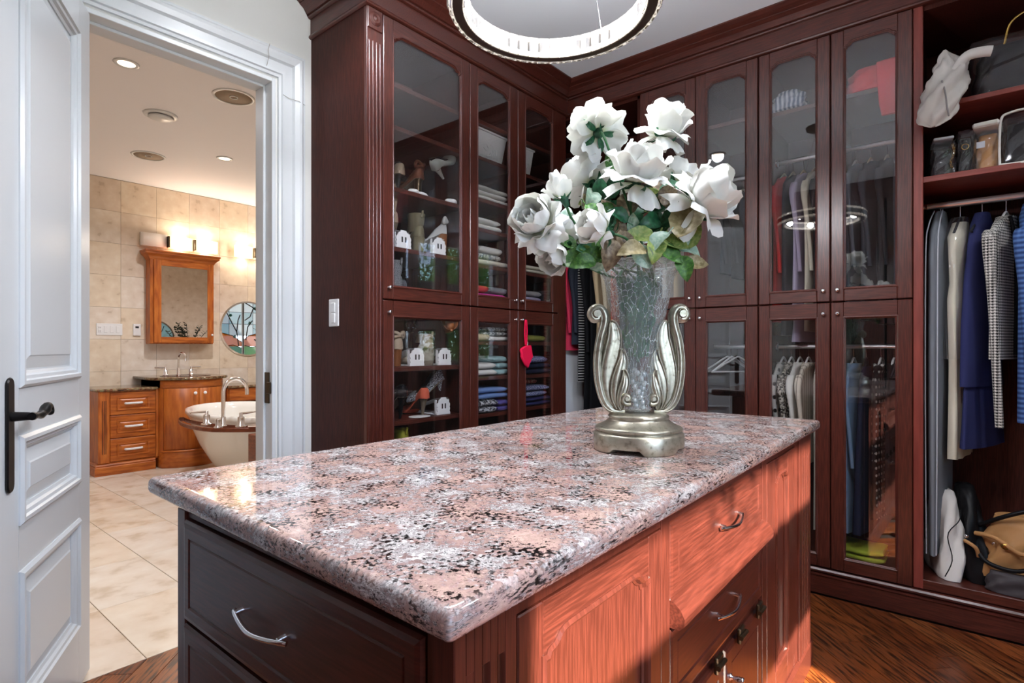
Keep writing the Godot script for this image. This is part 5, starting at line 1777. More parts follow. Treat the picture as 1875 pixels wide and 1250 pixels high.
func build_roses():
	var inner := []
	for k in 2:
		inner.append([
			petal_mesh([[0.0, 0.0], [0.010, 0.012], [0.015, 0.030], [0.013, 0.046], [0.010, 0.056]], 1.25, 0.0015, k * 2.0, 0.1),
			petal_mesh([[0.0, 0.0], [0.020, 0.010], [0.034, 0.028], [0.037, 0.050], [0.033, 0.068]], 0.95, 0.004, k * 2.1 + 0.4, 0.16),
			petal_mesh([[0.0, 0.0], [0.022, 0.006], [0.043, 0.021], [0.053, 0.044], [0.064, 0.060]], 0.72, 0.006, k * 2.6 + 0.9, 0.18),
			petal_mesh([[0.0, 0.0], [0.020, 0.002], [0.042, 0.008], [0.062, 0.014], [0.082, 0.004]], 0.62, 0.008, k * 1.7 + 2.0, 0.2),
			petal_mesh([[0.0, 0.0], [0.018, -0.004], [0.038, -0.010], [0.058, -0.024], [0.072, -0.046]], 0.66, 0.009, k * 1.9 + 3.0, 0.2)])
	var leaf_kinds := []
	for k in 6:
		leaf_kinds.append([leaf_mesh(M["leaf_%d" % k], 0.22, 0.30), leaf_mesh(M["leaf_%d" % k], -0.16, 0.36)])
	var sepal := leaf_mesh(M.leaf_1, 0.3, 0.17)
	var fl := [
		["open", V(-0.818, 1.804, -1.349), 0.078, V(-0.53, 0.5, -0.405)],
		["open", V(-0.677, 1.815, -1.491), 0.074, V(0.329, 0.85, 0.052)],
		["open", V(-0.671, 1.645, -1.315), 0.08, V(0.3, 0.78, 0.206)],
		["open", V(-0.867, 1.685, -1.385), 0.072, V(-0.563, 0.5, -0.053)],
		["bud", V(-0.834, 1.603, -1.205), 0.062, V(-0.244, 0.85, 0.332)],
		["open", V(-0.857, 1.515, -1.134), 0.07, V(0.203, 0.25, 0.871)],
		["half", V(-0.847, 1.502, -1.272), 0.07, V(-0.071, 0.55, 0.384)],
		["half", V(-0.848, 1.446, -1.207), 0.062, V(-0.2, -0.5, 0.621)],
		["half", V(-0.71, 1.491, -1.191), 0.062, V(-0.486, 0.3, 0.793)],
		["open", V(-0.539, 1.578, -1.424), 0.088, V(0.796, 0.4, -0.011)],
		["half", V(-0.647, 1.67, -1.516), 0.062, V(0.014, 0.7, -0.531)],
	]
	var lv := [
		[4, 0, V(-0.798, 1.427, -1.209), 0.077, V(-0.696, -0.342, 0.633), V(0.545, 0.385, 0.588)],
		[5, 0, V(-0.749, 1.429, -1.224), 0.071, V(-0.591, 0.174, 0.831), V(0.607, 0.233, 0.536)],
		[5, 0, V(-0.758, 1.407, -1.19), 0.072, V(-0.817, -0.174, 0.558), V(0.77, 0.33, 0.4)],
		[5, 0, V(-0.824, 1.476, -1.213), 0.065, V(-0.641, 0.5, 0.584), V(0.892, 0.435, 0.299)],
		[8, 1, V(-0.777, 1.455, -1.239), 0.065, V(-0.501, -0.174, 0.938), V(0.492, 0.52, 0.631)],
		[8, 3, V(-0.707, 1.43, -1.233), 0.086, V(-0.14, -0.985, 0.103), V(0.614, 0.634, 0.53)],
		[8, 4, V(-0.655, 1.432, -1.249), 0.08, V(-0.621, -0.174, 0.793), V(0.696, 0.536, 0.462)],
		[2, 2, V(-0.658, 1.485, -1.299), 0.076, V(-0.806, 0.087, 0.589), V(0.709, 0.496, 0.451)],
		[2, 5, V(-0.61, 1.46, -1.313), 0.072, V(-0.443, -0.766, 0.472), V(0.15, 0.633, 0.915)],
		[2, 1, V(-0.672, 1.576, -1.392), 0.084, V(-0.652, 0.0, 0.78), V(0.679, 0.639, 0.476)],
		[9, 0, V(-0.597, 1.436, -1.337), 0.087, V(0.799, -0.643, -0.236), V(0.835, 0.397, 0.347)],
		[9, 2, V(-0.592, 1.467, -1.367), 0.072, V(0.91, -0.5, -0.26), V(0.468, 0.668, 0.651)],
		[9, 4, V(-0.568, 1.519, -1.374), 0.119, V(-0.112, -0.866, 0.648), V(0.201, 0.268, 0.873)],
		[9, 5, V(-0.579, 1.445, -1.404), 0.078, V(0.743, -0.342, -0.577), V(0.869, 0.418, 0.319)],
		[9, 0, V(-0.568, 1.398, -1.361), 0.073, V(0.31, -0.985, 0.102), V(0.358, 0.454, 0.743)],
		[9, 4, V(-0.549, 1.414, -1.39), 0.064, V(0.842, -0.174, -0.527), V(0.396, 0.493, 0.711)],
		[2, 5, V(-0.691, 1.518, -1.324), 0.065, V(0.16, 1.0, 0.193), V(0.822, 0.541, 0.358)],
		[8, 3, V(-0.725, 1.507, -1.296), 0.078, V(0.426, 0.985, 0.241), V(0.785, 0.695, 0.388)],
		[0, 1, V(-0.799, 1.628, -1.351), 0.087, V(0.06, 0.985, 0.344), V(0.251, 0.63, 0.831)],
		[3, 5, V(-0.813, 1.602, -1.313), 0.075, V(0.042, -0.94, 0.587), V(0.822, 0.485, 0.357)],
		[0, 3, V(-0.76, 1.559, -1.318), 0.081, V(-0.175, 0.866, 0.572), V(0.288, 0.616, 0.8)],
		[3, 3, V(-0.784, 1.553, -1.299), 0.077, V(-0.434, 0.643, 0.677), V(0.345, 0.232, 0.753)],
		[2, 1, V(-0.663, 1.525, -1.36), 0.076, V(-0.46, -0.342, 0.917), V(0.888, 0.244, 0.303)],
		[10, 1, V(-0.645, 1.582, -1.414), 0.084, V(0.966, 0.342, -0.307), V(0.442, 0.275, 0.673)],
		[10, 1, V(-0.616, 1.537, -1.412), 0.079, V(0.715, 0.5, -0.494), V(0.718, 0.636, 0.444)],
		[2, 3, V(-0.691, 1.462, -1.272), 0.073, V(0.087, -0.985, -0.167), V(0.599, 0.222, 0.543)],
		[8, 0, V(-0.739, 1.459, -1.245), 0.07, V(-0.283, -0.766, 0.665), V(0.381, 0.64, 0.724)],
		[9, 2, V(-0.619, 1.437, -1.306), 0.078, V(0.049, -0.94, 0.594), V(0.515, 0.699, 0.612)],
		[2, 5, V(-0.637, 1.424, -1.278), 0.068, V(0.44, -0.866, -0.253), V(0.185, 0.5, 0.886)],
		[5, 5, V(-0.854, 1.549, -1.267), 0.068, V(-0.052, 1.0, -0.062), V(0.278, 0.404, 0.809)],
		[9, 2, V(-0.566, 1.489, -1.401), 0.081, V(0.555, 0.866, -0.114), V(0.246, 0.221, 0.835)],
		[2, 3, V(-0.719, 1.581, -1.353), 0.084, V(0.135, -0.985, 0.435), V(0.367, 0.679, 0.735)],
		[0, 1, V(-0.769, 1.649, -1.389), 0.08, V(0.664, 0.866, 0.018), V(0.417, 0.43, 0.694)],
		[1, 3, V(-0.691, 1.639, -1.441), 0.08, V(0.725, -0.643, -0.326), V(0.621, 0.498, 0.524)],
		[10, 1, V(-0.637, 1.623, -1.446), 0.075, V(0.908, 0.174, -0.447), V(0.603, 0.67, 0.539)],
		[0, 0, V(-0.803, 1.723, -1.413), 0.068, V(-0.255, 0.866, 0.476), V(0.458, 0.56, 0.66)],
		[6, 1, V(-0.759, 1.528, -1.433), 0.061, V(0.085, 1.0, 0.132), V(0.611, 0.596, 0.533)],
		[6, 0, V(-0.766, 1.542, -1.255), 0.073, V(0.502, -0.821, -0.289), V(0.475, 0.569, 0.646)],
		[10, 1, V(-0.71, 1.514, -1.455), 0.073, V(0.882, 0.422, -0.356), V(0.377, 0.495, 0.727)],
		[6, 0, V(-0.763, 1.561, -1.299), 0.067, V(0.766, 0.528, -0.407), V(0.843, 0.242, 0.34)],
		[6, 1, V(-0.769, 1.481, -1.34), 0.067, V(0.088, 0.988, 0.347), V(0.423, 0.679, 0.688)],
		[9, 3, V(-0.626, 1.596, -1.395), 0.068, V(0.044, -0.996, 0.201), V(0.279, 0.537, 0.808)],
		[8, 1, V(-0.712, 1.537, -1.283), 0.062, V(-0.693, 0.512, 0.51), V(0.172, 0.599, 0.897)],
		[6, 1, V(-0.779, 1.512, -1.318), 0.068, V(-0.355, 0.844, 0.413), V(0.43, 0.695, 0.683)],
		[6, 0, V(-0.86, 1.476, -1.36), 0.061, V(-0.66, 0.347, 0.674), V(0.783, 0.521, 0.39)],
		[6, 5, V(-0.775, 1.434, -1.273), 0.08, V(-0.416, 0.786, 0.466), V(0.183, 0.304, 0.888)],
		[2, 2, V(-0.68, 1.6, -1.384), 0.08, V(-0.73, -0.389, 0.563), V(0.423, 0.514, 0.688)],
		[2, 1, V(-0.765, 1.574, -1.364), 0.076, V(-0.616, -0.478, 0.633), V(0.497, 0.239, 0.627)],
		[6, 3, V(-0.811, 1.59, -1.305), 0.063, V(-0.227, 0.833, 0.593), V(0.585, 0.347, 0.554)],
		[8, 1, V(-0.748, 1.474, -1.265), 0.063, V(0.118, 0.989, 0.368), V(0.283, 0.208, 0.805)],
		[8, 1, V(-0.729, 1.518, -1.279), 0.058, V(0.223, 0.949, -0.225), V(0.472, 0.365, 0.647)],
		[10, 2, V(-0.701, 1.535, -1.486), 0.082, V(-0.502, 0.511, 0.742), V(0.867, 0.211, 0.32)],
		[10, 1, V(-0.706, 1.535, -1.437), 0.069, V(-0.669, 0.343, 0.664), V(0.16, 0.668, 0.907)],
		[10, 2, V(-0.701, 1.605, -1.49), 0.082, V(0.868, 0.528, -0.284), V(0.447, 0.595, 0.669)],
		[9, 1, V(-0.651, 1.516, -1.461), 0.057, V(-0.014, 0.98, 0.297), V(0.89, 0.64, 0.301)],
		[10, 1, V(-0.687, 1.551, -1.454), 0.071, V(0.212, 0.989, 0.029), V(0.365, 0.244, 0.737)],
		[7, 2, V(-0.782, 1.437, -1.246), 0.063, V(0.311, -0.876, -0.38), V(0.358, 0.539, 0.743)],
		[3, 1, V(-0.811, 1.596, -1.386), 0.065, V(0.009, -0.983, 0.295), V(0.279, 0.415, 0.808)],
		[9, 5, V(-0.681, 1.464, -1.489), 0.061, V(-0.176, 0.979, 0.104), V(0.396, 0.648, 0.711)],
		[3, 2, V(-0.852, 1.617, -1.368), 0.063, V(-0.717, -0.347, 0.604), V(0.444, 0.513, 0.671)],
		[2, 1, V(-0.744, 1.568, -1.428), 0.08, V(-0.09, -0.989, 0.125), V(0.593, 0.539, 0.547)],
		[6, 3, V(-0.774, 1.554, -1.364), 0.069, V(-0.316, 0.941, 0.148), V(0.764, 0.319, 0.405)],
	]
	var says := ["large white artificial rose at the upper left, its green calyx turned to the viewer", "highest white artificial rose, at the upper right of the bouquet", "largest white rose in the middle of the bouquet, open above the leaves", "white rose hidden behind the tall upper left stem", "white rosebud at the left, half open above its green cup", "flat open white rose at the far left of the bouquet", "half open white rose low on the left behind the small trumpet-shaped bloom", "drooping white rose at the lower left above the folded clothes", "small half open white rose turned sideways, low in front", "widest white rose at the far right of the bouquet", "small white rose behind the far right bloom"]
	var rng := RandomNumberGenerator.new()
	rng.seed = 15
	var base := V(-0.720, 0.9205, -1.414)
	for i in fl.size():
		var q: Array = fl[i]
		var sc: float = q[2] / 0.075
		var dir: Vector3 = q[3].normalized()
		var t := thing("white_rose", says[i], "rose", q[1] - dir * 0.02 * sc, 0.0, "white roses in the vase")
		var xf := at_dir(Vector3.ZERO, dir, rng.randf() * TAU)
		var sets: Array = [[0, 4, 0.95], [0, 4, 1.25], [1, 5, 1.05], [1, 6, 1.22], [2, 6, 1.08], [3, 6, 1.0], [4, 4, 0.95]]
		if q[0] == "bud":
			sets = [[0, 3, 1.1], [0, 4, 1.3], [1, 4, 0.92], [2, 3, 0.8]]
		elif q[0] == "half":
			sets = [[0, 4, 1.0], [1, 4, 1.0], [1, 4, 1.15], [2, 5, 0.98], [3, 3, 0.8]]
		var kk := 0
		for s in sets:
			for j in s[1]:
				var a: float = TAU * (j + rng.randf_range(-0.15, 0.15)) / s[1] + kk * 0.9
				var lift := 0.012 if s[0] == 0 else (0.006 if s[0] == 1 else 0.0)
				var pb := Basis(Vector3.UP, a) * Basis(Vector3.RIGHT, rng.randf_range(-0.12, 0.12)) * Basis.from_scale(Vector3.ONE * sc * s[2] * rng.randf_range(0.93, 1.07))
				put("petal", inner[rng.randi() % 2][s[0]], t, xf * Transform3D(pb, V(0, lift * sc, 0)))
			kk += 1
		var cal := mb(M.leaf_1)
		cal.x = xf
		cal.lathe([[0.0, -0.030 * sc], [0.007, -0.028 * sc], [0.010 * sc, -0.018 * sc], [0.014 * sc, -0.004 * sc], [0.010 * sc, 0.004 * sc], [0.0, 0.006 * sc]], 12)
		obj("calyx", cal, t)
		for j in 5:
			var a := TAU * j / 5.0
			put("sepal", sepal, t, xf * Transform3D(Basis(Vector3.UP, a) * Basis(Vector3.RIGHT, rng.randf_range(0.9, 1.9) if q[0] != "bud" else 0.35) * Basis.from_scale(Vector3.ONE * 0.045 * sc), V(0, -0.006 * sc, 0) + Basis(Vector3.UP, a) * V(0, 0, 0.010 * sc)))
		# stem down through the neck of the vase
		var p0: Vector3 = t.position
		var an := i * 2.4
		var neck := base + V(cos(an) * 0.045, 0.46, sin(an) * 0.045)
		var to_out: Vector3 = (p0 - dir * 0.09).lerp(neck, 0.25)
		var st := mb(M.stem)
		var c := curve([p0 - dir * 0.022 * sc, p0 - dir * 0.07, to_out.lerp(neck, 0.45), neck, base + V(cos(an + 0.4) * 0.034, 0.36, sin(an + 0.4) * 0.034), base + V(cos(an + 0.6) * 0.024, 0.255, sin(an + 0.6) * 0.024)], 26)
		for j in c.size():
			c[j] -= p0
		st.tube(c, 0.0034, 7)
		obj("stem", st, t)
		for l in lv:
			if l[0] != i:
				continue
			var y: Vector3 = l[4].normalized()
			var z: Vector3 = (l[5] - y * l[5].dot(y)).normalized()
			put("leaf", leaf_kinds[l[1]][rng.randi() % 2], t, Transform3D(Basis(y.cross(z), y, z).scaled_local(Vector3.ONE * l[3]), l[2] - y * l[3] * 0.5 - p0))
	# loose leaves standing inside the glass
	var gr := thing("leaf_spray", "spray of dark green artificial leaves standing inside the crackled glass", "leaves", base + V(0, 0.25, 0))
	for i in 20:
		var a := i * 2.4
		var h := 0.01 + 0.0095 * i
		var rr := 0.015 + 0.16 * h
		put("leaf", leaf_kinds[[1, 1, 0, 1, 5][i % 5]][i % 2], gr, Transform3D(Basis(Vector3.UP, a) * Basis(Vector3.RIGHT, 0.12) * Basis.from_scale(Vector3.ONE * 0.078), V(sin(a) * rr * 0.6, h, cos(a) * rr * 0.6)))
	var sm := mb(M.stem)
	sm.tube([V(0, -0.01, 0), V(0.004, 0.12, 0.003), V(0.0, 0.26, 0.0)], 0.004, 6)
	obj("stem", sm, gr)

# ---------- clothes, shoes and bags ----------
func cloth(key: String, c: Color, tex: Texture2D = null, scale := V(8, 8, 8), rough := 0.85) -> StandardMaterial3D:
	var m := mat(key, c, rough)
	if tex:
		tri_map(m, tex, scale, false)
	m.cull_mode = BaseMaterial3D.CULL_DISABLED
	m.metallic_specular = 0.25
	return m

func make_cloths():
	for q in [["satin", rgb(238, 240, 244)], ["pink", rgb(216, 60, 90)], ["denim", rgb(46, 50, 60)], ["black_cloth", rgb(18, 18, 20)], ["charcoal", rgb(44, 46, 50)], ["grey_wool", rgb(104, 110, 122)], ["grey_dark", rgb(66, 70, 78)], ["red_cloth", rgb(200, 22, 26)], ["plum", rgb(46, 34, 48)], ["lavender", rgb(168, 158, 182)], ["cream", rgb(206, 200, 182)], ["sand", rgb(196, 180, 150)], ["navy", rgb(44, 48, 88)], ["navy_dark", rgb(38, 44, 66)], ["sky_cloth", rgb(132, 164, 198)], ["bag_grey", rgb(124, 130, 138)], ["tan_knit", rgb(168, 148, 118)], ["white_cloth", rgb(220, 218, 212)], ["grey_fold", rgb(150, 146, 146)], ["lilac_fold", rgb(176, 166, 186)], ["coral", rgb(200, 58, 64)], ["magenta", rgb(190, 60, 140)], ["blue_fold", rgb(112, 140, 190)], ["violet", rgb(86, 82, 150)], ["olive_fold", rgb(128, 128, 62)], ["teal_fold", rgb(150, 182, 184)], ["lime", rgb(170, 180, 60)], ["hot_pink", rgb(226, 26, 70)]]:
		cloth(q[0], q[1])
	cloth("white_leather", rgb(214, 210, 204), null, V(1, 1, 1), 0.5)
	cloth("black_leather", rgb(20, 20, 22), null, V(1, 1, 1), 0.35)
	cloth("tan_leather", rgb(168, 124, 80), null, V(1, 1, 1), 0.45)
	cloth("grey_leather", rgb(66, 62, 64), null, V(1, 1, 1), 0.45)
	cloth("patent", rgb(14, 15, 20), null, V(1, 1, 1), 0.08)
	for q in [["suede_beige", rgb(168, 150, 130)], ["suede_olive", rgb(112, 106, 84)], ["suede_grey", rgb(92, 94, 102)], ["brown_leather", rgb(120, 74, 44)], ["copper", rgb(104, 62, 44)], ["pump_grey", rgb(186, 192, 186)], ["coral_shoe", rgb(206, 100, 76)], ["silver_strap", rgb(186, 186, 184)], ["lime_shoe", rgb(150, 150, 50)], ["red_shoe", rgb(150, 40, 30)], ["taupe", rgb(110, 98, 84)]]:
		cloth(q[0], q[1], null, V(1, 1, 1), 0.45)
	var W := Color(0.86, 0.85, 0.82)
	var K := Color(0.04, 0.04, 0.05)
	cloth("houndstooth", Color.WHITE, image_tex(32, 32, func(x, y):
		var a: bool = (x % 16) < 8
		var b: bool = (y % 16) < 8
		if a and b: return W
		if not a and not b: return K
		return W if ((x + y) % 8) < 4 else K), V(40, 40, 40))
	cloth("blue_knit", Color.WHITE, image_tex(16, 32, func(x, y): return rgb(92, 124, 178).lerp(rgb(44, 66, 112), 0.5 + 0.5 * sin(y * TAU / 16.0)).darkened(0.08 * (x % 2))), V(24, 24, 24))
	cloth("pinstripe", Color.WHITE, image_tex(32, 8, func(x, y): return rgb(120, 112, 104) if (x % 16) < 3 else rgb(214, 206, 192)), V(20, 20, 20))
	cloth("blue_stripe", Color.WHITE, image_tex(32, 8, func(x, y): return rgb(84, 98, 124) if (x % 8) < 4 else rgb(190, 196, 206)), V(12, 12, 12))
	cloth("band_stripe", Color.WHITE, image_tex(8, 32, func(x, y): return rgb(176, 172, 168) if (y % 16) < 5 else rgb(18, 18, 20)), V(28, 28, 28))
	cloth("dots", Color.WHITE, image_tex(64, 64, func(x, y):
		var d1 := Vector2(x - 16, y - 16).length()
		var d2 := Vector2(x - 48, y - 48).length()
		return K if minf(d1, d2) < 9.5 else W), V(14, 14, 14))
	cloth("dots_dark", Color.WHITE, image_tex(64, 64, func(x, y):
		return W if Vector2((x % 32) - 16, (y % 32) - 16).length() < 6.5 else K), V(14, 14, 14))
	for q in [["leopard", rgb(24, 22, 20), rgb(206, 200, 188), 0.09, 3], ["paisley", rgb(20, 22, 34), rgb(206, 208, 214), 0.07, 5], ["navy_print", rgb(44, 52, 104), rgb(176, 180, 200), 0.16, 6], ["red_print", rgb(150, 26, 24), rgb(206, 150, 120), 0.08, 7], ["grey_print", rgb(104, 108, 110), rgb(206, 206, 200), 0.07, 8], ["brown_plaid", rgb(70, 50, 38), rgb(140, 110, 84), 0.2, 9], ["snake", rgb(30, 32, 36), rgb(170, 176, 182), 0.2, 11], ["mottled_grey", rgb(96, 98, 102), rgb(150, 152, 156), 0.3, 12], ["cream_knit", rgb(150, 138, 116), rgb(196, 186, 164), 0.35, 13]]:
		var t := noise_tex([q[1], q[1], q[2], q[2]], [0.0, 0.47, 0.53, 1.0], q[3], q[4], 2, 128)
		cloth(q[0], Color.WHITE, t, V(5, 5, 5))

func cloth_ring(hw: float, ht: float, y: float, cx: float, cz: float, amp: float, k: float, ph: float, n: int) -> PackedVector3Array:
	var r := PackedVector3Array()
	for j in n:
		var a := TAU * j / n
		var cx_ := cos(a)
		var sz := sin(a)
		var xx := hw * signf(cx_) * pow(absf(cx_), 0.85)
		var zz := ht * signf(sz) * pow(absf(sz), 0.8)
		r.append(V(cx + xx, y, cz + zz + amp * sin(a * k + ph) * (0.6 + 0.4 * cos(a * 2.0))))
	return r

func draped(b: Mb, keys: Array, rows := 16, n := 32, amp := 0.012, k := 5.0, ph := 0.0, open_top := true):
	var rings := []
	var y0: float = keys[0][0]
	var y1: float = keys[-1][0]
	for i in rows:
		var f := float(i) / (rows - 1)
		var ks := []
		for q in keys:
			ks.append([-q[0]] + q.slice(1))
		var v := keyed(ks, lerpf(-y0, -y1, f))
		rings.append(cloth_ring(v[0], v[1], lerpf(y0, y1, f), v[2] if v.size() > 2 else 0.0, v[3] if v.size() > 3 else 0.0, amp * f, k, ph + f * 0.8, n))
	b.loft(rings, not open_top, true, 1)

func hanger(label: String, p: Vector3, yaw: float, m, w := 0.2, rr := 0.0155, group := "clothes hangers") -> Node3D:
	var t := thing("clothes_hanger", label, "hanger", p, yaw, group)
	var b := mb(M.chrome)
	var keys := []
	var r := rr + 0.0026
	for i in 12:
		var a := deg_to_rad(-20.0 + 215.0 * i / 11.0)
		keys.append(V(cos(a) * r, sin(a) * r, 0))
	keys.append(V(-0.006, -rr - 0.02, 0))
	keys.append(V(0, -rr - 0.05, 0))
	b.x = Transform3D(Basis(Vector3.UP, PI / 2 - yaw), Vector3.ZERO)
	b.tube(keys, 0.0019, 6)
	obj("hook", b, t)
	var s := mb(m)
	var y := -rr - 0.05
	s.tube(curve([V(-w, y - 0.085, 0), V(-w * 0.5, y - 0.04, 0), V(-0.012, y - 0.002, 0), V(0.012, y - 0.002, 0), V(w * 0.5, y - 0.04, 0), V(w, y - 0.085, 0)], 14), 0.0055, 8)
	s.tube([V(-w, y - 0.085, 0), V(w, y - 0.085, 0)], 0.0035, 6)
	obj("shoulder_bar", s, t)
	return t

func sleeve(t: Node3D, m, x: float, y0: float, y1: float, r: float, lean := 0.012, z := 0.0, called := "sleeve"):
	var b := mb(m)
	var s := signf(x)
	var c := curve([V(x * 0.93, y0, z), V(x + s * 0.02, y0 - 0.08, z), V(x + s * lean, lerpf(y0, y1, 0.55), z + 0.015), V(x + s * lean * 0.8, y1, z + 0.03)], 12)
	var rings := []
	for i in 12:
		var f := i / 11.0
		var rr := r * (0.75 + 0.35 * sin(PI * minf(1.0, f * 1.6 + 0.2)) - 0.25 * f)
		rings.append(cloth_ring(rr, rr * 0.8, c[i].y, c[i].x, c[i].z, 0.004, 3.0, f * 3.0, 14))
	b.loft(rings, true, false, 1)
	obj(called, b, t)

# a garment on its hanger; the rows run down from the rail: [y, half width, half thickness]
func garment(called: String, label: String, cat: String, group: String, p: Vector3, yaw: float, m, keys: Array, o := {}) -> Node3D:
	var t := thing(called, label, cat, p, yaw, group)
	var b := mb(m)
	draped(b, keys, o.get("rows", 16), 30, o.get("amp", 0.005), o.get("k", 5.0), o.get("ph", p.x * 17.0))
	obj(o.get("part", "body"), b, t)
	if o.has("sleeve"):
		for s in [-1.0, 1.0]:
			sleeve(t, o.get("sleeve_mat", m), s * o.sleeve[0], o.sleeve[1], o.sleeve[2], o.sleeve[3])
	if o.has("trim"):
		var e := mb(o.trim)
		for s in [-1.0, 1.0]:
			var c := curve([V(s * 0.05, keys[0][0] - 0.005, keys[0][2] * 0.8), V(s * 0.04, keys[0][0] - 0.06, keys[1][2] + 0.012), V(0.008 * s, keys[0][0] - 0.22, keys[2][2] + 0.012), V(0.010 * s, keys[-1][0] + 0.02, keys[-1][2] + 0.008)], 14)
			e.tube(c, 0.007, 6)
		obj("edging", e, t)
	return t

func top_keys(l: float, w := 0.2, th := 0.05) -> Array:
	return [[-0.085, 0.045, 0.035], [-0.11, 0.10, th * 0.9], [-0.155, w, th], [-0.30, w * 1.02, th * 1.15], [-0.5 * l - 0.1, w * 0.98, th], [-l, w * 1.05, th * 1.05]]

func fold(label: String, cat: String, group: String, xf: Transform3D, w: float, d: float, h: float, m, seed_ := 1, called := "folded_sweater") -> Node3D:
	var t := thing(called, label, cat, Vector3.ZERO, 0, group)
	t.transform = xf
	var rng := RandomNumberGenerator.new()
	rng.seed = seed_
	var n := maxi(1, int(round(h / 0.032)))
	for k in n:
		var y0 := h * k / n
		var th := h / n
		var b := mb(m)
		var rings := []
		var off := rng.randf_range(-0.012, 0.012)
		var ph := rng.randf() * 6.0
		for i in 13:
			var u := i / 12.0 * 2.0 - 1.0
			var e := pow(1.0 - pow(absf(u), 6.0), 0.4)
			var ring := PackedVector3Array()
			for j in 20:
				var a := TAU * j / 20.0
				var cz := signf(cos(a)) * pow(absf(cos(a)), 0.35)
				var sy := signf(sin(a)) * pow(absf(sin(a)), 0.6)
				var wav := -0.10 * (0.5 + 0.5 * sin(u * 3.0 + ph)) * th
				ring.append(V(u * w * 0.5 + off + 0.004 * sin(a * 3.0 + ph), maxf(y0 + 0.0006, y0 + th * 0.5 + sy * th * 0.5 * (0.55 + 0.45 * e) + wav * (0.5 + 0.5 * sy)), cz * d * 0.5 * (0.93 + 0.07 * e) + 0.006 * sin(u * 4.0 + ph)))
			rings.append(ring)
		b.loft(rings, true, true, 1)
		obj("fold", b, t)
	return t

func pump(called: String, label: String, m, heel_m, xf: Transform3D, hh := 0.075, kind := "pump", group := "shoes in the shoe cabinet", extra := {}) -> Node3D:
	var t := thing(called, label, "shoe", Vector3.ZERO, 0, group)
	t.transform = xf
	var L: float = extra.get("len", 0.23)
	var sole := func(z: float) -> float:
		var f := z / L
		return hh * (1.0 - smoothstep(0.12, 0.66, f)) + 0.006
	var b := mb(m)
	var rings := []
	for q in [[0.0, 0.006, 0.030], [0.02, 0.022, 0.052], [0.12, 0.029, 0.055], [0.28, 0.029, 0.040], [0.45, 0.032, 0.030], [0.60, 0.038, 0.032], [0.72, 0.040, 0.040], [0.84, 0.034, 0.034], [0.94, 0.020, 0.022], [1.0, 0.004, 0.008]]:
		var z: float = q[0] * L
		var y: float = sole.call(z)
		var ring := PackedVector3Array()
		for j in 16:
			var a := TAU * j / 16.0
			var sy := sin(a)
			ring.append(V(q[1] * signf(cos(a)) * pow(absf(cos(a)), 0.7) * (1.0 if sy < 0.3 else 0.92), y + (q[2] * pow(sy, 0.6) if sy > 0 else 0.004 * sy), z))
		rings.append(ring)
	b.loft(rings, true, true, 1)
	obj("upper", b, t)
	if kind == "pump":
		var o := mb(M.slot_dark)
		var tops := []
		for q in [[0.05, 0.004], [0.1, 0.020], [0.25, 0.022], [0.42, 0.025], [0.55, 0.024], [0.64, 0.006]]:
			var z: float = q[0] * L
			var y: float = sole.call(z) + lerpf(0.0565, 0.035, smoothstep(0.08, 0.6, q[0]))
			tops.append(PackedVector3Array([V(-q[1], y, z), V(0, y + 0.002, z), V(q[1], y, z), V(0, y - 0.012, z)]))
		o.loft(tops, true, true, 1)
		obj("opening", o, t)
	elif kind == "boot":
		var s := mb(m)
		var top: float = extra.get("top", 0.14)
		var rr := []
		for i in 8:
			var f := i / 7.0
			var ring := PackedVector3Array()
			for j in 18:
				var a := TAU * j / 18.0
				ring.append(V(cos(a) * lerpf(0.030, 0.043, f), hh + 0.03 + f * (top - 0.03), 0.045 + 0.012 * (1.0 - f) + sin(a) * lerpf(0.046, 0.050, f) + 0.003 * sin(f * 9.0)))
			rr.append(ring)
		s.loft(rr, true, false, 1)
		s.tube([V(0.0, hh + top - 0.02, -0.006), V(0.0, hh + top + 0.012, -0.010)], 0.006, 6)
		obj("shaft", s, t)
	elif kind == "sandal":
		var s := mb(m)
		for q in [[0.55, 0.055], [0.68, 0.05], [0.8, 0.045]]:
			var z: float = q[0] * L
			var y: float = sole.call(z)
			var c := []
			for i in 9:
				var a := PI * i / 8.0
				c.append(V(cos(a) * 0.042, y + sin(a) * q[1], z + 0.02 * cos(a)))
			s.tube(c, 0.007, 6)
		for w in [-1.0, 1.0]:
			s.tube(curve([V(0, hh + 0.07, 0.0), V(w * 0.028, hh + 0.085, 0.012), V(w * 0.03, hh + 0.06, 0.02), V(0, hh + 0.07, 0.0)], 10), 0.010, 6)
		obj("straps", s, t)
	if hh > 0.025:
		var h := mb(heel_m)
		var hr: Array = extra.get("heel", [0.021, 0.006])
		var hs := []
		for i in 7:
			var f := i / 6.0
			var rr2: float = lerpf(hr[0], hr[1], pow(f, 0.6))
			var ring := PackedVector3Array()
			for j in 12:
				var a := TAU * j / 12.0
				ring.append(V(cos(a) * rr2, (hh + 0.002) * (1.0 - f), 0.026 + 0.012 * f * (0.4 if hr[1] > 0.01 else 1.0) + sin(a) * rr2))
			hs.append(ring)
		h.loft(hs, true, true, 1)
		obj("heel", h, t)
	var so := mb(M.taupe if heel_m != M.taupe else M.black)
	var ss := []
	for q in [[0.01, 0.018], [0.12, 0.026], [0.45, 0.029], [0.72, 0.037], [0.92, 0.020], [0.99, 0.004]]:
		var z: float = q[0] * L
		var y: float = sole.call(z)
		ss.append(PackedVector3Array([V(-q[1], y - 0.005, z), V(q[1], y - 0.005, z), V(q[1], y - 0.001, z), V(-q[1], y - 0.001, z)]))
	so.loft(ss, true, true, -1)
	obj("sole", so, t)
	return t

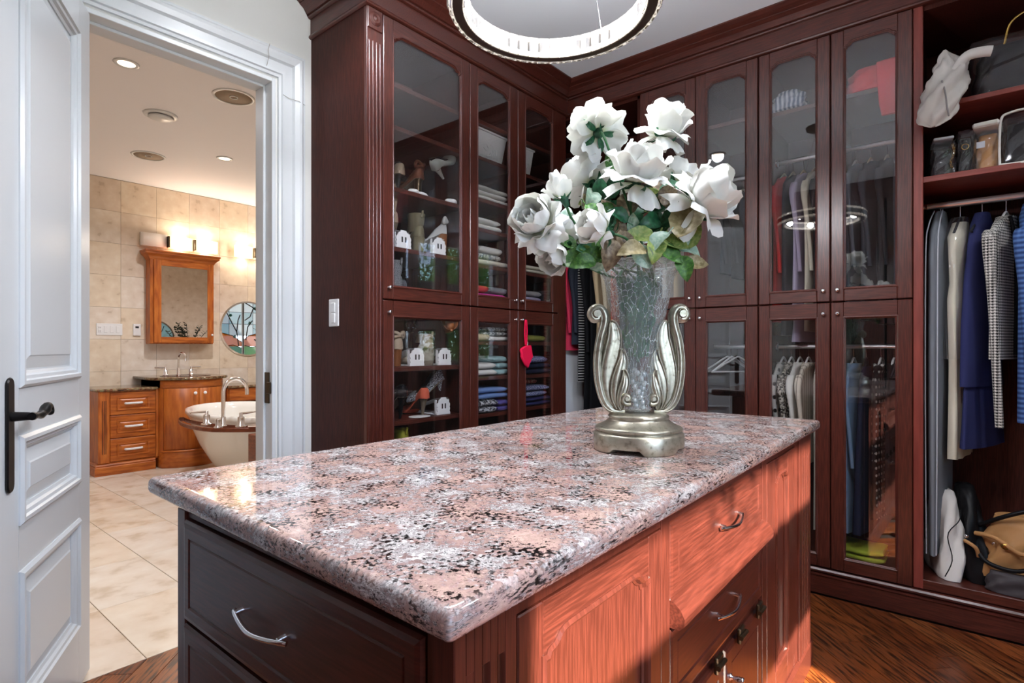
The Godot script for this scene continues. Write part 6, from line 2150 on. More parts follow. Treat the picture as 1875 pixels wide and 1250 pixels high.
func shoe_stand(label: String, xf: Transform3D, s := 1.0):   # white house-shaped stacker: gable plate with two slots, ramp behind
	var t := thing("shoe_stand", label, "shoe stand", Vector3.ZERO, 0, "white shoe stackers")
	t.transform = xf
	var b := mb(M.white_plastic)
	b.x = Transform3D(Basis.from_scale(V(s, s * 0.86, s)), Vector3.ZERO)
	var hw := 0.046
	var h := 0.105
	var pl := PackedVector2Array([Vector2(-hw, 0.0), Vector2(hw, 0.0)])
	for q in [[0.046, 0.014], [0.043, 0.018], [0.043, 0.023], [0.046, 0.028], [0.046, 0.037], [0.043, 0.041], [0.043, 0.046], [0.046, 0.051], [0.046, 0.060], [0.042, 0.068], [0.036, 0.074], [0.034, 0.082], [0.030, 0.088], [0.018, 0.094], [0.016, 0.103], [-0.016, 0.103], [-0.018, 0.094], [-0.030, 0.088], [-0.034, 0.082], [-0.036, 0.074], [-0.042, 0.068], [-0.046, 0.060], [-0.046, 0.051], [-0.043, 0.046], [-0.043, 0.041], [-0.046, 0.037], [-0.046, 0.028], [-0.043, 0.023], [-0.043, 0.018], [-0.046, 0.014]]:
		pl.append(Vector2(q[0], q[1]))
	b.extrude(pl, -0.008, 0.0, 0.0015)
	obj("gable", b, t)
	var c := mb(M.slot_dark)
	c.x = b.x
	for w in [-0.015, 0.006]:
		c.box(V(w, 0.036, -0.001), V(w + 0.009, 0.066, 0.0006), 0.0)
	obj("slot", c, t)
	var r := mb(M.white_plastic)
	r.x = b.x
	r.box(V(-0.046, 0.0, -0.22), V(0.046, 0.006, -0.008), 0.002)
	r.quad(V(-0.044, 0.10, -0.010), V(0.044, 0.10, -0.010), V(0.044, 0.035, -0.21), V(-0.044, 0.035, -0.21), -1)
	r.quad(V(-0.044, 0.094, -0.010), V(-0.044, 0.029, -0.21), V(0.044, 0.029, -0.21), V(0.044, 0.094, -0.010), -1)
	r.quad(V(-0.044, 0.029, -0.21), V(-0.044, 0.10, -0.010), V(-0.044, 0.035, -0.21), V(-0.044, 0.029, -0.21), -1)
	r.box(V(-0.046, 0.0, -0.022), V(-0.042, 0.09, -0.008), 0.001)
	r.box(V(0.042, 0.0, -0.022), V(0.046, 0.09, -0.008), 0.001)
	obj("ramp", r, t)
	return t

func lx(x: float, y: float, z: float, turn := 0.0, tilt := 0.0) -> Transform3D:   # a place inside the left-hand run
	return run_l * Transform3D(Basis(Vector3.UP, turn) * Basis(Vector3.RIGHT, tilt), V(x, y + 0.0012, z))

func build_left_contents():
	make_cloths()
	# top shoe shelf
	var y := 1.955
	pump("shoe", "beige pump with a black heel at the left of the top shoe shelf", M.suede_beige, M.black, lx(1.765, y, -0.06, PI + 0.15), 0.085)
	pump("shoe", "bronze and copper mule in the middle of the top shoe shelf", M.copper, M.bronze, lx(1.90, y + 0.03, -0.07, PI + 0.2), 0.065, "sandal", "shoes in the shoe cabinet", {"heel": [0.024, 0.018]})
	plate_disc("oval white shoe plate under the bronze mule", lx(1.90, y, -0.10), 0.055, 0.028)
	plate_disc("low white shoe plate beside the beige pump on the top shoe shelf", lx(1.815, y, -0.04), 0.030, 0.018)
	plate_disc("white shoe plate at the heel of the pale grey pump", lx(2.075, y, -0.045), 0.036, 0.022)
	pump("shoe", "pale grey pump standing nose down at the right of the top shoe shelf", M.pump_grey, M.pump_grey, lx(2.02, y + 0.10, -0.06, 1.9, -0.95), 0.075)
	# second shelf
	y = 1.675
	pump("ankle_boot", "tall beige boot with a tassel at the left of the second shoe shelf", M.suede_beige, M.taupe, lx(1.755, y + 0.105, -0.10, PI + 0.1), 0.03, "boot", "shoes in the shoe cabinet", {"top": 0.19, "heel": [0.03, 0.026]})
	pump("ankle_boot", "olive suede ankle boot seen from behind on the second shoe shelf", M.suede_olive, M.suede_olive, lx(1.872, y, -0.045, PI - 0.1), 0.075, "boot", "shoes in the shoe cabinet", {"top": 0.12, "heel": [0.032, 0.028]})
	pump("sandal", "silver strappy sandal with a bow and brown block heel on the second shoe shelf", M.silver_strap, M.brown_leather, lx(2.06, y + 0.03, -0.06, PI + 0.9), 0.085, "sandal", "shoes in the shoe cabinet", {"heel": [0.030, 0.028]})
	pump("shoe", "dark grey pump behind the olive ankle boot", M.suede_grey, M.suede_grey, lx(1.80, y, -0.20, PI + 0.3), 0.06)
	shoe_stand("white house-shaped shoe stacker at the left end of the second shoe shelf", lx(1.752, y, -0.035))
	shoe_stand("white house-shaped shoe stacker under the silver sandal", lx(1.985, y, -0.035))
	# third shelf
	y = 1.452
	pump("ankle_boot", "pale grey ankle boot at the left of the shelf under the white stackers", M.mottled_grey, M.taupe, lx(1.75, y, -0.06, PI + 0.1), 0.04, "boot", "shoes in the shoe cabinet", {"top": 0.13})
	pump("shoe", "dark grey flat shoe behind the grey suede pump", M.suede_grey, M.black, lx(1.835, y + 0.012, -0.14, PI - 0.4), 0.02)
	pump("shoe", "grey suede pump with its pointed toe turned out, above the middle door rail", M.suede_grey, M.suede_grey, lx(1.86, y + 0.002, -0.30, 0.25), 0.06)
	plate_disc("thin white shoe plate above the middle door rail", lx(1.96, y, -0.08), 0.05, 0.008)
	# lower cabinet, first shelf
	y = 1.108
	shoe_stand("white house-shaped shoe stacker in front of the black patent pump", lx(1.832, y, -0.03))
	shoe_stand("white house-shaped shoe stacker in front of the brown pump", lx(2.018, y, -0.03))
	pump("shoe", "black patent pump turned nose down behind the left white stacker", M.patent, M.patent, lx(1.86, y + 0.10, -0.12, 2.4, -0.7), 0.08)
	pump("ankle_boot", "pale taupe suede boot seen from behind between the two white stackers", M.suede_beige, M.taupe, lx(1.945, y, -0.055, PI + 0.05), 0.085, "boot", "shoes in the shoe cabinet", {"top": 0.075, "heel": [0.036, 0.033]})
	pump("shoe", "brown pump with a buckle standing nose down behind the right white stacker", M.brown_leather, M.brown_leather, lx(2.075, y + 0.135, -0.08, 2.6, -1.15), 0.07, "boot", "shoes in the shoe cabinet", {"top": 0.05})
	pump("sandal", "beige strappy sandal at the left edge of the shelf under the black pump", M.suede_beige, M.brown_leather, lx(1.742, y, -0.05, PI), 0.08, "sandal", "shoes in the shoe cabinet", {"heel": [0.026, 0.022]})
	# lower cabinet, second shelf
	y = 0.852
	pump("shoe", "tall black pump at the left of the lowest visible shoe shelf", M.patent, M.patent, lx(1.762, y, -0.035, PI + 0.1), 0.105)
	pump("shoe", "coral pump with a grey heel and gold buckle on the lowest visible shoe shelf", M.coral_shoe, M.taupe, lx(1.905, y, -0.045, PI - 0.15), 0.085)
	pump("shoe", "snakeskin patterned pump tipped on its side at the right of the lowest visible shelf", M.snake, M.snake, lx(2.075, y + 0.13, -0.08, -1.9, 0.3), 0.05)
	pump("shoe", "red shoe behind the tall black pump", M.red_shoe, M.red_shoe, lx(1.77, y + 0.08, -0.22, PI), 0.07)
	shoe_stand("white house-shaped shoe stacker beside the coral pump", lx(2.015, y, -0.035))
	plate_disc("oval white shoe plate under the coral pump", lx(1.872, y, -0.06), 0.060, 0.004)
	pump("shoe", "lime green shoe on the bottom shelf just above the granite", M.lime_shoe, M.lime_shoe, lx(1.775, 0.70, -0.05, PI), 0.05, "boot", "shoes in the shoe cabinet", {"top": 0.05})
	plate_box("shoe_box", "dark shoe box under the lime green shoe", "box", lx(1.80, 0.50, -0.17), 0.24, 0.195, 0.28, M.black_cloth)
	# linen shelves
	storage_bin("long embossed white storage bin on the second shelf from the top", lx(2.36, 2.255, -0.20), 0.34, 0.172)
	storage_bin("short tapered white storage bin beside the long embossed one", lx(2.69, 2.255, -0.20), 0.20, 0.172)
	var gl := "folded sweaters in the linen cabinet"
	fold("crumpled white sweater on the highest sweater shelf", "sweater", gl, lx(2.39, 2.025, -0.16), 0.30, 0.26, 0.085, M.white_cloth, 2)
	fold("white sweater sloping to one side on the second sweater shelf", "sweater", gl, lx(2.34, 1.86, -0.16), 0.27, 0.26, 0.070, M.white_cloth, 3)
	fold("cream folded sweater, lower one of the pair above the red pile", "sweater", gl, lx(2.38, 1.66, -0.16), 0.32, 0.27, 0.038, M.cream, 4)
	fold("grey printed top folded on the cream sweater", "sweater", gl, lx(2.35, 1.699, -0.17), 0.28, 0.25, 0.036, M.grey_print, 5)
	fold("pale sweater rolled on top of the grey printed top", "sweater", gl, lx(2.41, 1.737, -0.17), 0.20, 0.22, 0.045, M.white_cloth, 6)
	fold("hot red sweater at the bottom of the bright pile", "sweater", gl, lx(2.37, 1.452, -0.15), 0.32, 0.26, 0.028, M.coral, 7)
	fold("magenta sweater second from the bottom of the bright pile", "sweater", gl, lx(2.36, 1.481, -0.15), 0.28, 0.26, 0.024, M.magenta, 8)
	fold("coral red sweater at the upper left of the bright pile", "sweater", gl, lx(2.29, 1.507, -0.15), 0.14, 0.24, 0.045, M.coral, 9)
	fold("mottled grey sweater at the upper right of the bright pile", "sweater", gl, lx(2.45, 1.507, -0.15), 0.15, 0.24, 0.042, M.mottled_grey, 10)
	fold("cream sweater alone on the right-hand shelf above the lilac pile", "sweater", gl, lx(2.79, 1.66, -0.16), 0.32, 0.26, 0.05, M.cream, 11)
	fold("lilac sweater at the bottom of the lilac pile", "sweater", gl, lx(2.75, 1.452, -0.15), 0.26, 0.26, 0.032, M.lilac_fold, 12)
	fold("pale lilac sweater in the middle of the lilac pile", "sweater", gl, lx(2.74, 1.485, -0.15), 0.24, 0.25, 0.030, M.lavender, 13)
	fold("grey sweater on top of the lilac pile", "sweater", gl, lx(2.73, 1.516, -0.15), 0.22, 0.25, 0.036, M.grey_fold, 14)
	var bb := plate_box("storage_box", "small dark storage box lettered ed beside the lilac pile", "box", lx(2.925, 1.452, -0.10), 0.075, 0.11, 0.14, M.charcoal)
	var tx := TextMesh.new()
	tx.text = "ed"
	tx.font_size = 24
	tx.pixel_size = 0.0014
	tx.depth = 0.001
	tx.material = M.grey_fold
	put("lettering", tx, bb, Transform3D(Basis.IDENTITY, V(0.0, 0.045, 0.0708)))
	fold("beige blouse at the left of the top lower shelf", "sweater", gl, lx(2.30, 1.235, -0.15), 0.15, 0.25, 0.045, M.sand, 15)
	fold("white blouse under the grey printed one on the top lower shelf", "sweater", gl, lx(2.46, 1.235, -0.15), 0.16, 0.25, 0.030, M.white_cloth, 16)
	fold("grey printed blouse on the top lower shelf behind glass", "sweater", gl, lx(2.44, 1.267, -0.16), 0.20, 0.25, 0.05, M.grey_print, 17)
	fold("white knitted sweater at the left of the middle lower shelf", "sweater", gl, lx(2.31, 1.04, -0.14), 0.20, 0.25, 0.075, M.white_cloth, 18)
	fold("pale teal sweater at the right of the middle lower shelf", "sweater", gl, lx(2.475, 1.04, -0.15), 0.11, 0.24, 0.11, M.teal_fold, 19)
	fold("black and white paisley top under the light blue sweater", "sweater", gl, lx(2.31, 0.832, -0.14), 0.20, 0.26, 0.075, M.paisley, 20)
	fold("violet top beside the paisley one", "sweater", gl, lx(2.475, 0.832, -0.14), 0.11, 0.26, 0.065, M.violet, 21)
	fold("light blue sweater on top of the paisley and violet tops", "sweater", gl, lx(2.37, 0.909, -0.15), 0.30, 0.27, 0.065, M.blue_fold, 22)
	fold("olive green top behind the hanging pink pouch", "sweater", gl, lx(2.77, 1.235, -0.15), 0.27, 0.24, 0.045, M.olive_fold, 23)
	fold("navy sweater under the blue printed top", "sweater", gl, lx(2.80, 1.035, -0.15), 0.34, 0.26, 0.065, M.navy_dark, 24)
	fold("blue and white printed top on the navy sweater", "sweater", gl, lx(2.78, 1.101, -0.15), 0.28, 0.25, 0.045, M.navy_print, 25)
	fold("navy sweater at the bottom of the lowest right pile", "sweater", gl, lx(2.79, 0.838, -0.15), 0.33, 0.26, 0.055, M.navy, 26)
	fold("navy and white patterned top on the lowest right pile", "sweater", gl, lx(2.77, 0.894, -0.15), 0.30, 0.26, 0.07, M.navy_print, 27)
	fold("red printed scarf on the back of the lowest right pile", "scarf", "", lx(2.88, 0.965, -0.20), 0.15, 0.15, 0.03, M.red_print, 28, "folded_scarf")
	# bright pink pouch on a knob
	var pk := thing("pouch", "bright pink fabric pouch hanging by its strap from a cabinet knob", "pouch", V(-2.0435, 1.362, -2.587))
	var pb := mb(M.hot_pink)
	var lp := []
	for q in [[-0.004, 0.0], [-0.010, -0.06], [-0.006, -0.14], [-0.001, -0.155], [0.006, -0.14], [0.012, -0.06], [0.005, 0.0]]:
		lp.append(V(0.004, q[1], q[0]))
	pb.tube(lp, 0.005, 6)
	obj("strap", pb, pk)
	var pc := mb(M.hot_pink)
	pc.x = Transform3D(Basis(V(0, 0, -1), V(0, 1, 0), V(1, 0, 0)), V(0, 0, 0))
	var po := PackedVector2Array([Vector2(-0.052, -0.175), Vector2(-0.040, -0.165), Vector2(0.0, -0.150), Vector2(0.045, -0.148), Vector2(0.060, -0.205), Vector2(0.064, -0.215), Vector2(0.030, -0.262), Vector2(0.016, -0.283), Vector2(-0.014, -0.262), Vector2(-0.046, -0.215), Vector2(-0.044, -0.200)])
	pc.extrude(po, -0.006, 0.012, 0.005, 1)
	obj("bag", pc, pk)
	var pw := mb(M.white_cloth)
	pw.box(V(0.0, -0.152, -0.020), V(0.004, -0.128, -0.008), 0.001)
	obj("care_label", pw, pk).set_meta("label", "white care label")

func plate_disc(label: String, xf: Transform3D, r: float, h: float):
	var b := mb(M.white_plastic)
	b.x = Transform3D(Basis.from_scale(V(1.0, 1, 0.8)), Vector3.ZERO)
	b.lathe([[0.0, 0.0], [r * 0.85, 0.0], [r, h * 0.3], [r * 0.98, h * 0.7], [r * 0.85, h], [0.0, h]], 24)
	var o := obj("shoe_plate", b, self, xf)
	tag(o, label, "shoe plate", "white shoe plates")

func plate_box(called: String, label: String, cat: String, xf: Transform3D, w: float, h: float, d: float, m) -> MeshInstance3D:
	var b := mb(m)
	b.box(V(-w / 2, 0, -d / 2), V(w / 2, h * 0.78, d / 2), 0.003)
	b.box(V(-w / 2 - 0.002, h * 0.78, -d / 2 - 0.002), V(w / 2 + 0.002, h, d / 2 + 0.002), 0.003)
	var o := obj(called, b, self, xf)
	tag(o, label, cat)
	return o

func storage_bin(label: String, xf: Transform3D, w: float, h: float):
	var t := thing("storage_bin", label, "storage bin", Vector3.ZERO, 0, "white storage bins")
	t.transform = xf
	var b := mb(M.bin_white)
	var ring := func(k: float, y: float, ins: float) -> PackedVector3Array:
		var a := w * 0.5 * k - ins
		var d := 0.16 * k - ins
		return PackedVector3Array([V(-a, y, -d), V(a, y, -d), V(a, y, d), V(-a, y, d)])
	b.loft([ring.call(0.84, 0.0, 0.0), ring.call(0.98, h * 0.94, 0.0), ring.call(1.03, h * 0.94, 0.0), ring.call(1.03, h, 0.0), ring.call(1.0, h, 0.006), ring.call(0.86, 0.008, 0.008)], true, true, -1)
	obj("tub", b, t)
	# embossed flower on the front
	var e := mb(M.bin_white)
	for i in 9:
		var a := i * 2.4
		var r := 0.012 * sqrt(i)
		var c := V(w * 0.12 + cos(a) * r * 1.3, h * 0.5 + sin(a) * r, 0.147)
		e.tube(curve([c + V(0.03 * cos(a), 0.03 * sin(a), -0.002), c + V(0.02 * cos(a + 1.0), 0.02 * sin(a + 1.0), 0.001), c + V(0.016 * cos(a + 2.0), 0.016 * sin(a + 2.0), 0.0)], 7), 0.004, 5)
	obj("embossing", e, t)

func bag(called: String, label: String, xf: Transform3D, m, w: float, h: float, d: float, o := {}) -> Node3D:
	var t := thing(called, label, o.get("cat", "handbag"), Vector3.ZERO, 0, o.get("group", ""))
	t.transform = xf
	var b := mb(m)
	var rings := []
	var ph: float = o.get("ph", 1.0)
	var sag: float = o.get("sag", 0.1)
	for i in 15:
		var f := i / 14.0
		var k: float = lerpf(1.0, o.get("top", 0.75), f)
		var dd: float = lerpf(1.0, o.get("top_d", 0.45), f * f)
		if i == 0: k *= 0.86
		if i == 14: dd *= 0.5
		var ring := PackedVector3Array()
		for j in 28:
			var a := TAU * j / 28.0
			var cxx := signf(cos(a)) * pow(absf(cos(a)), 0.6)
			var szz := signf(sin(a)) * pow(absf(sin(a)), 0.6)
			var wr: float = o.get("wrinkle", 0.012) * (sin(a * 5.0 + f * 7.0 + ph) + 0.6 * sin(a * 9.0 - f * 11.0 + ph * 2.0)) * sin(PI * clampf(f + 0.06, 0.0, 1.0))
			ring.append(V(cxx * (w * 0.5 * k + wr) + o.get("lean", 0.0) * f, maxf(0.001, f * h - sag * h * f * cos(a) * cos(a) * 0.3 + wr * 0.5 * f), szz * (d * 0.5 * dd + wr) + o.get("lean_z", 0.0) * f))
		rings.append(ring)
	b.loft(rings, true, true, 1)
	obj("body", b, t)
	return t

func strap(t: Node3D, called: String, m, keys: Array, r := 0.008, n := 18):
	var b := mb(m)
	b.tube(curve(keys, n), r, 8)
	return obj(called, b, t)

func rx(x: float, y: float, z: float, turn := 0.0) -> Transform3D:
	return Transform3D(Basis(Vector3.UP, turn), V(x, y + 0.0012, z))

func build_right_contents():
	var gb := "clothes in the open bay"
	var Z := -3.345
	var ry := 1.868
	# open bay
	for q in [[-0.134, 1.46, "chrome hook hanger of the grey garment bag", 0.0], [-0.062, 1.4, "chrome hook hanger inside the plastic covered cream dress", 0.0], [0.016, 1.22, "hanger of the navy suit", 0.0], [0.098, 1.25, "white plastic hanger of the houndstooth jacket", 1.0], [0.194, 1.3, "white plastic hanger of the blue knit", 1.0], [0.285, 1.3, "hanger of the black jacket at the right edge", 0.0]]:
		hanger(q[2], V(q[0], ry, Z), q[1], M.white_plastic if q[3] > 0.5 else M.charcoal, 0.12)
	var g1 := garment("garment_bag", "long grey garment bag with piped edges at the left of the open bay", "garment bag", gb, V(-0.134, ry, Z), 1.46, M.bag_grey, [[-0.03, 0.05, 0.020], [-0.10, 0.16, 0.030], [-0.2, 0.21, 0.030], [-0.8, 0.222, 0.030], [-1.3, 0.222, 0.026], [-1.60, 0.22, 0.022]], {"amp": 0.006, "k": 3.0})
	var gp := mb(M.bag_piping)
	for s in [-1.0, 1.0]:
		gp.tube(curve([V(-0.06, -0.03, 0.016 * s), V(-0.16, -0.11, 0.020 * s), V(-0.216, -0.24, 0.022 * s), V(-0.228, -0.8, 0.022 * s), V(-0.228, -1.3, 0.020 * s), V(-0.226, -1.59, 0.018 * s)], 24), 0.003, 5)
	obj("piping", gp, g1)
	var g2 := garment("dress", "cream dress in a clear plastic cover beside the grey garment bag", "dress", gb, V(-0.062, ry, Z), 1.4, M.cream, [[-0.09, 0.04, 0.03], [-0.13, 0.11, 0.045], [-0.20, 0.16, 0.03], [-0.42, 0.13, 0.026], [-0.45, 0.16, 0.033], [-0.75, 0.14, 0.026], [-1.10, 0.15, 0.024], [-1.17, 0.15, 0.022]], {"amp": 0.014, "k": 7.0})
	var fm := mb(M.clear_film)
	draped(fm, [[-0.07, 0.06, 0.035], [-0.14, 0.15, 0.042], [-0.3, 0.19, 0.045], [-0.62, 0.19, 0.045], [-0.72, 0.185, 0.042]], 16, 30, 0.010, 9.0, 0.4)
	obj("plastic_cover", fm, g2)
	var g3 := garment("jacket", "navy blue jacket with a vent, hanging in the open bay", "jacket", gb, V(0.016, ry, Z), 1.22, M.navy, [[-0.055, 0.035, 0.025], [-0.09, 0.07, 0.032], [-0.20, 0.12, 0.028], [-0.42, 0.165, 0.030], [-0.60, 0.185, 0.030], [-0.842, 0.195, 0.029]], {"amp": 0.004, "k": 3.0})
	var vn := mb(M.navy_dark)
	vn.loft([PackedVector3Array([V(0.02, -0.842, 0.028), V(0.10, -0.842, 0.026), V(0.10, -0.842, 0.032), V(0.02, -0.842, 0.034)]), PackedVector3Array([V(0.03, -0.72, 0.029), V(0.06, -0.71, 0.028), V(0.06, -0.71, 0.034), V(0.03, -0.72, 0.035)])], true, true, -1)
	obj("vent_flap", vn, g3)
	garment("trousers", "navy blue trousers hanging below the navy jacket", "trousers", gb, V(0.016, ry, Z), 1.22, M.navy, [[-0.80, 0.17, 0.020], [-0.95, 0.185, 0.026], [-1.115, 0.20, 0.030]], {"amp": 0.008, "k": 4.0, "rows": 8})
	var g4 := garment("jacket", "black and white houndstooth jacket edged in black in the open bay", "jacket", gb, V(0.098, ry, Z), 1.25, M.houndstooth, top_keys(0.72, 0.17, 0.026), {"sleeve": [0.165, -0.16, -1.01, 0.034], "trim": M.black_cloth})
	garment("jacket", "blue horizontally ribbed knit at the right edge of the open bay", "jacket", gb, V(0.194, ry, Z), 1.3, M.blue_knit, [[-0.04, 0.05, 0.04], [-0.09, 0.09, 0.05], [-0.16, 0.16, 0.032], [-0.4, 0.18, 0.033], [-0.7, 0.185, 0.033], [-0.985, 0.19, 0.032]], {"sleeve": [0.175, -0.17, -0.95, 0.036]})
	garment("jacket", "black jacket partly out of view at the right edge of the open bay", "jacket", gb, V(0.285, ry, Z), 1.3, M.black_cloth, top_keys(0.66, 0.17, 0.032), {"sleeve": [0.17, -0.16, -0.68, 0.045]})
	# behind glass beside the bay: upper rail
	var gu := "clothes on the upper rail beside the open bay"
	ry = 2.215
	var up := [[-0.820, "blouse", "red blouse behind glass, leftmost on the upper rail", M.red_cloth, 0.88, 1.35, true], [-0.775, "dress", "dark plum dress between the red blouse and the lavender suit", M.plum, 0.95, 1.4, false], [-0.722, "jacket", "lavender jacket behind glass between the red and cream clothes", M.lavender, 0.80, 1.15, true], [-0.668, "jacket", "cream jacket behind glass beside the lavender one", M.cream, 0.93, 1.2, true], [-0.628, "jacket", "charcoal jacket behind the cream one", M.charcoal, 0.85, 1.3, true], [-0.480, "jacket", "mid grey wool jacket hanging by a white hanger", M.grey_wool, 0.86, 0.95, true], [-0.415, "jacket", "dark grey jacket right of the mid grey wool one", M.grey_dark, 0.88, 1.1, true], [-0.345, "jacket", "charcoal coat second from the right on the upper rail", M.charcoal, 0.9, 1.15, true], [-0.285, "dress", "dark grey dress at the right end of the upper rail", M.grey_dark, 0.9, 1.3, false]]
	for q in up:
		hanger("hanger of the " + q[2], V(q[0], ry, Z), 1.45, M.white_plastic if q[0] == -0.480 else M.sand, 0.12, 0.011)
		var o := {"sleeve": [0.135, -0.15, -0.62, 0.024]} if q[6] else {}
		garment(q[1], q[2], q[1], gu, V(q[0], ry, Z), 1.45, q[3], top_keys(q[4], 0.14, 0.018), o)
	garment("skirt", "lavender skirt hanging below the lavender jacket", "skirt", gu, V(-0.722, ry, Z), 1.45, M.lavender, [[-0.78, 0.12, 0.02], [-0.9, 0.13, 0.026], [-0.985, 0.145, 0.03]], {"rows": 6})
	garment("skirt", "brown plaid skirt behind the red blouse", "skirt", gu, V(-0.820, ry, Z), 1.45, M.brown_plaid, [[-0.58, 0.09, 0.012], [-0.8, 0.12, 0.015], [-0.95, 0.14, 0.016]], {"rows": 6, "amp": 0.004})
	# lower rail
	var gw := "clothes on the lower rail beside the open bay"
	ry = 1.205
	var lo := [[-0.825, "blouse", "white blouse with black dots, leftmost on the lower rail", M.dots, 0.52, 1.3, true], [-0.785, "blouse", "black and white leopard blouse on the lower rail", M.leopard, 0.56, 1.3, true], [-0.742, "blouse", "white knitted top beside the leopard blouse", M.white_cloth, 0.58, 1.2, true], [-0.700, "blouse", "cream striped blouse on the lower rail", M.pinstripe, 0.62, 1.0, true], [-0.630, "dress", "long cream striped dress beside the door edge", M.pinstripe, 0.94, 1.2, false], [-0.490, "shirt", "pale blue shirt behind the right-hand lower door", M.sky_cloth, 0.72, 1.1, true], [-0.372, "dress", "black dress with white dots behind the right-hand lower door", M.dots_dark, 0.84, 1.2, false], [-0.318, "dress", "black dress at the right end of the lower rail", M.black_cloth, 0.8, 1.3, false]]
	for q in lo:
		hanger("hanger of the " + q[2], V(q[0], ry, Z), 1.45, M.white_plastic, 0.115, 0.011)
		var o := {"sleeve": [0.13, -0.15, -0.6, 0.023]} if q[6] else {}
		garment(q[1], q[2], q[1], gw, V(q[0], ry, Z), 1.45, q[3], top_keys(q[4], 0.135, 0.016), o)
	garment("trousers", "pale blue trousers hanging below the pale blue shirt", "trousers", gw, V(-0.490, ry, Z), 1.45, M.sky_cloth, [[-0.68, 0.12, 0.016], [-0.8, 0.13, 0.022], [-0.93, 0.13, 0.024]], {"rows": 6})
	garment("trousers", "navy trousers between the pale blue shirt and the dotted dress", "trousers", gw, V(-0.435, ry, Z), 1.45, M.navy_dark, [[-0.10, 0.05, 0.014], [-0.18, 0.10, 0.020], [-0.6, 0.15, 0.024], [-0.92, 0.17, 0.028]], {"amp": 0.008})
	hanger("hanger of the navy trousers on the lower rail", V(-0.435, ry, Z), 1.45, M.charcoal, 0.045, 0.011)
	for k in 5:
		hanger(["leftmost empty dark hanger at the right end of the lower rail", "second empty dark hanger from the dotted dress end of the lower rail", "middle one of the five empty dark hangers on the lower rail", "fourth empty dark hanger, next to the rightmost on the lower rail", "rightmost empty dark hanger against the wardrobe partition"][k], V(-0.300 + 0.012 * k, ry, Z), 1.45, M.charcoal, 0.14, 0.011, "empty dark hangers")
	fold("lime green cloth on the wardrobe floor under the pale blue trousers", "cloth", "", rx(-0.45, 0.152, -3.30), 0.22, 0.20, 0.06, M.lime, 31, "folded_cloth")
	# shelf above
	var sh := bag("folded_shirt", "blue and white striped shirt heaped on the shelf above the lavender jacket", rx(-0.76, 2.43, -3.22, 0.1), M.blue_stripe, 0.20, 0.11, 0.2, {"cat": "shirt", "top": 0.5, "top_d": 0.6, "wrinkle": 0.016})
	var rs := bag("red_sweater", "red knitted sweater heaped on the shelf over the grey jackets", rx(-0.39, 2.43, -3.24, 0.1), M.coral, 0.25, 0.13, 0.2, {"cat": "sweater", "top": 0.6, "top_d": 0.6, "wrinkle": 0.016})
	var rsl := mb(M.coral)
	rsl.x = Transform3D(Basis(Vector3.UP, -0.1), Vector3.ZERO)
	var rr := []
	for q in [[0.09, 0.10, 0.03, 0.055], [0.075, 0.12, 0.085, 0.055], [0.075, 0.10, 0.1112, 0.052], [0.075, 0.02, 0.122, 0.048], [0.08, -0.10, 0.122, 0.045], [0.085, -0.15, 0.122, 0.040]]:
		rr.append(cloth_ring(q[3], 0.010, q[1], q[0], q[2], 0.002, 4.0, q[1] * 20.0, 16))
	rsl.loft(rr, true, true, 1)
	obj("hanging_sleeve", rsl, rs)
	# glazed wardrobe behind the roses
	ry = 2.17
	var gr := "clothes in the wardrobe behind the roses"
	var mid := [[-1.45, "blouse", "white blouse behind glass at the left, behind the roses", M.white_cloth, 0.7, 1.3], [-1.38, "jacket", "sand jacket beside the white blouse behind the roses", M.sand, 0.75, 1.3], [-1.10, "blouse", "charcoal top at the left behind the glass door beside the roses", M.charcoal, 0.55, 1.3], [-1.04, "blouse", "black top in the middle behind the glass door beside the roses", M.black_cloth, 0.58, 1.3], [-0.975, "blouse", "dark denim top behind the glass door beside the roses", M.denim, 0.55, 1.2]]
	for q in mid:
		hanger("hanger of the " + q[2], V(q[0], ry, Z), 1.45, M.sand, 0.12, 0.011)
		garment(q[1], q[2], q[1], gr, V(q[0], ry, Z), 1.45, q[3], top_keys(q[4], 0.14, 0.018), {"sleeve": [0.135, -0.15, -0.5, 0.024]})
	for k in 4:
		hanger(["empty white hanger left of the pair of crossed hangers right of the vase", "empty white hanger in the middle of the lower rail right of the vase", "rightmost empty white hanger on the lower rail right of the vase", "empty white hanger half hidden by the right arm of the vase"][k], V([-1.13, -1.105, -1.07, -1.43][k], 1.205, Z), [1.0, 1.2, 0.9, 1.2][k], M.white_plastic, 0.17, 0.011, "empty white hangers")
	# open corner
	ry = 1.92
	var gc := "clothes in the open corner wardrobe"
	var co := [[-2.205, "dress", "long pearl white satin dress at the left end of the open corner", M.satin, 1.22, 1.25, false], [-2.150, "blouse", "crimson blouse in the open corner beside the satin dress", M.pink, 0.74, 1.3, true], [-2.100, "jacket", "dark denim jacket in the open corner", M.denim, 0.70, 1.25, true], [-2.052, "dress", "black dress banded with fine stripes in the open corner", M.band_stripe, 0.95, 1.3, false], [-2.005, "dress", "long black dress in the middle of the open corner", M.black_cloth, 1.20, 1.25, true], [-1.958, "dress", "black dress edged with a patterned ribbon in the open corner", M.black_cloth, 1.15, 1.25, false], [-1.908, "cardigan", "tan knitted cardigan with turned cuffs left of the vase", M.tan_knit, 0.92, 1.2, true], [-1.852, "cardigan", "pale grey flecked cardigan right behind the vase arm", M.cream_knit, 0.95, 1.2, true], [-1.80, "dress", "red and gold printed dress hanging lowest behind the vase", M.red_print, 1.25, 1.25, false], [-1.74, "jacket", "charcoal jacket hidden behind the vase", M.charcoal, 0.9, 1.25, true]]
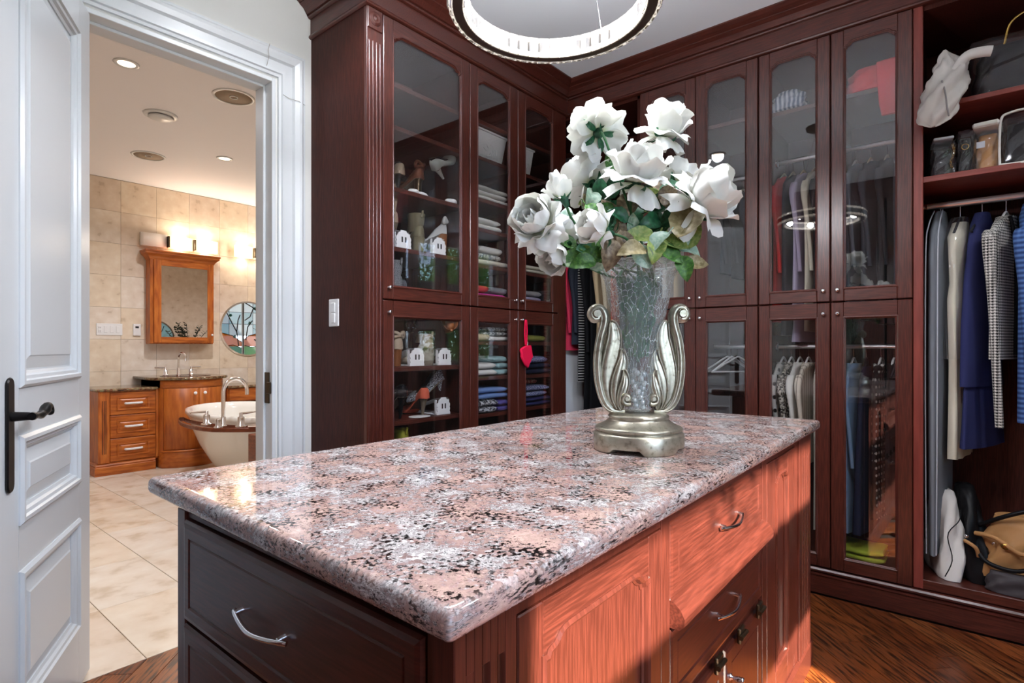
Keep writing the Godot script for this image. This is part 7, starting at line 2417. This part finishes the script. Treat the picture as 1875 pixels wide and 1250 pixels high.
	for q in co:
		hanger("hanger of the " + q[2], V(q[0], ry, Z), 1.45, M.sand, 0.12, 0.011)
		var o := {"sleeve": [0.14, -0.15, -0.62 if q[4] < 0.9 else -0.75, 0.026]} if q[6] else {}
		garment(q[1], q[2], q[1], gc, V(q[0], ry, Z), 1.45, q[3], top_keys(q[4], 0.15, 0.018), o)
	bag("soft_bag", "crumpled grey and black bag on the top shelf of the open corner", rx(-2.17, 2.34, -3.24), M.grey_leather, 0.22, 0.16, 0.2, {"top": 0.6, "cat": "bag"})
	build_bags()

func film_box(t: Node3D, w: float, h: float, d: float, ph: float):
	var b := mb(M.clear_film)
	var rings := []
	for i in 11:
		var f := i / 10.0
		var ring := PackedVector3Array()
		for j in 24:
			var a := TAU * j / 24.0
			var c := signf(cos(a)) * pow(absf(cos(a)), 0.35)
			var s := signf(sin(a)) * pow(absf(sin(a)), 0.35)
			var wr := 0.004 * sin(a * 7.0 + f * 15.0 + ph) + 0.003 * sin(a * 13.0 - f * 22.0 + ph * 2.0)
			ring.append(V(c * (w * 0.5 + wr), f * h + 0.001, s * (d * 0.5 * (1.0 if f < 0.85 else 1.0 - (f - 0.85) * 3.0) + wr)))
		rings.append(ring)
	b.loft(rings, true, true, 1)
	obj("plastic_cover", b, t)

func build_bags():
	var ga := "handbags in clear covers on the bay shelf"
	var y := 1.958
	var specs := [[-0.127, 0.086, 0.155, 0.20, M.black_leather, "black handbag with a chain in a clear cover, leftmost on the bag shelf", 0.15], [-0.046, 0.052, 0.185, 0.20, M.black_leather, "narrow black patent handbag with a gold ring in a clear cover", 0.1], [0.036, 0.082, 0.185, 0.20, M.tan_leather, "tan handbag in a clear cover with a white zipped top", -0.1], [0.142, 0.105, 0.215, 0.20, M.black_leather, "black handbag in a clear cover edged with white piping", -0.2]]
	for k in 4:
		var q: Array = specs[k]
		var t := bag("handbag", q[5], rx(q[0], y, -3.195, q[6]), q[4], q[1] * 0.86, q[2] * 0.86, q[3] * 0.8, {"top": 0.9, "top_d": 0.6, "wrinkle": 0.004, "group": ga, "ph": k * 2.0, "sag": 0.0})
		film_box(t, q[1], q[2], q[3], k * 1.7)
		if k == 0:
			var c := mb(M.gold)
			for i in 16:
				var f := i / 15.0
				var p := V(0.030 + 0.006 * sin(f * 6.0), 0.125 - 0.10 * f, 0.086 + 0.004 * (i % 2))
				c.x = Transform3D(Basis(V(1, 0, 0), 1.57 * (i % 2)), p)
				c.tube([V(-0.003, -0.004, 0), V(0.003, -0.004, 0), V(0.003, 0.004, 0), V(-0.003, 0.004, 0), V(-0.003, -0.004, 0)], 0.0012, 5)
			obj("chain", c, t)
			var z := mb(M.bag_piping)
			z.box(V(-0.036, q[2] + 0.001, -0.06), V(0.036, q[2] + 0.012, 0.085), 0.003)
			obj("zip_band", z, t)
		elif k == 1:
			var r := mb(M.gold)
			var pts := []
			for i in 13:
				pts.append(V(-0.004 + cos(TAU * i / 12.0) * 0.012, 0.105 + sin(TAU * i / 12.0) * 0.012, 0.086))
			r.tube(pts, 0.002, 6)
			obj("ring", r, t)
		elif k == 2:
			var z := mb(M.white_cloth)
			z.box(V(-0.044, q[2] - 0.012, -0.09), V(0.044, q[2] + 0.010, 0.102), 0.006)
			obj("zip_band", z, t)
			var l := mb(M.bag_piping)
			l.box(V(-0.030, 0.085, 0.1005), V(-0.002, 0.112, 0.102), 0.0005)
			obj("paper_tag", l, t)
		else:
			var w := mb(M.white_cloth)
			w.tube(curve([V(-0.052, 0.003, 0.10), V(-0.053, 0.09, 0.10), V(-0.048, 0.195, 0.095), V(-0.02, 0.216, 0.085), V(0.03, 0.216, 0.085), V(0.052, 0.2, 0.095), V(0.053, 0.09, 0.10), V(0.052, 0.003, 0.10), V(-0.052, 0.003, 0.10)], 40), 0.005, 6)
			obj("piping", w, t)
	# top shelf: white cloth bag over the edge, dark covered bags behind
	var wt := thing("cloth_bag", "white cloth bag slumped over the edge of the upper shelf", "bag", V(-0.105, 2.273, -3.10))
	var b := mb(M.white_leather)
	var rings := []
	var prof := [[-0.125, 0.018, 0.006, 0.085], [-0.105, 0.058, 0.016, 0.080], [-0.075, 0.078, 0.030, 0.078], [-0.03, 0.086, 0.036, 0.074], [0.02, 0.084, 0.052, 0.055], [0.08, 0.080, 0.062, 0.03], [0.13, 0.072, 0.056, 0.012], [0.165, 0.052, 0.042, 0.0], [0.19, 0.034, 0.03, -0.008], [0.215, 0.020, 0.018, -0.012], [0.232, 0.006, 0.006, -0.012]]
	for i in 33:
		var f := i / 32.0 * 10.0
		var k := mini(int(f), 9)
		var u := f - k
		var v := []
		for c in 4:
			v.append(lerpf(prof[k][c], prof[k + 1][c], u))
		var ring := PackedVector3Array()
		for j in 30:
			var a := TAU * j / 30.0
			var wr := (0.010 * sin(a * 4.0 + v[0] * 42.0) + 0.006 * sin(a * 9.0 - v[0] * 60.0)) * minf(1.0, v[1] / 0.06)
			var sx := -0.02 * smoothstep(0.1, 0.23, v[0]) + 0.03 * sin(v[0] * 9.0)
			ring.append(V(cos(a) * (v[1] * 0.84 + wr) + sx - 0.012, v[0] + 0.25 * wr, v[3] + sin(a) * (v[2] + wr)))
		rings.append(ring)
	b.loft(rings, true, true, 1)
	obj("body", b, wt)
	strap(wt, "knotted_corner", M.white_leather, [V(0.03, 0.10, 0.05), V(0.07, 0.155, 0.05), V(0.12, 0.16, 0.045), V(0.15, 0.155, 0.04)], 0.022)
	strap(wt, "seam", M.grey_fold, [V(-0.012, 0.06, 0.098), V(0.0, 0.0, 0.118), V(0.006, -0.06, 0.118), V(0.012, -0.10, 0.108)], 0.003)
	var dk := bag("covered_bag", "large dark handbag in a shiny clear cover at the right of the upper shelf", rx(0.13, 2.272, -3.27, 0.1), M.black_leather, 0.30, 0.24, 0.26, {"top": 0.8, "top_d": 0.6})
	film_box(dk, 0.33, 0.26, 0.30, 0.3)
	strap(dk, "gold_handle", M.gold, [V(-0.05, 0.22, 0.08), V(-0.03, 0.30, 0.10), V(0.04, 0.33, 0.10), V(0.10, 0.26, 0.09)], 0.006)
	# bags on the wardrobe floor
	y = 0.172
	var wb := bag("handbag", "white leather tote standing on the wardrobe floor beside the grey garment bag", rx(-0.122, y, -3.25, 0.35), M.white_leather, 0.10, 0.37, 0.26, {"top": 0.75, "top_d": 0.5, "lean": 0.02, "lean_z": -0.06, "wrinkle": 0.012})
	strap(wb, "seam", M.black_leather, [V(-0.035, 0.02, 0.13), V(-0.01, 0.10, 0.135), V(-0.02, 0.2, 0.115), V(0.03, 0.26, 0.09), V(0.05, 0.30, 0.05)], 0.0022)
	strap(wb, "handle", M.tan_leather, [V(0.045, 0.18, 0.10), V(0.075, 0.16, 0.13), V(0.09, 0.12, 0.12)], 0.008)
	var kb := bag("handbag", "black handbag with silver studs between the white tote and the tan bag", rx(-0.018, y, -3.30, 0.2), M.black_leather, 0.10, 0.40, 0.28, {"top": 0.7, "top_d": 0.35, "lean": -0.02, "lean_z": -0.05})
	var stud := mb(M.chrome)
	for q in [[0.05, 0.27, 0.09], [-0.045, 0.20, 0.125], [0.05, 0.18, 0.115]]:
		stud.x = Transform3D(Basis(V(1, 0, 0), V(0, 0, 1), V(0, -1, 0)), V(q[0], q[1], q[2]))
		stud.lathe([[0.0, 0.008], [0.007, 0.004], [0.008, 0.0], [0.0, -0.002]], 10)
	obj("studs", stud, kb)
	var tb := bag("handbag", "slouched tan leather handbag with dark straps on the wardrobe floor", rx(0.105, y, -3.28, -0.15), M.tan_leather, 0.22, 0.30, 0.24, {"top": 0.8, "top_d": 0.55, "wrinkle": 0.018, "lean": 0.04, "ph": 2.3})
	strap(tb, "handle", M.black_leather, [V(-0.09, 0.15, 0.12), V(-0.05, 0.11, 0.15), V(0.04, 0.10, 0.155), V(0.12, 0.14, 0.14)], 0.009)
	strap(tb, "shoulder_strap", M.black_leather, [V(-0.09, 0.24, 0.05), V(-0.01, 0.30, 0.09), V(0.09, 0.35, 0.08), V(0.16, 0.36, 0.04)], 0.009)
	strap(tb, "belt", M.tan_leather, [V(-0.10, 0.21, 0.09), V(-0.03, 0.215, 0.125), V(0.06, 0.17, 0.14), V(0.13, 0.20, 0.12)], 0.010)
	var bk := mb(M.gold)
	bk.x = Transform3D(Basis(V(1, 0, 0), V(0, 0, 1), V(0, -1, 0)), V(0.005, 0.19, 0.135))
	bk.lathe([[0.0, 0.010], [0.012, 0.008], [0.015, 0.003], [0.013, 0.0], [0.0, 0.0]], 16)
	obj("buckle", bk, tb)
	bag("handbag", "dark grey leather handbag lying at the front of the wardrobe floor", rx(0.125, y, -3.13, -0.1), M.grey_leather, 0.21, 0.085, 0.07, {"top": 0.8, "top_d": 0.6, "wrinkle": 0.006})
